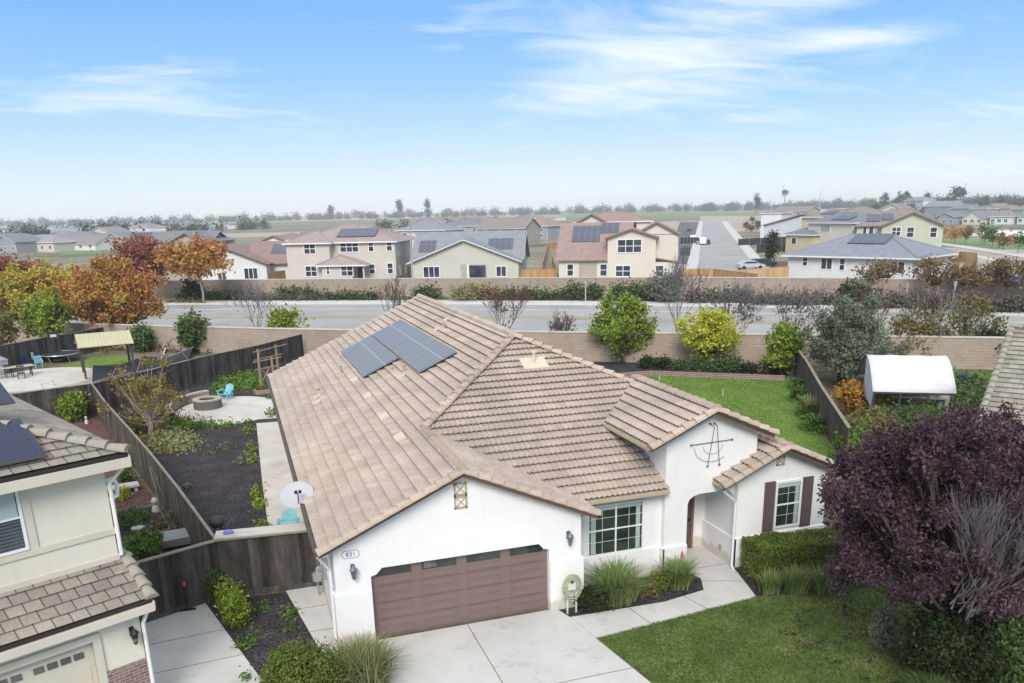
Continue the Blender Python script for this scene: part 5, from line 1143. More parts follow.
for x in (0.05, Lc/3, Lc*2/3, Lc-.05):
    for y in (.0, Wd): m = MB(); m.box(x-.04, x+.04, y-.04, y+.04, 0, 1.78); m.build('post', 'bin_dark', cn)
    m = MB(); m.tube([(x, arcp(k/10)[0], arcp(k/10)[1]-.05) for k in range(11)], .03, 6); m.build('hoop', 'bin_dark', cn)
for y in (0, Wd): m = MB(); m.beam((0, y, 1.75), (Lc, y, 1.75), .06, .08); m.build('beam', 'bin_dark', cn)
m = MB(); m.box(0, Lc, Wd+.05, Wd+.1, 0, 1.4); m.build('rear_panel', 'fence_dark', cn)
lx0 = lambda px, py, z=0: G2(px, py, z)
wb = thing('workbench', 'cluttered timber bench under the white canopy', 'bench', (*pt(915, 412), 0), cn.rotation_euler[2]); m = MB(); m.box(-1.4, 1.4, -.3, .3, .75, .8); m.build('top', 'cap_wood', wb); m = MB(); m.box(-1.35, 1.35, -.25, .25, .2, .24); m.build('shelf', 'cap_wood', wb)
for x in (-1.3, 1.3):
    for y in (-.25, .25): m = MB(); m.box(x-.04, x+.04, y-.04, y+.04, 0, .75); m.build('leg', 'fence_mid', wb)
wt = thing('water_tank', 'grey plastic drum under the right end of the canopy', 'drum', (*pt(941, 412), 0)); m = MB(); m.lathe((0, 0, 0), [(.3, 0), (.32, .1), (.32, .85), (.29, .92), (.1, .95)], 18); m.build('body', 'grey_metal', wt, smooth=False); m = MB(); m.lathe((0, 0, .95), [(.31, 0), (.31, .05), (.1, .07)], 18); m.build('lid', 'dirty_white', wt)
bb = thing('storage_tub', 'dark blue plastic tub in the grass right of the canopy', 'tub', (*pt(963, 381), 0), R_(-30)); m = MB(); m.hexa([(-.3, -.2, 0), (.3, -.2, 0), (.3, .2, 0), (-.3, .2, 0), (-.37, -.26, .4), (.37, -.26, .4), (.37, .26, .4), (-.37, .26, .4)]); m.build('body', 'blue_plastic', bb); m = MB(); m.box(-.39, .39, -.28, .28, .4, .45); m.build('rim', 'blue_plastic', bb)
br = thing('barrel', 'small grey-blue barrel under the tall yellowing trees', 'barrel', (*pt(963, 366), 0)); m = MB(); m.lathe((0, 0, 0), [(.25, 0), (.3, .3), (.3, .6), (.24, .9)], 16); m.build('body', 'grey_metal', br, smooth=True)
for k, (px, py, lb) in enumerate(((917, 427, 'white sack among the leafy bushes in front of the canopy'), (944, 430, 'white plastic sheet bundle behind the plum tree crown'))):
    o = MB(); o.lathe((0, 0, 0), [(.28, 0), (.36, .12), (.28, .32), (.1, .42)], 10, sx=1.3); q = o.build('sack', 'pool_white', smooth=True); q.location = (*pt(px, py), .0 if k else .5); tag(q, lb, 'sack')
# sandbag-like block edging
rt = thing('lawn_edging', 'two-course pinkish block edging along the back of the lawn', 'edging'); m = MB(); s = 0
EP = [(7, 29.75), (20.0, 29.7), (24.4, 29.4), (28.0, 26.7), (31.2, 24.35)]
for a, b in zip(EP[:-1], EP[1:]):
    A, B = Vector((*a, 0)), Vector((*b, 0)); L = (B-A).length; d = (B-A)/L; nn = Vector((-d.y, d.x, 0))*.14
    for f in ([A-nn, B-nn, B-nn+Vector((0, 0, .28)), A-nn+Vector((0, 0, .28))],): m.face(f, 0, [(s, 0), (s+L, 0), (s+L, .28), (s, .28)])
    m.face([A-nn+Vector((0, 0, .28)), B-nn+Vector((0, 0, .28)), B+nn+Vector((0, 0, .28)), A+nn+Vector((0, 0, .28))], 0, [(s, 0), (s+L, 0), (s+L, .12), (s, .12)])
    m.face([A+nn, B+nn, B+nn+Vector((0, 0, .28)), A+nn+Vector((0, 0, .28))], 0, [(s, 0), (s+L, 0), (s+L, .28), (s, .28)]); s += L
m.build('block_course', 'edging_block', rt, recalc=False)
for k, (x, y, lb) in enumerate(((24.0, 27.6, 'thin white sprinkler stake in the lawn behind the bungalow ridge'), (25.2, 22.0, 'small white sprinkler stake in the middle of the back lawn'))):
    r = thing('sprinkler_stake', lb, 'sprinkler', (x, y, 0)); m = MB(); m.tube([(0, 0, 0), (0, 0, .35)], .02, 6); m.build('stake', 'trim_white', r); m = MB(); m.lathe((0, 0, .35), [(.05, 0), (.06, .03), (.03, .06)], 8); m.build('nozzle', 'steel_grey', r)
gl = thing('gate_post_lamp', 'small stake with red top on a black foot beside the gate fence path', 'path marker', (*pt(188, 611), .03)); m = MB(); m.tube([(0, 0, 0), (0, 0, .85)], .018, 6); m.build('pole', 'iron_black', gl); m = MB(); m.lathe((0, 0, .75), [(.02, 0), (.045, .04), (.035, .12), (.01, .15)], 8); m.build('top', 'flower_red', gl); m = MB(); m.box(-.22, .22, -.05, .05, 0, .03); m.build('foot', 'iron_black', gl)
# ------------------------------------------------------------------ garden plants near the house
tree('crape_myrtle', 'autumn crape myrtle with yellow-green and reddish leaves inside the long fence', (-6.45, 24.9), 1.0, .06, (.1, 0, 2.2, 1.75, 1.75, 1.7), 2600, .095, 'leaf_myrtle', 'bark_pale', seed=21, stems=5, blobs=30, shell=.05, bsize=(.14, .28))
cm = thing('bare_shrub', 'leafless reddish branches rising between the crape myrtle and fire pit wall', 'shrub', (-7.0, 28.4, 0)); t = MB(); rnd = random.Random(8)
for k in range(7): limbs(t, (0, 0, 0), (rnd.gauss(0, .5), rnd.gauss(0, .4), 1), 1.1, .03, 3, rnd, .5, 4, .8, up=.25)
t.build('branches', 'twig_red', cm); leaves('foliage', [(0, 0, 1.9, 1.4, 1.2, 1.1), (.6, -.3, 1.3, 1, 1, .8), (1.4, .2, 1.5, .8, .7, .7)], 700, .09, 'leaf_autumn_red', cm, .1, seed=9)
tag(leaves('ground_cover', [(-5.9, 24.0, .05, 1.5, 2.2, .16), (-4.9, 23.2, .05, .9, 1.4, .12)], 3500, .11, 'tuft_pale', seed=5), kind='stuff', label='pale yellow and pink ground cover under the crape myrtle', cat='ground cover')
tag(leaves('fallen_leaves', [(-6.2, 24.2, .03, 2.2, 2.9, .03), (-5.0, 28, .05, 1.2, 1.5, .03)], 900, .09, 'leaf_orange', seed=6), kind='stuff', label='fallen orange leaves scattered under the crape myrtle', cat='fallen leaves')
bush('leafy_shrub', 'low green leafy shrub left of the crape myrtle trunk', (-7.3, 26.0), (.8, .8), .8, 1300, .1, 'leaf_mid', seed=7)
bush('flowering_shrub', 'small shrub with orange-yellow flowers against the long fence', (-6.9, 23.2), .45, .7, 500, .09, 'leaf_orange', seed=8)
bush('leafy_shrub', 'bright green low plants right of the crape myrtle trunk', (-5.1, 26.0), (.9, .6), .4, 900, .1, 'leaf_bright', seed=9)
# weeds along the yard edges and in the soil
def weeds(name, label, spots, n, size, mat, r=.35, h=.10, seed=1):
    tag(leaves(name, [(x, y, .03, r*q, r*q*1.2, h) for x, y, q in spots], n, size, mat, seed=seed), kind='stuff', label=label, cat='weeds')
rnd = random.Random(31)
weeds('weeds', 'green weeds along the edge of the long garden walk', [(-1.5-.15*rnd.random(), 5+21*rnd.random(), rnd.uniform(.3, .8)) for _ in range(16)], 1300, .08, 'leaf_citrus', .3, .08, 2)
weeds('weeds', 'scattered weeds on the dark soil of the back yard', [(rnd.uniform(-5, -1.8), rnd.uniform(9, 24), rnd.uniform(.25, .6)) for _ in range(15)], 600, .09, 'leaf_olive', .3, .05, 3)
weeds('weeds', 'green weeds ringing the fire pit patio', [(-2.6+3.2*math.cos(t), 30.3+4.0*math.sin(t), rnd.uniform(.5, 1.1)) for t in [rnd.uniform(3.4, 6.9) for _ in range(24)]], 2600, .09, 'leaf_bright', .4, .09, 4)
weeds('weeds', 'bright green plants near the trellis and rear fence', [(rnd.uniform(-3.4, .2), rnd.uniform(35.5, 41), rnd.uniform(.6, 1.4)) for _ in range(18)], 3500, .12, 'leaf_bright', .55, .16, 5)
weeds('weeds', 'weeds in the planting bed beside the side path', [(rnd.uniform(-2.6, -1.1), rnd.uniform(-1, 3.7), rnd.uniform(.2, .4)) for _ in range(9)]+[(-1.2+.1*rnd.random(), rnd.uniform(0, 3), .4) for _ in range(5)], 600, .06, 'leaf_bright', .3, .07, 6)
weeds('weeds', 'green weeds of the right neighbour yard', [(rnd.uniform(33, 42), rnd.uniform(10, 21), rnd.uniform(1, 2)) for _ in range(40)], 14000, .13, 'leaf_mid', .7, .25, 7)
weeds('weeds', 'mixed weeds in the far left yard border', [(*pt(rnd.uniform(95, 215), rnd.uniform(344, 352)), rnd.uniform(.8, 1.6)) for _ in range(30)], 3000, .16, 'leaf_rust', .7, .2, 8)
for k, (px, py, r, h, lb) in enumerate(((217, 600, .32, 1.0, 'green cone shrub nearest the gate fence'), (231, 611, .36, 1.0, 'middle yellow-green shrub of the three in the gate bed'), (236, 626, .42, 1.05, 'rounded yellow-green shrub nearest the camera in the gate bed'))):
    bush('cypress_shrub', lb, pt(px, py), r, h, 2600, .05, 'leaf_citrus' if k else 'leaf_mid', 'three small shrubs in the bed by the gate', seed=40+k, blobs=9)
bush('round_shrub', 'clipped round green shrub at the bottom edge left of the driveway', G2(306, 700), .86, 1.3, 16000, .045, 'leaf_hedge', seed=44, shell=.82, blobs=5, elong=1.5, tuft=3, core=.95)
def tussock(label, loc, r, h, n, mat, seed, red=False, w=.018):
    t = thing('grass_tussock', label, 'ornamental grass', (*loc, 0), 0, 'ornamental grasses around the house'); rnd = random.Random(seed)
    blades('blades', [(rnd.gauss(0, r*.25), rnd.gauss(0, r*.25), 0) for _ in range(30)], n, h, w, mat, t, spread=r/h*1.2, base=r*.3, seed=seed)
    if red:
        m = MB(); m.lathe((.15, .1, h*.9), [(.015, 0), (.045, .06), (.035, .16), (.01, .24)], 8); m.build('flower_spike', 'flower_red', t)
    return t
tussock('big pale-tipped grass tussock at the bottom left of the driveway', (.22, -2.0), .85, 1.2, 1300, 'tuft_pale', 51, w=.034)
tussock('tall arching grass clump beneath the front window', (7.75, -.0), .85, 1.2, 1000, 'grass_blade', 52, w=.034)
tussock('green grass clump with red flower beside the entry pillar', (9.95, .15), .6, .9, 750, 'grass_blade', 53, w=.032, red=True)
tussock('first spiky grass clump along the front of the box hedge', (12.15, -1.25), .4, .75, 420, 'grass_blade', 54, w=.026); tussock('second spiky grass clump along the front of the box hedge', (12.85, -1.45), .42, .85, 460, 'grass_blade', 55, w=.026); tussock('third spiky grass clump along the front of the box hedge', (13.6, -1.6), .42, .8, 460, 'grass_blade', 56, w=.026); tussock('fourth spiky grass clump, under the edge of the plum tree', (14.5, -1.75), .4, .8, 380, 'grass_blade', 57, w=.026)
bush('round_shrub', 'small dark round shrub right of the garage hose stand', (6.95, -.35), .5, .62, 3500, .045, 'leaf_dark', seed=61, shell=.6); bush('round_shrub', 'tiny pale green shrub beside the tall grass below the window', (8.75, -.2), .28, .42, 900, .05, 'leaf_dry', seed=62)
bush('round_shrub', 'small mounded green shrub between the two grass clumps', (9.25, .1), .42, .45, 2200, .045, 'leaf_hedge', seed=63)
# box hedge
hd = thing('box_hedge', 'clipped rectangular green hedge under the shuttered bedroom window', 'hedge', (12.15, -.75, 0)); Lh, Dh, Hh = 4.3, 1.15, 1.12
r = np.random.default_rng(9); n = 26000; sgn = r.random(n); P = np.stack([r.random(n)*Lh, r.random(n)*Dh, r.random(n)*Hh], 1)
P[:, 2] = np.where(sgn < .45, Hh-r.random(n)**2*.16, P[:, 2]); P[:, 1] = np.where((sgn >= .45) & (sgn < .85), r.random(n)**2*.14, P[:, 1]); P[:, 0] = np.where(sgn > .93, r.random(n)**2*.14, P[:, 0])
P[:, 2] += .05*np.sin(P[:, 0]*2.3)+.035*np.sin(P[:, 0]*5.1+P[:, 1]*3); P[:, 1] += .05*np.sin(P[:, 0]*3.1+P[:, 2]*2); rot = -.07; nr = unit(r.normal(size=(n, 3))+np.array([0, -.3, .7])); t_ = unit(np.cross(nr, r.normal(size=(n, 3)))); b_ = np.cross(nr, t_); s_l = (.045*(.6+.8*r.random(n)))[:, None]
npmesh('foliage', np.stack([P-t_*s_l*.8, P+b_*s_l*.5, P+t_*s_l*.8, P-b_*s_l*.5], 1).reshape(-1, 3), np.arange(4*n).reshape(-1, 4), 'leaf_hedge', hd)
m = MB()
for k in range(9): m.tube([(.3+k*.5, .55, 0), (.3+k*.5, .5, .9)], .02, 5)
m.build('stem', 'bark', hd); hd.rotation_euler = (0, 0, R_(-4))
# front lawn blades
r = np.random.default_rng(3); LP_ = np.array(lawn_poly)
def inpoly(P, V):
    x, y = P[:, 0], P[:, 1]; c = np.zeros(len(P), bool); j = len(V)-1
    for i in range(len(V)):
        k = ((V[i, 1] > y) != (V[j, 1] > y)) & (x < (V[j, 0]-V[i, 0])*(y-V[i, 1])/(V[j, 1]-V[i, 1]+1e-12)+V[i, 0]); c ^= k; j = i
    return c
pp = np.stack([r.uniform(6.3, 17, 90000), r.uniform(-9, -1.3, 90000)], 1); pp = pp[inpoly(pp, LP_)]
tag(blades('grass', np.c_[pp, np.full(len(pp), .012)], 62000, .055, .022, 'lawn_blade', spread=.9, base=.05, seed=5), kind='stuff', label='front lawn grass between the path and the plum tree', cat='grass')
YP = np.array([(16.4, 7.6), (21.6, 7.6), (24.5, 11.6), (27.9, 17.4), (30.9, 22.5), (31.0, 24.3), (24.2, 29.3), (16.4, 29)]); pp = np.stack([r.uniform(16, 31, 60000), r.uniform(7, 29, 60000)], 1); pp = pp[inpoly(pp, YP)]
tag(blades('grass', np.c_[pp, np.full(len(pp), .01)], 40000, .06, .035, 'yard_blade', spread=.9, base=.1, seed=6), kind='stuff', label='back yard lawn grass inside the block edging', cat='grass')
tag(leaves('fallen_leaves', [(13.0, -4.5, .03, 2.6, 2.4, .03)], 900, .05, 'leaf_plum', seed=16), kind='stuff', label='fallen purple leaves on the lawn under the plum tree', cat='fallen leaves')
# purple plum in front right
pl = tree('purple_plum_tree', 'large dark purple-leaved plum tree on the front lawn corner', (13.8, -6.35), 1.6, .13, (-.4, .4, 3.7, 2.65, 2.4, 2.15), 84000, .05, 'leaf_plum', 'bark', seed=71, stems=4, blobs=84, shell=.05, elong=1.9, bsize=(.12, .25))
rnd = random.Random(75); sp = []
for k in range(46):
    a = rnd.uniform(0, 2*math.pi); e = rnd.uniform(-.25, 1.3); c_ = (-.5+2.75*math.cos(a)*math.cos(e)*1.0, .4+2.5*math.sin(a)*math.cos(e)*1.0, 3.7+2.15*math.sin(e)*1.0); sp.append((*c_, .26, .26, rnd.uniform(.3, .6)))
leaves('outer_sprigs', sp, 9000, .05, 'leaf_plum', pl, .0, 1.9, seed=76)
t = MB(); rnd = random.Random(72)
t.tube([(0, 0, .9), (-.7, -.7, 1.7), (-1.3, -1.2, 2.5)], [.07, .045, .03], 7)
for k in range(30): limbs(t, (rnd.uniform(-1.7, -1.0), rnd.uniform(-1.6, -1.0), 2.3+rnd.random()*.5), (rnd.uniform(-.5, 1.2), rnd.uniform(-1.0, .1), rnd.uniform(.4, 1.3)), .82, .018, 4, rnd, .42, 5, .78, (2, 3), .25, .1, .006)
t.build('bare_branches', 'twig_grey', pl)
tree('purple_plum_tree', 'second purple-leaved tree with bare grey twigs at the right edge', (16.3, -5.2), 1.5, .12, (.3, .0, 3.5, 1.9, 1.9, 1.8), 9000, .075, 'leaf_plum', 'bark_grey', seed=73, stems=3, blobs=30, shell=.2, elong=1.9, bsize=(.16, .28))
t = MB(); rnd = random.Random(74); bt = thing('bare_tree', 'pale grey leafless twiggy tree in front of the right neighbour wall', 'tree', (15.4, -5.9, 0))
for k in range(18): limbs(t, (0, 0, 1.2), (rnd.uniform(-.9, .8), rnd.uniform(-1, .3), rnd.uniform(.4, 1.0)), 1.05, .035, 4, rnd, .45, 5, .78, (2, 3), .22, .1, .007)
t.tube([(0, 0, 0), (0, 0, 1.5)], .1, 8); t.build('branches', 'twig_grey', bt)
bush('evergreen_shrub', 'dark dense evergreen shrub in the shade under the plum tree', (13.15, -6.9), (1.25, 1.1), 2.2, 18000, .055, 'leaf_dark', seed=81, blobs=12)  # dark leaf colour also carries the shade under the plum crown
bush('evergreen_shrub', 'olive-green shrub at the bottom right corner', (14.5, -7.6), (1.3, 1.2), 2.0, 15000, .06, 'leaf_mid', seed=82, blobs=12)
bush('climbing_shrub', 'pale grey-green leafy shrub on the left side of the plum trunk', G2(882, 650), (.28, .28), 1.3, 1500, .06, 'leaf_olive', seed=83)
tussock('strappy bright green leaves at the bottom edge under the plum tree', (12.15, -7.45), .7, .8, 1800, 'lawn_blade', 58, w=.03)
# back border trees
tree('lemon_tree', 'tall yellow-green leafy tree against the tan block wall behind the ridge', (24.6, 34.2), .8, .09, (-.1, 0, 2.5, 2.5, 2.0, 2.0), 7000, .15, 'leaf_citrus', seed=91, stems=4, blobs=34, bsize=(.14, .28), shell=.1)
tree('lemon_tree', 'bright yellow leafy tree against the tan block wall above the lawn', (29.3, 30.2), .9, .08, (0, 0, 2.3, 2.1, 1.7, 1.65), 5500, .14, 'leaf_lemon', seed=92, stems=4, blobs=32, bsize=(.14, .28), shell=.1)
tree('lemon_tree', 'dark green citrus tree where the weathered fence meets the wall', (32.0, 25.6), .7, .08, (0, 0, 1.8, 1.15, 1.1, 1.6), 4500, .13, 'leaf_citrus', seed=93, stems=2, blobs=18)
for k, (px, py, r_, hh, lb) in enumerate(((288, 348, 1.15, 2.6, 'round green citrus tree in the corner beside the timber trellis'), (196, 352, 1.1, 2.35, 'round green citrus tree against the tan wall right of the gazebo'))):
    p = pt(px, py); tree('citrus_tree', lb, p, .7, .06, (0, 0, 1.75, r_*1.15, r_*1.1, 1.25), 3500, .17, 'leaf_citrus' if k == 0 else 'leaf_mid', seed=95+k, blobs=16)
bush('golden_shrub', 'golden-yellow shrub behind the timber trellis', pt(304, 352), (1.6, 1.2), 1.9, 1500, .17, 'leaf_lemon', seed=97)
bush('leafy_shrub', 'dark green shrub between the gazebo and the utility box', pt(142, 352), 1.3, 2.2, 2200, .16, 'leaf_mid', seed=98)
rnd = random.Random(99); nms = ['leftmost', 'second', 'third', 'fourth', 'fifth', 'sixth', 'seventh', 'eighth', 'ninth']
for k in range(9):
    x = 646+k*17; bush('border_shrub', nms[k]+' low shrub from the left in the border behind the lawn edging', pt(x, 368+k*.8), (.75, .5), rnd.uniform(.55, 1.0), 900, .1, rnd.choice(['leaf_mid', 'leaf_dark', 'leaf_rust', 'leaf_mid']), 'low shrubs behind the lawn edging', seed=100+k)
tree('olive_tree', 'large grey-green olive tree behind the weathered fence', (34.0, 22.6), 1.3, .14, (-.2, -.5, 2.7, 2.2, 2.2, 2.1), 13000, .11, 'leaf_olive', seed=111, stems=3, blobs=34, bsize=(.15, .3), shell=.1)
tree('olive_tree', 'smaller grey-green olive shrub nearest the left end of the canopy', (33.3, 19.6), .8, .1, (0, 0, 1.8, 1.9, 1.7, 1.5), 9000, .1, 'leaf_olive', seed=112, stems=3, blobs=26, bsize=(.16, .3))
tree('evergreen_tree', 'tall narrow grey-green tree rising behind the olive trees', (36.2, 23.8), 1.5, .1, (0, 0, 3.2, 1.3, 1.2, 2.3), 3600, .12, 'leaf_olive', seed=113, blobs=20, bsize=(.16, .3))
bush('orange_shrub', 'orange autumn-leaved shrub in front of the canopy left end', pt(862, 415), (1.7, 1.3), 1.75, 3500, .12, 'leaf_orange', seed=114, shell=.3)
bush('leafy_shrub', 'light green shrub right behind the weathered fence end', pt(866, 447), (1.5, 1.3), 1.6, 5000, .1, 'leaf_dry', seed=115); bush('leafy_shrub', 'mixed green shrub in the middle of the right yard', pt(893, 440), (1.7, 1.3), 1.6, 5500, .1, 'leaf_mid', seed=116); bush('leafy_shrub', 'bright green shrub under the canopy front edge', pt(921, 432), (1.6, 1.2), 1.2, 5000, .1, 'leaf_bright', seed=117)
bush('leafy_shrub', 'yellow-green shrub just beyond the bedroom gable roof', pt(856, 462), (1.1, 1.0), 1.5, 3000, .1, 'leaf_bright', seed=118)
for k, (px, py, r_, h_) in enumerate(((800, 402, .5, .9), (808, 418, .6, 1.3), (816, 432, .5, .9), (798, 390, .5, .7))):
    t = thing('broadleaf_plant', ['leafy plant in the middle of the strip beside the weathered fence', 'tall broad-leaved plant beside the weathered fence', 'leafy plant nearest the roof beside the weathered fence', 'small leafy plant at the far end of the strip beside the weathered fence'][k], 'plant', (*pt(px, py), 0), 0, 'plants along the weathered fence')
    blades('leaves', [(0, 0, .1)], 160, h_, .12, 'tuft_pale' if k == 1 else 'leaf_mid', t, spread=.8, base=.2, seed=120+k); leaves('foliage', [(0, 0, .25, r_, r_*1.6, .25)], 600, .09, 'leaf_bright', t, seed=130+k)
# yellowing thin trees behind the canopy
for k, (px, py, h_, w_, n_) in enumerate(((893, 366, 4.0, 1.5, 800), (915, 365, 3.7, 1.4, 600), (938, 365, 4.1, 1.5, 800), (957, 364, 5.2, 1.5, 700), (973, 362, 5.0, 1.2, 500), (990, 362, 3.4, 1.2, 500))):
    tree('thin_tree', 'sparse yellowing tree, '+nms[k]+' from the left behind the white canopy', pt(px, py), 1.0, .05, (0, 0, h_*.58, w_, w_, h_*.40), n_, .15, 'leaf_dry', 'bark_grey', 'sparse trees behind the canopy', seed=140+k, stems=4, blobs=26, shell=.05, bsize=(.15, .28))
bush('evergreen_shrub', 'dark evergreen bush beside the right neighbour roof', pt(989, 366), 1.6, 2.4, 3500, .15, 'leaf_dark', seed=150)
for k, (px, lb) in enumerate(((888, 'leftmost'), (912, 'second'), (936, 'third'), (960, 'rightmost'))): bush('brown_shrub', lb+' brownish bush from the left against the wall behind the canopy', pt(px, 364), (1.6, 1.0), 1.7, 1500, .13, 'leaf_rust' if k % 2 else 'leaf_brownbush', 'brownish bushes behind the canopy', seed=151+k)
# left yard trees
tree('feathery_tree', 'bright green feathery tree in the corner left of the gazebo', (-16.3, 58.8), 1.2, .1, (-.2, 0, 2.9, 2.0, 1.9, 1.9), 4200, .16, 'leaf_citrus', seed=161, stems=3, blobs=24, bsize=(.2, .36))
tree('leafy_tree', 'yellow-green leafy tree behind the dark fence at the left edge', (-20.8, 57.2), 1.0, .1, (0, 0, 2.2, 2.8, 2.0, 1.5), 6000, .17, 'leaf_dry', seed=162, stems=3, blobs=24)
bush('leafy_shrub', 'dull green bush behind the dark fence at the left frame edge', (-24.5, 55.5), 2.2, 3.4, 3500, .2, 'leaf_mid', seed=163)
# street trees along the near wall, outside it
def street_pos(px, off=3.0, ybase=0):
    i = min(range(len(Wn)), key=lambda k: abs((PX0+F_*((np.array([*Wn[k], 0])-CAMP)@RI)/((np.array([*Wn[k], 0])-CAMP)@FW))-px)); q = resample(interp_n(off))[i]; return q
p = street_pos(99, 3.2); tree('autumn_tree', 'large orange and red autumn tree beside the road, behind the gazebo', p, 1.9, .16, (-1.9, 0, 4.2, 3.9, 3.6, 2.6), 27000, .16, 'leaf_autumn', seed=171, blobs=50, bsize=(.14, .28), shell=.1)
p = street_pos(45, 3.2); tree('autumn_tree', 'golden autumn tree beside the road, left of the orange one', p, 1.9, .16, (-1.6, 0, 4.3, 4.4, 3.6, 2.7), 24000, .16, 'leaf_autumn_gold', seed=172, blobs=50, bsize=(.14, .28), shell=.1)
p = street_pos(-12, 3.2); tree('autumn_tree', 'deep red autumn tree cut by the left frame edge', p, 1.9, .16, (0, 0, 4.9, 3.3, 3.2, 2.7), 9000, .22, 'leaf_autumn_red', seed=173, blobs=26)
def bare_tree(label, loc, h, seed, mat='twig_grey', sp=.45, group='bare street trees', n0=7, lv=None, depth=4, L=None, r=.05):
    t = thing('bare_street_tree', label, 'tree', (*loc, 0), 0, group); rnd = random.Random(seed); m = MB(); m.tube([(0, 0, 0), (0, 0, h*.28)], [r*1.4, r], 7); L = L or h*.30
    for k in range(n0): limbs(m, (0, 0, h*.28), (rnd.uniform(-1, 1)*sp*1.5, rnd.uniform(-1, 1)*sp*1.5, 1), L, r*.6, depth, rnd, sp, 4, .72, (2, 3), .15, .1, .017)
    m.build('branches', mat, t)
    if lv: leaves('sparse_leaves', [(0, 0, h*.68, h*.34, h*.34, h*.30)], lv[0], .12, lv[1], t, .1, seed=seed)
for px, h, sd_, lb, mt, lv, sp in ((242, 4.8, 181, 'bare grey street tree beside the road, left of the trellis', 'twig_grey', None, .5), (368, 5.0, 182, 'bare street tree beside the road above the solar panels', 'bark', None, .45), (505, 5.0, 183, 'bare reddish-brown street tree beyond the roof ridge', 'twig_red', (120, 'leaf_rust'), .5), (540, 3.0, 184, 'low pinkish-brown twiggy shrub tree right of the roof ridge', 'twig_red', (500, 'leaf_brownbush'), .8),
                                   (660, 6.2, 185, 'tall slim bare tree between the two yellow-green trees', 'bark_grey', None, .35), (752, 5.0, 186, 'spreading bare reddish tree right of the bright yellow tree', 'twig_grey', (500, 'leaf_brownbush'), .75), (795, 5.0, 190, 'spreading bare brownish tree left of the olive trees', 'twig_grey', (500, 'leaf_brownbush'), .75), (845, 4.4, 187, 'bare brown tree behind the olive trees', 'twig_red', (300, 'leaf_rust'), .6), (905, 4.6, 188, 'bare spreading tree beside the road behind the canopy', 'bark_pale', (200, 'leaf_dry'), .7), (958, 4.6, 189, 'bare tree beside the road near the right roof', 'bark', (200, 'leaf_dry'), .6)):
    bare_tree(lb, street_pos(px, 2.4), h, sd_, mt, sp, lv=lv)
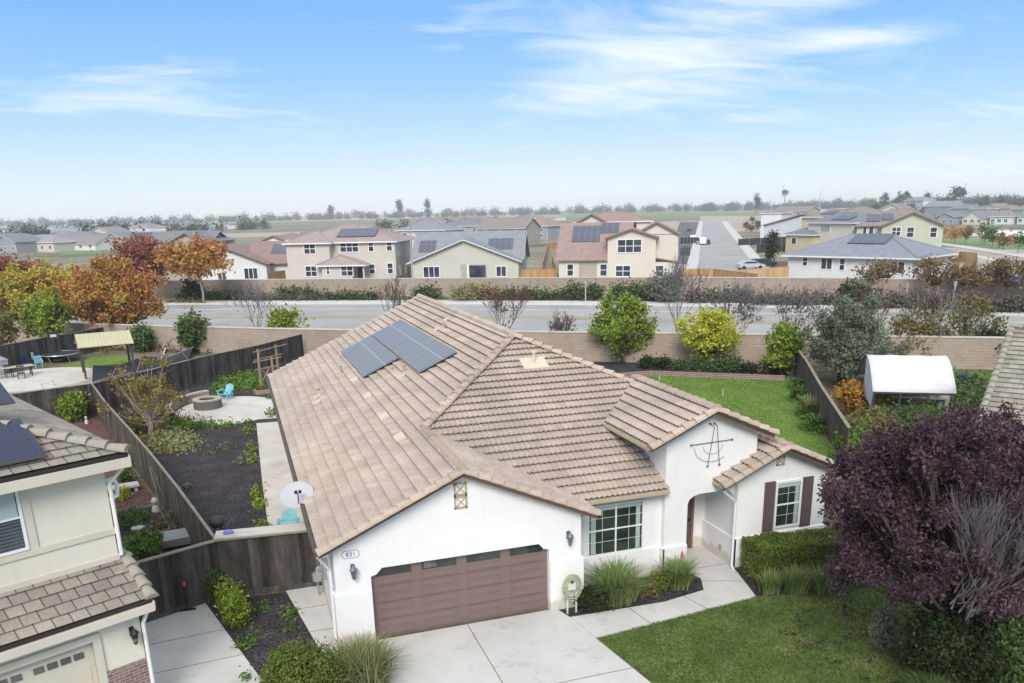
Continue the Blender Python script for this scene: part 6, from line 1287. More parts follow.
# ------------------------------------------------------------------ houses across the street
class FH:
    def __init__(s, name, label, pL, pR, yL, yR, mat, group=None, cat='house'):
        s.A = G(pL, yL); s.B = G(pR, yR); d = s.B-s.A; s.L = float(np.hypot(d[0], d[1])); s.rz = math.atan2(d[1], d[0]); s.mat = mat
        s.root = thing(name, label, cat, (float(s.A[0]), float(s.A[1]), 0), s.rz, group); s.ux = np.array([d[0], d[1], 0])/s.L; s.n = np.array([-s.ux[1], s.ux[0], 0])
        s.w = MB()
    def uz(s, px, py, y=0.):
        d = ray(px, py); p0 = s.A+s.n*y; p = CAMP+d*((s.n@(p0-CAMP))/(s.n@d)); return float((p-s.A)@s.ux), float(p[2])
    def sz(s, px, py, x):    # on the side plane x = const -> (y, z)
        d = ray(px, py); p0 = s.A+s.ux*x; p = CAMP+d*((s.ux@(p0-CAMP))/(s.ux@d)); return float((p-s.A)@s.n), float(p[2])
    def wall(s, x0, x1, y0, y1, z1, z0=-.1): s.w.box(x0, x1, y0, y1, z0, z1)
    def gable(s, x0, x1, y0, y1, ze, zr, axis='y', mat='roof_grey', oh=.45, fill=True, trim='trim_white', th=.14):
        """axis = direction of the ridge"""
        m = MB(); t = MB()
        if axis == 'y':
            xm = (x0+x1)/2; g = (zr-ze)/(xm-x0)
            if fill: s.w.prism([(x0, y0, ze-.02), (x1, y0, ze-.02), (xm, y0, zr-.02)], (0, y1-y0, 0))
            for sg, xa in ((1, x0), (-1, x1)):
                xo = xa-sg*oh; zo = ze-g*oh; m.prism([(xo, y0-oh, zo), (xm, y0-oh, zr), (xm, y0-oh, zr+th), (xo, y0-oh, zo+th)], (0, y1-y0+2*oh, 0))
                t.prism([(xo, y0-oh-.03, zo-.12), (xm, y0-oh-.03, zr-.12), (xm, y0-oh-.03, zr+.03), (xo, y0-oh-.03, zo+.03)], (0, -.05, 0))
        else:
            ym = (y0+y1)/2; g = (zr-ze)/(ym-y0)
            if fill: s.w.prism([(x0, y0, ze-.02), (x0, y1, ze-.02), (x0, ym, zr-.02)], (x1-x0, 0, 0))
            for sg, ya in ((1, y0), (-1, y1)):
                yo = ya-sg*oh; zo = ze-g*oh; m.prism([(x0-oh, yo, zo), (x0-oh, ym, zr), (x0-oh, ym, zr+th), (x0-oh, yo, zo+th)], (x1-x0+2*oh, 0, 0))
            for xx in (x0-oh-.03, x1+oh+.03):
                for sg, ya in ((1, y0), (-1, y1)):
                    yo = ya-sg*oh; zo = ze-g*oh; t.prism([(xx, yo, zo-.12), (xx, ym, zr-.12), (xx, ym, zr+.03), (xx, yo, zo+.03)], (.05, 0, 0))
            t.box(x0-oh, x1+oh, y0-oh-.05, y0-oh-.01, ze-g*oh-.1, ze-g*oh+.04)
        o = m.build('roof', mat, s.root); t.build('fascia', trim, o); return o
    def hip(s, x0, x1, y0, y1, ze, zr, mat='roof_grey', oh=.5, trim='trim_white', r0=None, r1=None):
        x0, x1, y0, y1 = x0-oh, x1+oh, y0-oh, y1+oh; hw = (y1-y0)/2; ym = (y0+y1)/2; a = x0+hw if r0 is None else r0; b = x1-hw if r1 is None else r1
        m = MB()
        if b < a: a = b = (x0+x1)/2
        base = [(x0, y0), (x1, y0), (x1, y1), (x0, y1)]; i = 0
        m.v = [(*p, ze) for p in base]+[(a, ym, zr), (b, ym, zr)]+[(*p, ze-.15) for p in base]
        m.f = [(0, 1, 5, 4), (1, 2, 5), (2, 3, 4, 5), (3, 0, 4), (6, 7, 1, 0), (7, 8, 2, 1), (8, 9, 3, 2), (9, 6, 0, 3), (9, 8, 7, 6)]; m.m = [0]*9; m.uv = [None]*9
        o = m.build('roof', mat, s.root); t = MB()
        c_ = MB(); P = [(x0, y0, ze), (a, ym, zr), (b, ym, zr), (x1, y0, ze), (x1, y1, ze), (x0, y1, ze)]
        for u, v in ((0, 1), (1, 2), (2, 3), (2, 4), (1, 5)): c_.tube([P[u], P[v]], .13, 6)
        c_.build('ridge_cap', mat, o); t.box(x0, x1, y0-.04, y0-.005, ze-.2, ze+.02); t.box(x1+.005, x1+.04, y0, y1, ze-.2, ze+.02); t.box(x0-.04, x0-.005, y0, y1, ze-.2, ze+.02); t.build('fascia', trim, o); return o
    def shed(s, x0, x1, y0, y1, zlo, zhi, mat='roof_grey', down='front', oh=.4):
        m = MB(); d = {'front': [(x0-oh, y0-oh, zlo), (x1+oh, y0-oh, zlo), (x1+oh, y1, zhi), (x0-oh, y1, zhi)], 'right': [(x0, y0-oh, zhi), (x1+oh, y0-oh, zlo), (x1+oh, y1, zlo), (x0, y1, zhi)], 'left': [(x0-oh, y0-oh, zlo), (x1, y0-oh, zhi), (x1, y1, zhi), (x0-oh, y1, zlo)]}[down]
        m.prism(d, (0, 0, -.14)); return m.build('roof', mat, s.root)
    def win(s, pxa, pya, pxb, pyb, cols=2, rows=2, y=0., gl='glass_far'):
        a = s.uz(pxa, pya, y); b = s.uz(pxb, pyb, y); return window(s.root, FR(y), min(a[0], b[0]), max(a[0], b[0]), min(a[1], b[1]), max(a[1], b[1]), cols, rows, gl=gl, fw=.13, depth=.08)
    def swin(s, x, y0, y1, z0, z1, cols=1, rows=2): return window(s.root, (lambda u, d, z: (x+d, u, z)), y0, y1, z0, z1, cols, rows, fw=.12, depth=.08)
    def solar(s, x0, x1, y0, y1, zf, nm='solar_panels'):
        """panels on a roof slope; zf(x,y) = roof height"""
        m = MB(); m.prism([(x0, y0, zf(x0, y0)+.12), (x1, y0, zf(x1, y0)+.12), (x1, y1, zf(x1, y1)+.12), (x0, y1, zf(x0, y1)+.12)], (0, 0, .06)); o = m.build(nm, 'gutter_dark', s.root)
        q = MB(); q.face([(x0+.05, y0+.05, zf(x0+.05, y0+.05)+.19), (x1-.05, y0+.05, zf(x1-.05, y0+.05)+.19), (x1-.05, y1-.05, zf(x1-.05, y1-.05)+.19), (x0+.05, y1-.05, zf(x0+.05, y1-.05)+.19)], 0, [(0, 0), (x1-x0, 0), (x1-x0, y1-y0), (0, y1-y0)]); q.build('cells', 'solar_far', o, recalc=False)
    def done(s, bevel=0):
        s.w.build('wall', s.mat, s.root)
        for u in (.02, .98):
            if s.L > 11: m = MB(); m.tube([(s.L*u, -.08, 2.7), (s.L*u, -.08, .1)], .06, 5); m.build('downpipe', 'trim_white', s.root)
    def vents(s, pts, zf):
        for x, y in pts: z = zf(x, y); m = MB(); m.box(x-.16, x+.16, y-.16, y+.16, z-.1, z+.32); m.build('roof_vent', 'grey_metal', s.root)
    def zr_(s, px, py, x, y): # height of the roof point whose plan is (x,y) and picture row py
        P = s.A+s.ux*x+s.n*y; return zt(py, P)
# house 2: beige two-storey with a front porch roof
h = FH('two_storey_house', 'beige two-storey house with small porch roof and solar panels, behind the street lamp', 293, 397, 283, 281.5, 'far_beige')
L = h.L; D = 12.5; x1 = h.uz(335, 281)[0]; ze = h.uz(370, 241.5)[1]
h.wall(0, x1, -1.6, D-2, ze); h.wall(x1-.01, L, 0, D, ze)
rl = h.hip(0, x1, -1.6, D-3, ze, h.zr_(0, 231, x1/2, 4), 'roof_pinkbrown'); zrm = h.zr_(0, 225.5, L*.55, D/2); rm = h.hip(1.0, L, 0, D, ze, zrm, 'roof_pinkbrown')
hwm = D/2+.5; h.solar(L*.43, L*.80, 1.3, 4.6, lambda x, y: ze+(zrm-ze)*(y+.5)/hwm)
h.vents([(L*.2, 3), (L*.6, 5.4), (L*.9, 4)], lambda x, y: ze+(zrm-ze)*min(1, (y+.5)/hwm)*.8)
h.win(304, 244, 315.5, 253.5, 2, 2, -1.6); h.win(305.5, 266.5, 317, 276, 2, 2, -1.6); h.win(340, 242, 358.5, 251.5, 3, 2); h.win(368.5, 241.5, 373.5, 251, 1, 2); h.win(386.5, 241, 392, 250.5, 1, 2); h.win(387.5, 263.5, 393, 273.3, 1, 2); h.win(369.5, 264.5, 375, 273.5, 1, 2)
px0 = h.uz(325, 275)[0]; px1 = h.uz(369, 275)[0]; zp = h.uz(345, 265, -2.6)[1]; h.w.box(px0+.4, px1-2.0, -2.6, 0, -.1, zp); h.hip(px0, px1, -2.6, 0, zp, zp+1.5, 'roof_pinkbrown', r0=(px0+px1)/2-.6, r1=(px0+px1)/2-.4); h.win(341, 266, 353, 275.5, 2, 2, -2.6); h.win(326.5, 266.5, 329.5, 274, 1, 2, -2.6)
m = MB(); a = px1-1.8; m.box(a, a+1.1, -.06, 0, 0, 2.4); m.build('patio_door', 'glass_far', h.root); m = MB(); m.box(px1-.25, px1, -2.6, -2.35, 0, zp); m.build('porch_post', 'far_beige', h.root)
for y in (2.5, 6.5):
    h.swin(L, y, y+.6, 1.0, 2.4); h.swin(L, y, y+.6, 4.1, 5.5)
h.done()
# house 3: sage single storey, front gable
h = FH('single_storey_house', 'sage green single-storey house with broad front gable and slate-grey roof', 412, 519, 282.5, 281, 'far_sage')
L = h.L; D = 13.5; ze = h.uz(412, 262)[1]; zg = h.uz(461, 239.5)[1]; h.wall(0, L, 0, D, ze)
h.gable(0, L, 0, 9, ze, zg, 'y', 'roof_grey', .6); zr2 = h.zr_(0, 231.5, L*.8, 8.2); h.gable(-.2, L+.02, 2.6, D+.4, ze+.1, zr2, 'x', 'roof_grey', .5)
gg = (zr2-ze-.1)/((D+.4-2.6)/2); h.solar(L*.68, L*.92, 4.3, 6.6, lambda x, y: ze+.1+gg*(y-2.6)); h.solar(L*.02, L*.18, 4.0, 6.4, lambda x, y: ze+.1+gg*(y-2.6))
h.win(423.5, 267, 439.5, 277, 3, 1); h.win(496.5, 266.5, 506, 276, 2, 1)
a, b = h.uz(461, 277)[0], h.uz(486.5, 277)[0]; zt_ = h.uz(475, 264.5)[1]; m = MB(); m.box(a, b, -.06, -.01, 0, zt_); m.build('porch_shade_plate', 'far_taupe', h.root); m = MB(); m.box(a+(b-a)*.34, b-.1, -.10, -.07, .1, zt_-.15); m.build('sliding_door', 'glass_far', h.root); m = MB(); m.box(a+(b-a)*.25, a+(b-a)*.33, -.2, -.06, 0, zt_); m.build('porch_post', 'trim_white', h.root)  # flat darker plate on the wall paints the shade of a porch recess
for t in (.22, .5, .78):
    m = MB(); zz_ = ze+(zg-ze)*(1-abs(t-.5)*2); m.beam((L*t, -.55, zz_-.05), (L*t, -.02, zz_-.6), .12, .12); m.build('bracket', 'trim_white', h.root)
h.swin(L, 5.2, 6.2, 1.2, 2.6); h.done()
# house 4: beige two storey with red-brown roof
h = FH('two_storey_house', 'cream two-storey house with red-brown tile roof and large solar array', 559, 677, 282, 281, 'far_cream')
L = h.L; x2 = h.uz(607.5, 280)[0]; x3 = h.uz(655, 280)[0]; zlo = h.uz(580, 260)[1]; D = 12
h.wall(0, x2+1, 0, D, zlo); ze = h.uz(607.5, 237.5)[1]; ya = -.6; zap = h.uz(630.5, 229, ya)[1]; zg2 = h.uz(672, 234)[1]
h.wall(x2, x3, ya, 6, ze); h.wall(x2+.3, L, .8, D-1, zg2-.1)
h.gable(x2, x3, ya, 5, ze, zap, 'y', 'roof_brown', .45, trim='trim_brown')
zr4 = h.zr_(0, 223.5, x2*.6, 7.0); h.w.prism([(0, 0, zlo), (0, 7.0, zr4-.2), (0, D, zlo)], (x2+1, 0, 0))
m = MB(); m.prism([(-.5, -.6, zlo-.1), (x2+.02, -.6, zlo-.1), (x2+.02, 7.0, zr4), (-.5, 7.0, zr4)], (0, 0, .16)); m.prism([(-.5, 7.0, zr4), (x2+4, 7.0, zr4), (x2+4, D+.5, zlo+1.5), (-.5, D+.5, zlo+1.5)], (0, 0, .16)); m.prism([(x2+.02, 3.2, zlo+(zr4-zlo)*.50), (x2+3.6, 3.2, zlo+(zr4-zlo)*.5), (x2+3.6, 7.0, zr4), (x2+.02, 7.0, zr4)], (0, 0, .16)); m.build('roof', 'roof_brown', h.root)
zr5 = h.zr_(0, 221, L-2, 4.5); h.gable(x3-3.2, L, .8, 9, zg2, h.uz(645, 222.5, .8)[1], 'y', 'roof_brown', .4, trim='trim_brown')
zf = lambda x, y: zlo+.08+(zr4-zlo)*(y+.5)/7.5
h.solar(x2*.22, x2*.80, 2.9, 6.2, zf); h.solar(x2*.80, x2*1.18, 4.6, 6.7, zf)
h.win(618, 240, 641, 252, 3, 2, ya); h.win(616, 266, 630, 276, 2, 2, ya); h.win(648, 266, 663, 276, 2, 2, -.02)
h.win(567.5, 264.5, 573, 275.5, 1, 2, -.0); h.win(600.5, 264.5, 606.5, 275.5, 1, 2, 0)
zk = h.uz(665, 262)[1]; h.wall(x3-.02, L, 0, 2, zk); h.shed(x3-1.2, L, 0, 1.0, zk, zk+.9, 'roof_brown', 'right', .3)
m = MB(); m.box(h.uz(575, 275)[0]+.6, h.uz(600, 275)[0]-.5, -.05, 0, 0, zlo-.4); m.build('patio_shade_plate', 'far_taupe', h.root); h.swin(L, 3, 4, 3.6, 4.8); h.done()  # darker taupe plate on the wall stands for the shaded patio opening
# house behind 4
h = FH('single_storey_house', 'red-brown roofed house rising just behind the cream two-storey house', 575, 650, 262, 261, 'far_cream'); L = h.L; z1 = h.uz(590, 222)[1]; h.wall(0, L, 0, 12, z1); h.gable(0, L*.45, -1, 9, z1-.3, h.uz(597, 214)[1], 'y', 'roof_brown', .6, trim='trim_brown'); h.hip(0, L, 0, 12, z1, h.zr_(0, 212, L*.6, 6), 'roof_brown'); h.done()
# house 1: white single storey, red roof
h = FH('single_storey_house', 'white single-storey house with dark red roof between the orange tree and beige house', 203, 268, 284.5, 283, 'far_white'); L = h.L; D = 12; ze = h.uz(268, 263.5)[1]; zr1 = h.uz(222, 246)[1]
h.wall(0, L, 0, D, ze); g_ = (zr1-ze)/(L-h.uz(222, 270)[0]); xm = h.uz(222, 270)[0]; h.gable(xm-(L-xm), L, 0, D, ze, zr1, 'y', 'roof_red', .5, trim='gutter_dark')
zr1b = h.zr_(0, 242.5, L*.8, 7); h.wall(L, L+3.2, 3, D, ze); h.gable(L-4, L+3.2, 3, D+2, ze, zr1b, 'x', 'roof_red', .5, trim='gutter_dark'); gg = (zr1b-ze)/((D+2-3)/2); h.solar(L-.5, L+2.4, 5.0, 7.6, lambda x, y: ze+gg*(y-3))
h.win(244, 268.5, 258, 278.5, 3, 1); h.win(218, 273, 226.5, 281, 2, 1); h.done()
hh = FH('single_storey_house', 'small red-roofed white gable peeping above the dark red roof', 268, 300, 262, 262, 'far_white'); hh.wall(0, hh.L, 0, 8, hh.uz(280, 240)[1]); hh.gable(0, hh.L*.6, -.5, 8, hh.uz(280, 240)[1], hh.uz(274, 236)[1], 'y', 'roof_red', .5, trim='gutter_dark'); hh.hip(0, hh.L, 0, 8, hh.uz(280, 240)[1], hh.uz(280, 236)[1]+.4, 'roof_red'); hh.done()
# house 0: grey roofs behind autumn trees
h = FH('two_storey_house', 'tan gabled house with long slate roof behind the autumn trees', 128, 209, 281, 280, 'far_taupe'); L = h.L; xg = h.uz(174, 270)[0]; ze = h.uz(207, 241)[1]; zg = h.uz(192, 232.5)[1]
h.wall(xg, L, 0, 12, ze); h.gable(xg, L, 0, 10, ze, zg, 'y', 'roof_slate', .6, trim='far_grey'); h.wall(0, xg+1, 2, 12, ze-.8); h.gable(0, L-1, 2, 12.5, ze-.8, h.zr_(0, 231.5, xg, 7), 'x', 'roof_slate', .5); h.gable(0, xg*.45, .4, 6, ze-1.6, h.uz(140, 234)[1], 'y', 'roof_slate', .5, trim='far_grey')
h.win(187, 244.5, 192, 253, 1, 2); h.win(193, 244.5, 199, 253, 1, 2); h.done()
# house 5: white long single-storey, grey hip roof
h = FH('single_storey_house', 'long white single-storey house with grey hip roof and solar panels at right', 787, 912, 278, 283.5, 'far_white'); L = h.L; D = 13; ze = h.uz(850, 256.5)[1]; h.wall(0, L, 0, D, ze); zr = h.zr_(0, 234.5, L*.5, D/2); h.hip(0, L, 0, D, ze, zr, 'roof_grey', .8)
hw = D/2+.8; h.solar(L*.40, L*.70, 3.2, 6.4, lambda x, y: ze+(zr-ze)*(y+.8)/hw)
h.win(803.5, 257.5, 807, 265.5, 1, 2); h.win(822, 258.5, 831.5, 269, 2, 1); h.win(840.5, 259, 844, 270, 1, 2); h.win(892.5, 262, 903.5, 273.5, 2, 1); h.swin(L, 4.5, 6.5, .8, 2.3, 2, 1)
m = MB(); m.tube([(L*.52, -.05, ze-.1), (L*.52, -.05, 0)], .05, 6); m.build('downpipe', 'trim_white', h.root); h.done()
# house 6: green two-storey behind 5
h = FH('two_storey_house', 'pale green two-storey house with brown gable roof behind the long white house', 854, 940, 257, 257, 'far_green'); L = h.L; xg = h.uz(880, 245)[0]; D = 13; ze = h.uz(945, 225)[1]; zg = h.uz(911, 212.5)[1]
h.wall(xg, L, 0, D, ze); h.gable(xg, L, 0, D-2, ze, zg, 'y', 'roof_taupe', .6, trim='trim_brown'); h.wall(0, xg+.5, 1.5, D, ze); zr = h.zr_(0, 209, L*.45, 7); h.hip(0, L, 1.5, D+1, ze, zr, 'roof_taupe', trim='trim_brown'); hw = (D-.5)/2+.5; h.solar(L*.10, L*.26, 2.5, 5.5, lambda x, y: ze+(zr-ze)*(y-1)/hw); h.solar(L*.28, L*.42, 3, 5.6, lambda x, y: ze+(zr-ze)*(y-1)/hw)
h.win(892.5, 227.5, 900, 235.5, 2, 2); h.win(907.5, 227.5, 913, 237, 1, 2); h.win(931, 227.5, 936, 237, 1, 2); h.win(863.5, 227, 866, 234, 1, 1, 1.5); h.win(869.5, 227, 873, 234, 1, 1, 1.5); h.done()
h = FH('two_storey_house', 'white and tan two-storey house with grey roof left of the green house', 806, 850, 252, 254.5, 'far_cream'); L = h.L; ze = h.uz(830, 222.5)[1]; h.wall(0, L, 0, 10, ze); zr = h.zr_(0, 213, L*.5, 5); h.hip(0, L, 0, 10, ze, zr, 'roof_slate'); h.solar(L*.45, L*.85, .8, 3.2, lambda x, y: ze+(zr-ze)*(y+.5)/5.5); h.win(821, 224.5, 830, 232, 1, 1, 0, 'far_taupe'); h.swin(L, 2, 3, 3.6, 5); h.done()
h = FH('single_storey_house', 'low tan house with grey roof at the corner of the side street', 785, 812, 252, 253, 'far_tan'); L = h.L; ze = h.uz(800, 234.5)[1]; h.wall(0, L, 0, 9, ze); h.hip(0, L, 0, 9, ze, h.zr_(0, 226.5, L*.5, 4.5), 'roof_slate'); h.win(792, 238, 796, 244, 1, 1); h.done()
h = FH('two_storey_house', 'white two-storey house with slanting brown roof beside the side street', 763, 800, 241, 242, 'far_white'); L = h.L; ze = h.uz(770, 226)[1]; h.wall(0, L, 0, 12, ze); h.w.prism([(0, 0, ze), (L, 0, ze), (L, 0, h.uz(795, 216)[1])], (0, 12, 0)); m = MB(); m.prism([(-.4, -.5, ze), (L+.3, -.5, h.uz(797, 215)[1]), (L+.3, -.5, h.uz(797, 215)[1]+.3), (-.4, -.5, ze+.3)], (0, 13, 0)); m.build('roof', 'roof_taupe', h.root); h.done()
h = FH('two_storey_house', 'white stucco block of the building behind the slanting brown roof', 760, 780, 238, 238, 'far_white'); h.wall(0, h.L, 0, 10, h.uz(770, 213)[1]); h.hip(0, h.L, 0, 10, h.uz(770, 213)[1], h.uz(770, 211)[1], 'roof_taupe', .4); h.done()
h = FH('two_storey_house', 'tan house with brown roof just behind the white slanting-roof house', 800, 850, 243, 244, 'far_tan'); z1 = h.uz(820, 217)[1]; h.wall(0, h.L, 0, 12, z1); h.hip(0, h.L, 0, 12, z1, h.zr_(0, 209.5, h.L/2, 6), 'roof_taupe'); zz1 = h.zr_(0, 209.5, h.L/2, 6); h.solar(h.L*.3, h.L*.55, 1.5, 4.5, lambda x, y: z1+(zz1-z1)*(y+.5)/6.5); h.done()

# small houses of the districts further off ---------------------------------
def shouse(label, pL, pR, yb, ye, yr, wall, roof, kind='hip', n=2, group=None, D=11, two=False):
    h = FH('distant_house', label, pL, pR, yb, yb, wall, group); L = h.L; ze = max(2.4, h.uz((pL+pR)/2, ye)[1]); h.wall(0, L, 0, D, ze); zr = max(ze+1.2, h.zr_(0, yr, L/2, D/2))
    if kind == 'hip': h.hip(0, L, 0, D, ze, zr, roof)
    elif kind == 'gx': h.gable(0, L, 0, D, ze, zr, 'x', roof)
    else: h.gable(0, L, 0, D, ze, zr, 'y', roof)
    for k in range(n):
        u = L*(k+.5)/n
        for z in ([1.0] if ze < 4.2 else [1.0, ze-2.0]): window(h.root, FR(0), u-.7, u+.7, z, z+1.2, 2, 1, fw=.14, depth=.08)
    h.done()
gL = 'distant houses beyond the autumn trees'; gC = 'distant houses in the middle distance'; gR = 'distant houses in the right distance'
for a in (('grey-roofed distant house at the far left frame edge', -14, 22, 247, 238, 233.5, 'far_grey', 'roof_slate', 'hip', 3), ('distant house with bluish roof, second from the left edge', 22, 58, 248, 240, 234.5, 'far_taupe', 'roof_grey', 'hip', 3), ('distant cream house with a row of dark windows beyond the orange tree', 56, 92, 244, 238, 231.5, 'far_beige', 'roof_slate', 'hip', 4),
          ('distant house with pale gable above the orange tree', 86, 116, 243, 234, 227, 'far_beige', 'roof_taupe', 'gy', 2), ('distant slate-roofed house left of the tan gabled house', 98, 136, 248, 240, 232, 'far_taupe', 'roof_slate', 'gx', 3), ('white distant two-storey house above the slate roofs', 131, 150, 238, 227, 223, 'far_white', 'roof_taupe', 'hip', 2),
          ('distant low dark-roofed house behind the second left one', 6, 40, 240, 234, 229.5, 'far_grey', 'roof_slate', 'hip', 3), ('distant low house with grey roof behind the row of windows', 48, 82, 237, 231, 227.5, 'far_taupe', 'roof_grey', 'hip', 3)): shouse(*a[:9], n=a[9], group=gL)
for a in (('grey-roofed distant house right behind the beige two-storey roof', 398, 446, 252, 230, 222.5, 'far_beige', 'roof_grey', 'hip', 3), ('brown-roofed distant house above the sage house ridge', 478, 524, 246, 228, 218, 'far_taupe', 'roof_taupe', 'gx', 3), ('dark distant house with brown roof left of the pale plot', 521, 548, 240, 226, 217, 'far_grey', 'roof_brown', 'hip', 2),
          ('distant grey-roofed house above the sage house gable', 440, 482, 242, 226, 219.5, 'far_taupe', 'roof_slate', 'hip', 3), ('distant pale-roofed house left of the grey middle one', 412, 438, 238, 227, 221, 'far_beige', 'roof_grey', 'gx', 2), ('small red-roofed distant house, left one of the red row', 418, 440, 226, 220.5, 217.5, 'far_taupe', 'roof_red', 'gx', 2), ('small red-roofed distant house, middle one of the red row', 442, 462, 225.5, 220, 217, 'far_taupe', 'roof_red', 'gx', 2), ('small red-roofed distant house, right one of the red row', 464, 484, 225, 219.5, 216.5, 'far_taupe', 'roof_red', 'gx', 2)): shouse(*a[:9], n=a[9], group=gC)
for a in (('distant pale gabled house above the green house roof', 876, 902, 232, 210, 203.5, 'far_beige', 'roof_taupe', 'gy', 2), ('distant white house among trees right of the pale gable', 903, 922, 214, 200.5, 197, 'far_white', 'roof_grey', 'hip', 3), ('distant blue-grey roofed house behind the right paths', 924, 952, 216, 206, 201, 'far_grey', 'roof_grey', 'gx', 3), ('distant dark block of houses under construction, left part', 950, 968, 219, 208, 204, 'far_grey', 'roof_slate', 'hip', 3), ('distant dark block of houses under construction, right part', 968, 984, 219, 209, 205.5, 'far_grey', 'roof_slate', 'hip', 3),
          ('distant cream gabled house right of the dark block', 983, 996, 218, 208, 203.5, 'far_cream', 'roof_taupe', 'gy', 1), ('distant red-walled house near the right edge', 994, 1010, 218, 208, 204.5, 'far_tan', 'roof_red', 'hip', 2), ('distant slate-roofed house at the right frame edge', 1010, 1032, 218.5, 209, 204, 'far_grey', 'roof_slate', 'hip', 2), ('distant brown-roofed house behind the green house left end', 836, 874, 234, 214, 206.5, 'far_taupe', 'roof_taupe', 'hip', 3), ('distant low brown-roofed house behind the white slanting-roof house', 772, 806, 228, 211, 206.5, 'far_taupe', 'roof_taupe', 'gx', 2)): shouse(*a[:9], n=a[9], group=gR)

rr_ = random.Random(77); ords = ['first', 'second', 'third', 'fourth', 'fifth', 'sixth', 'seventh', 'eighth', 'ninth', 'tenth']
for nm_, xa, xb, ya, yb_, cnt, gp in (('faint house row under the left horizon', -20, 235, 232.5, 228.5, 9, gL), ('lower faint house row above the autumn trees', -10, 170, 253, 247, 5, gL), ('small house row above the middle grey roofs', 385, 560, 224, 220, 7, gC), ('faint house row under the right horizon', 800, 1040, 212.5, 209.5, 9, gR), ('house row beyond the far footpaths', 930, 1040, 225, 224, 4, gR)):
    for k in range(cnt):
        x = xa+(xb-xa)*(k+.15)/cnt; w_ = (xb-xa)/cnt*.8; y = ya+(yb_-ya)*k/cnt; P = G(x, y); sc = (P-CAMP)@FW/F_
        shouse('%s from the left in the %s' % (ords[k], nm_), x, x+w_*rr_.uniform(.75, 1), y, y-rr_.uniform(2.6, 4.2)/sc*1.0, y-rr_.uniform(4.8, 6.6)/sc, rr_.choice(['far_white', 'far_beige', 'far_cream', 'far_taupe', 'far_grey']), rr_.choice(['roof_slate', 'roof_grey', 'roof_taupe', 'roof_pinkbrown', 'roof_slate']), rr_.choice(['hip', 'gx', 'gy']), 3, gp)
# fences on the far side
def ffence(label, P, mat='fence_new', h=1.85): return fence('wooden_fence', label, [G2(*p) for p in P], h=h, mat=mat, cap=('cap_wood' if mat == 'fence_dark' else 'tan_trim'), bw=.3, posts=False, group=None)
ffence('new orange wooden fence between the sage house and the cream house', [(521, 282), (557, 281), (552, 262)]); ffence('orange wooden fence along the plot behind the sage house', [(543, 272), (548, 250), (557, 249)]); ffence('new orange wooden fence right of the cream two-storey house', [(679, 281.5), (713, 281.5), (757, 288)]); ffence('pale new wooden fence left of the long white house', [(735, 283), (788, 279)], 'fence_pale')
ffence('orange wooden fence between the white and beige houses', [(270, 284), (296, 279.5)]); ffence('short orange wooden fence between the beige and sage houses', [(395, 280), (411, 277)]); ffence('pale wooden fence right of the long white house', [(948, 283), (958, 262), (976, 264), (976, 270)], 'fence_pale'); ffence('tan wooden fence behind the right autumn street trees', [(950, 283), (1000, 286)], 'fence_new', 1.4); ffence('tan wooden fence along the back of the sports lawn', [(922, 237), (982, 239)], 'fence_pale', 2.2)
# site screens by the side street
for lb, P in (('black construction screen fence right of the side street', [(738, 246), (792, 243)]), ('second black construction screen nearer the camera', [(756, 253), (798, 251)]), ('black construction screen left of the side street', [(680, 244), (697, 243.5)]), ('dark construction screen beside the parked cars', [(680, 256), (690, 256)])):
    r = thing('screen_fence', lb, 'fence'); A, B = G2(*P[0]), G2(*P[1]); m = MB(); m.beam((*A, .95), (*B, .95), .06, 1.8); m.build('screen', 'dark_net', r); n_ = 5
    for k in range(n_+1): m = MB(); x, y = A[0]+(B[0]-A[0])*k/n_, A[1]+(B[1]-A[1])*k/n_; m.box(x-.05, x+.05, y-.05, y+.05, 0, 2.0); m.build('post', 'steel_grey', r)
# vehicles
def car(label, px, py, rz, mat, van=False, L=4.5):
    r = thing('parked_van' if van else 'parked_car', label, 'van' if van else 'car', (*G2(px, py), .12), rz); H = 2.0 if van else 1.45; W2 = .9
    pr = [(-L/2, .35), (-L/2, .95), (-L/2+.15, 1.0), (-L/2+.5, H) if van else (-L/2+.9, H), (L/2-1.3, H) if van else (L/2-1.7, H), (L/2-1.0, 1.0), (L/2-.1, .85), (L/2, .35)]
    m = MB(); m.prism([(a, -W2, b) for a, b in pr], (0, 2*W2, 0)); m.build('body', mat, r, bevel=.06)
    m = MB(); m.prism([(-L/2+(.6 if van else .75), -W2-.01, 1.05), (-L/2+(.7 if van else 1.1), -W2-.01, H-.12), (L/2-1.75, -W2-.01, H-.12), (L/2-1.25, -W2-.01, 1.05)], (0, 2*W2+.02, 0)); m.build('window', 'glass_far', r)
    m = MB(); m.prism([(L/2-1.62, -.75, H-.1), (L/2-1.62, .75, H-.1), (L/2-1.04, .75, 1.05), (L/2-1.04, -.75, 1.05)], (.05, 0, .03)); m.build('windscreen', 'glass_far', r)
    for x in (-L/2+.8, L/2-.85):
        for y in (-W2, W2): m = MB(); m.tube([(x, y-.1, .33), (x, y+.1, .33)], .33, 14); m.build('wheel', 'tyre', r)
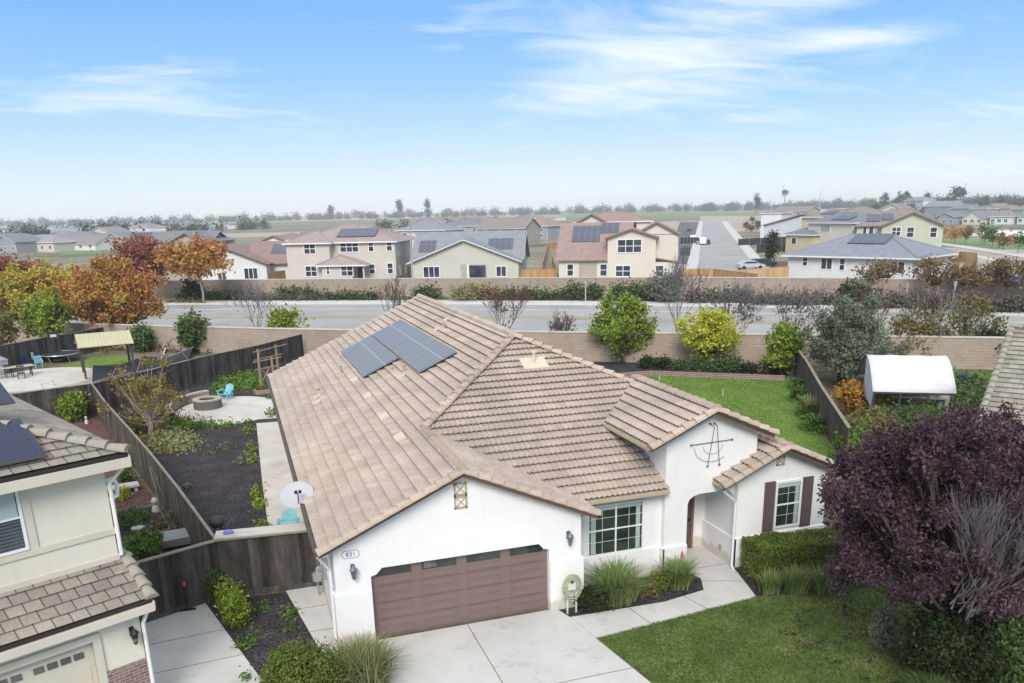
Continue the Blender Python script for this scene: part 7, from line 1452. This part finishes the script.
car('pale grey car parked at the near end of the side street', 750, 270, R_(-10), 'dish_grey', False, 4.6); car('dark pickup parked beside the pale grey car', 762, 267.5, R_(-8), 'car_dark', False, 5); car('white truck standing beside the left screen of the side street', 701, 245, R_(70), 'car_white', True, 6); car('dark car parked right of the white truck', 705.5, 245, R_(70), 'car_dark'); car('grey car parked at the corner of the cream house', 680, 274, R_(60), 'dish_grey'); car('dark car in the lane left of the side street', 686, 252, R_(60), 'car_dark'); car('dark car far up the lane left of the side street', 689, 232, R_(60), 'car_dark'); car('white car far up the side street kerb', 693, 240, R_(60), 'car_white')
car('bright blue car behind the right street trees', 999, 284, R_(-35), 'car_blue'); car('dark car beside the sports lawn', 986, 233.5, R_(-20), 'car_dark'); car('white car beside the white marquee strip', 1003, 234, R_(-20), 'car_white')
# white marquee strip at right
r = thing('white_tent', 'long low white tent strip beyond the sports lawn', 'tent', (*G2(1010, 236.5), 0), R_(-30)); m = MB(); m.prism([(-10, -2, 0), (-10, 2, 0), (-10, 2, 1.1), (-10, 0, 1.7), (-10, -2, 1.1)], (24, 0, 0)); m.build('canopy', 'pool_white', r)
for px, py, mt, lb in ((995, 246, 'yellow_paint', 'bright yellow playground frame on the far lawn'), (1010, 245, 'red_paint', 'red playground frame on the far lawn'), (973, 243, 'dirty_white', 'small white kiosk beside the far footpath')):
    r = thing('play_frame', lb, 'play frame', (*G2(px, py), 0)); m = MB(); r.scale = (.6, .6, .7); m.box(-1.3, 1.3, -1, 1, 1.4, 1.6)
    for x in (-1.2, 1.2):
        for y in (-.9, .9): m.box(x-.12, x+.12, y-.12, y+.12, 0, 2.4)
    m.prism([(-1.5, -1.2, 2.4), (1.5, -1.2, 2.4), (0, -1.2, 3.4)], (0, 2.4, 0)); m.build('frame', mt, r); m = MB(); m.prism([(1.3, -.4, 1.5), (1.3, .4, 1.5), (3.2, .4, .1), (3.2, -.4, .1)], (0, 0, .15)); m.build('slide', mt, r)
# street lamp + poles
p = G2(414, 301.5); r = thing('street_lamp', 'tall grey street lamp on the far side of the road', 'street lamp', (*p, 0)); H = zt(220, (*p, 0)); m = MB(); m.tube([(0, 0, 0), (0, 0, H-.3)], [.13, .07], 8); m.build('pole', 'grey_metal', r); m = MB(); m.tube([(0, 0, H-1.2), (.3, -.5, H-.3), (.8, -1.6, H), (1.0, -2.2, H)], .05, 6); m.build('arm', 'grey_metal', r); m = MB(); m.box(.85, 1.15, -3.0, -2.2, H-.08, H+.08); m.build('lamp_head', 'steel_grey', r, bevel=.03); m = MB(); m.box(-.2, .2, -.2, .2, 0, .5); m.build('base', 'concrete', r)
for px, y0, y1, lb in ((585.5, 302, 281, 'thin pale sign pole on the verge in front of the cream house'), (905, 307, 283, 'white utility post in front of the far wall at right'), (952, 311, 281, 'thin pole before the far wall at the right bend')):
    p = G2(px, y0); H = zt(y1, (*p, 0)); r = thing('verge_pole', lb, 'pole', (*p, 0)); m = MB(); m.tube([(0, 0, 0), (0, 0, H)], .07, 6); m.build('pole', 'dish_grey', r); m = MB(); m.box(-.03, .03, -.2, .2, H-.5, H-.05); m.build('sign_plate', 'grey_metal', r)
# hedges and shrubs in front of the far wall
def fhedge(label, xa, xb, yb, hgt, mat, n, seed, th=.9, ybb=None, group='hedges in front of the far wall'):
    A = np.array(G(xa, yb)); B = np.array(G(xb, yb if ybb is None else ybb)); d = B-A; L = float(np.linalg.norm(d)); r = thing('roadside_hedge', label, 'hedge', (float(A[0]), float(A[1]), .1), math.atan2(d[1], d[0]), group)
    bl = []; rnd = random.Random(seed); x = .5
    while x < L: bl.append((x, rnd.uniform(-.1, .1), hgt*.45, .95, th, hgt*rnd.uniform(.5, .6))); x += 1.0
    leaves('foliage', bl, n, .24, mat, r, .55, 1.3, seed=seed); m = MB(); m.plate([(0, -th*.5), (L, -th*.5), (L, th*.5), (0, th*.5)], 0, hgt*.75); m.build('inner_block', 'leaf_dark', r)  # solid dark leaf-coloured block filling the inside of the hedge
for k, a in enumerate((('low trimmed hedge at the left end of the far wall', 180, 250, 300.5, 1.0, 'leaf_farhedge', 1600), ('higher green hedge in front of the white house wall', 280, 312, 298.5, 1.2, 'leaf_farhedge', 1000), ('low brownish hedge left of the street lamp', 252, 330, 301, .6, 'leaf_brownbush', 1300), ('mixed green hedge behind the bare tree', 318, 375, 300.5, .9, 'leaf_farhedge', 1400), ('dark hedge clump just right of the street lamp', 417, 436, 299.5, 1.5, 'leaf_farhedge', 900), ('hedge with brown tint left of the roof peak', 480, 505, 300.5, 1.3, 'leaf_rust', 800), ('long trimmed low hedge in front of the wooden fence', 505, 564, 300.5, 1.05, 'leaf_farhedge', 1800), ('boxy dark hedge in front of the cream house', 567, 602, 300.5, 1.75, 'leaf_farhedge', 1500), ('taller bright green hedge in front of the cream house', 614, 655, 301.5, 2.0, 'leaf_mid', 1800), ('low brown hedge right of the grey bush', 688, 755, 303.5, 1.0, 'leaf_brownbush', 900), ('green-topped hedge before the side street fence', 690, 745, 302, 1.1, 'leaf_farhedge', 1600), ('reddish brown roadside shrubs left of the white house', 755, 838, 305.5, 1.1, 'leaf_brownbush', 1800), ('small dark clipped hedge in front of the white house', 839, 868, 302, 2.1, 'leaf_farhedge', 1300), ('long dark brown roadside shrubs before the right wall', 872, 960, 309, 1.3, 'leaf_brownbush', 2600), ('dark roadside shrubs at the right bend', 955, 1040, 313, 1.4, 'leaf_brownbush', 2800))): fhedge(*a, seed=300+k)
bush('grey_shrub', 'large grey-green bush behind the tall slim bare tree', G2(664, 303), 2.3, 3.4, 2200, .24, 'leaf_olive', seed=330); bush('pale_shrub', 'pale grey hazy shrub in front of the sage house wall', G2(470, 301), (2.6, 1.2), 2.0, 1500, .2, 'tuft_pale', seed=331)
bush('dark_shrub', 'dark green round shrub left of the orange street tree trunk', G2(194, 301), 1.3, 2.9, 1500, .24, 'leaf_dark', seed=332)
for k, (px, lb) in enumerate(((158, 'first'), (170, 'second'), (182, 'third'), (191, 'fourth'), (201, 'fifth'))): bush('verge_shrub', lb+' tiny brown shrub from the left on the yellow verge', G2(px, 303.5), .5, .45, 160, .15, 'leaf_rust', 'tiny shrubs on the yellow verge', seed=340+k, blobs=4)
# trees on the far side
tree('autumn_tree', 'orange and yellow tree with slim trunk across the road', G2(204, 304), 4.2, .13, (-.6, 0, 6.0, 3.9, 3.0, 2.2), 5500, .3, 'leaf_autumn', 'bark_pale', seed=351, blobs=26, bsize=(.2, .34)); tree('autumn_tree', 'dark purple-red tree across the road behind the orange trees', G2(151, 303.5), 3.2, .14, (0, 0, 5.8, 3.7, 3.2, 2.5), 5500, .3, 'leaf_autumn_red', seed=352, blobs=24)
for k, (px, yb, cxw, hh, lb, lm) in enumerate(((877, 300, 2.2, 4.4, 'first rust-brown street tree before the long white house', 'leaf_rust'), (931, 305, 2.5, 5.0, 'second rust-brown street tree, darkest and fullest of the four', 'leaf_rust'), (967, 306, 2.3, 4.2, 'third rust-brown street tree with spreading branches', 'leaf_rust'), (1003, 307, 2.5, 4.9, 'last rust-brown street tree by the blue car', 'leaf_rust'), (1036, 309, 2.4, 4.8, 'rust-brown street tree cut by the right frame edge', 'leaf_rust'))):
    tree('street_tree', lb, G2(px, yb), 2.0, .1, (0, 0, hh*.72, cxw, cxw, hh*.25), 1500, .18, lm, 'bark', 'rust-brown street trees on the far side', seed=360+k, blobs=20, bsize=(.22, .36))
tree('young_tree', 'small dark conifer-like street tree by the black screens', G2(770, 263), 1.2, .07, (0, 0, 3.1, 1.3, 1.3, 2.4), 1300, .25, 'leaf_dark', seed=370)
rnd = random.Random(41)
for k, (px, yb, s_) in enumerate(((926, 243, 1), (933, 241, 1.3), (940, 243.5, .9), (954, 244, 1.2), (965, 245.5, 1), (984, 246, 1.3), (992, 249, 1.1), (1003, 251, .9), (1018, 254, 1.1), (746, 232, 1), (750, 234, .8), (757, 233, 1.1), (752, 226, 1))):
    tree('young_tree', ('young autumn tree number %s from the left along the far footpath' % nms[k]) if k < 9 else ('young %s tree on the plot beyond the side street, %s' % (('orange', 'red', 'orange', 'red')[k-9], ('leftmost', 'nearest the screen', 'right one', 'farthest one')[k-9])), G2(px, yb), 1.2, .05, (0, 0, 3.0*s_, 1.2*s_, 1.2*s_, 1.5*s_), 380, .32, rnd.choice(['leaf_autumn', 'leaf_rust', 'leaf_mid']), group='young trees in the distance', seed=380+k, blobs=8)
# far tree belts and single tall trees on the horizon
def belt(label, pts, h, n, leaf, seed, mat='leaf_far', wid=14):
    r = np.random.default_rng(seed); bl = []
    for (xa, ya), (xb, yb) in zip(pts[:-1], pts[1:]):
        A, B = G(xa, ya), G(xb, yb); L = np.linalg.norm(B-A); k = max(2, int(L/ (h*1.0)))
        for i in range(k):
            t = (i+r.random())/k; p = A+(B-A)*t; q = h*(.6+.55*r.random()**1.8); w_ = q*(.35+.45*r.random()); bl.append((p[0]+r.normal()*wid, p[1]+r.normal()*wid, q*.5, w_, w_, q*.5))
    tag(leaves('tree_belt', bl, n, leaf, mat, None, .45, 1.2, .5, seed, tuft=3), kind='stuff', label=label, cat='trees')
belt('hazy belt of trees along the horizon', [(-60, 229), (300, 220.3), (700, 210.8), (1090, 203)], 10, 60000, 1.7, 1)
belt('second fainter belt of trees behind the horizon belt', [(-60, 227.5), (300, 219), (700, 209.5), (1090, 200.8)], 15, 40000, 3.0, 11)
belt('scattered hazy trees before the left horizon', [(-60, 237), (120, 233), (260, 229)], 6, 7000, 1.3, 2)
belt('nearer belt of trees on the right horizon', [(690, 211.5), (860, 208.5), (1090, 206.5)], 12.5, 42000, 1.5, 4)
belt('trees between the distant houses on the left', [(-60, 244), (60, 240), (200, 235)], 5.5, 6000, 1.3, 5)
belt('trees among the distant houses on the right', [(860, 215), (1090, 212)], 8, 9000, 1.1, 6)
belt('dark cluster of small trees by the middle houses', [(400, 228), (500, 222.5)], 5, 3000, 1.0, 7)
for k, (px, yb, yt, w_, lb) in enumerate(((400, 219, 199, 2.6, 'first distant round tree on the horizon above the beige house'), (428, 218.5, 199.5, 2.6, 'second distant round tree on the horizon above the beige house'), (331, 220, 203, 1.6, 'distant pointed tree on the horizon left of centre'), (756, 214, 192, 3.2, 'tall round tree on the horizon above the side street'), (897, 211, 190, 3.0, 'tall pointed dark tree above the distant white house'), (884, 212, 193, 3.4, 'tall tree left of the pointed dark tree on the horizon'), (905, 212, 191.5, 4.2, 'broad dark tree just right of the pointed one on the horizon'), (925, 211, 192, 4.0, 'broad round tree left of the two palms'), (948, 211, 192.5, 3.5, 'round tree right of the broad one before the palms'), (984, 211, 195, 3.6, 'round dark tree right of the two palms'), (1001, 211, 197, 4.0, 'broad tree near the right end of the horizon'))):
    P = G(px, yb); H = max(6, zt(yt, P)); sc = (P-CAMP)@FW/F_; tree('horizon_tree', lb, (float(P[0]), float(P[1])), H*.3, .4, (0, 0, H*.6, w_*sc*1.2, w_*sc*1.2, H*.4), 900, max(.6, .7*sc), 'leaf_far', seed=400+k, blobs=10)
for k, (px, lb) in enumerate(((954, 'left one of the two tall palms on the horizon'), (958.5, 'right one of the two tall palms on the horizon'), (784, 'single tall palm on the horizon above the white houses'))):
    P = G(px, 211); H = zt(190.5 if k < 2 else 191, P); sc = (P-CAMP)@FW/F_; r = thing('palm_tree', lb, 'palm tree', (float(P[0]), float(P[1]), 0)); m = MB(); m.tube([(0, 0, 0), (0, 0, H-1.5)], .5, 6); m.build('trunk', 'bark', r)
    leaves('crown', [(0, 0, H-1.5, 2.6, 2.6, 2.0)], 260, 1.3, 'leaf_far', r, .2, 2.4, seed=k)
# distant pylons / masts
for px, yt, lb in ((234, 206, 'thin distant mast above the left fields'), (819, 190, 'thin distant mast on the right horizon')):
    P = G(px, 219 if px < 500 else 212); H = zt(yt, P); r = thing('mast', lb, 'mast', (float(P[0]), float(P[1]), 0)); m = MB(); m.tube([(0, 0, 0), (0, 0, H)], [.5, .25], 5); m.build('pole', 'dish_grey', r); m = MB(); m.box(-1.5, 1.5, -.2, .2, H-2.5, H-2.1); m.build('cross_arm', 'dish_grey', r)
# ------------------------------------------------------------------ haze
HAZE = 0.00023
if HAZE:
    m = bpy.data.materials.new('haze'); m.use_nodes = True; nt = m.node_tree; nt.nodes.clear(); v = nt.nodes.new('ShaderNodeVolumePrincipled'); v.inputs['Color'].default_value = (.93, .96, 1.0, 1); v.inputs['Density'].default_value = HAZE; v.inputs['Anisotropy'].default_value = .0
    o = nt.nodes.new('ShaderNodeOutputMaterial'); nt.links.new(v.outputs[0], o.inputs['Volume']); MATS['haze'] = m
    b = MB(); b.box(-3600, 4600, -310, 3600, -1.1, 42); tag(b.build('haze', 'haze'), kind='stuff', label='thin pale air haze fading the far fields', cat='haze')
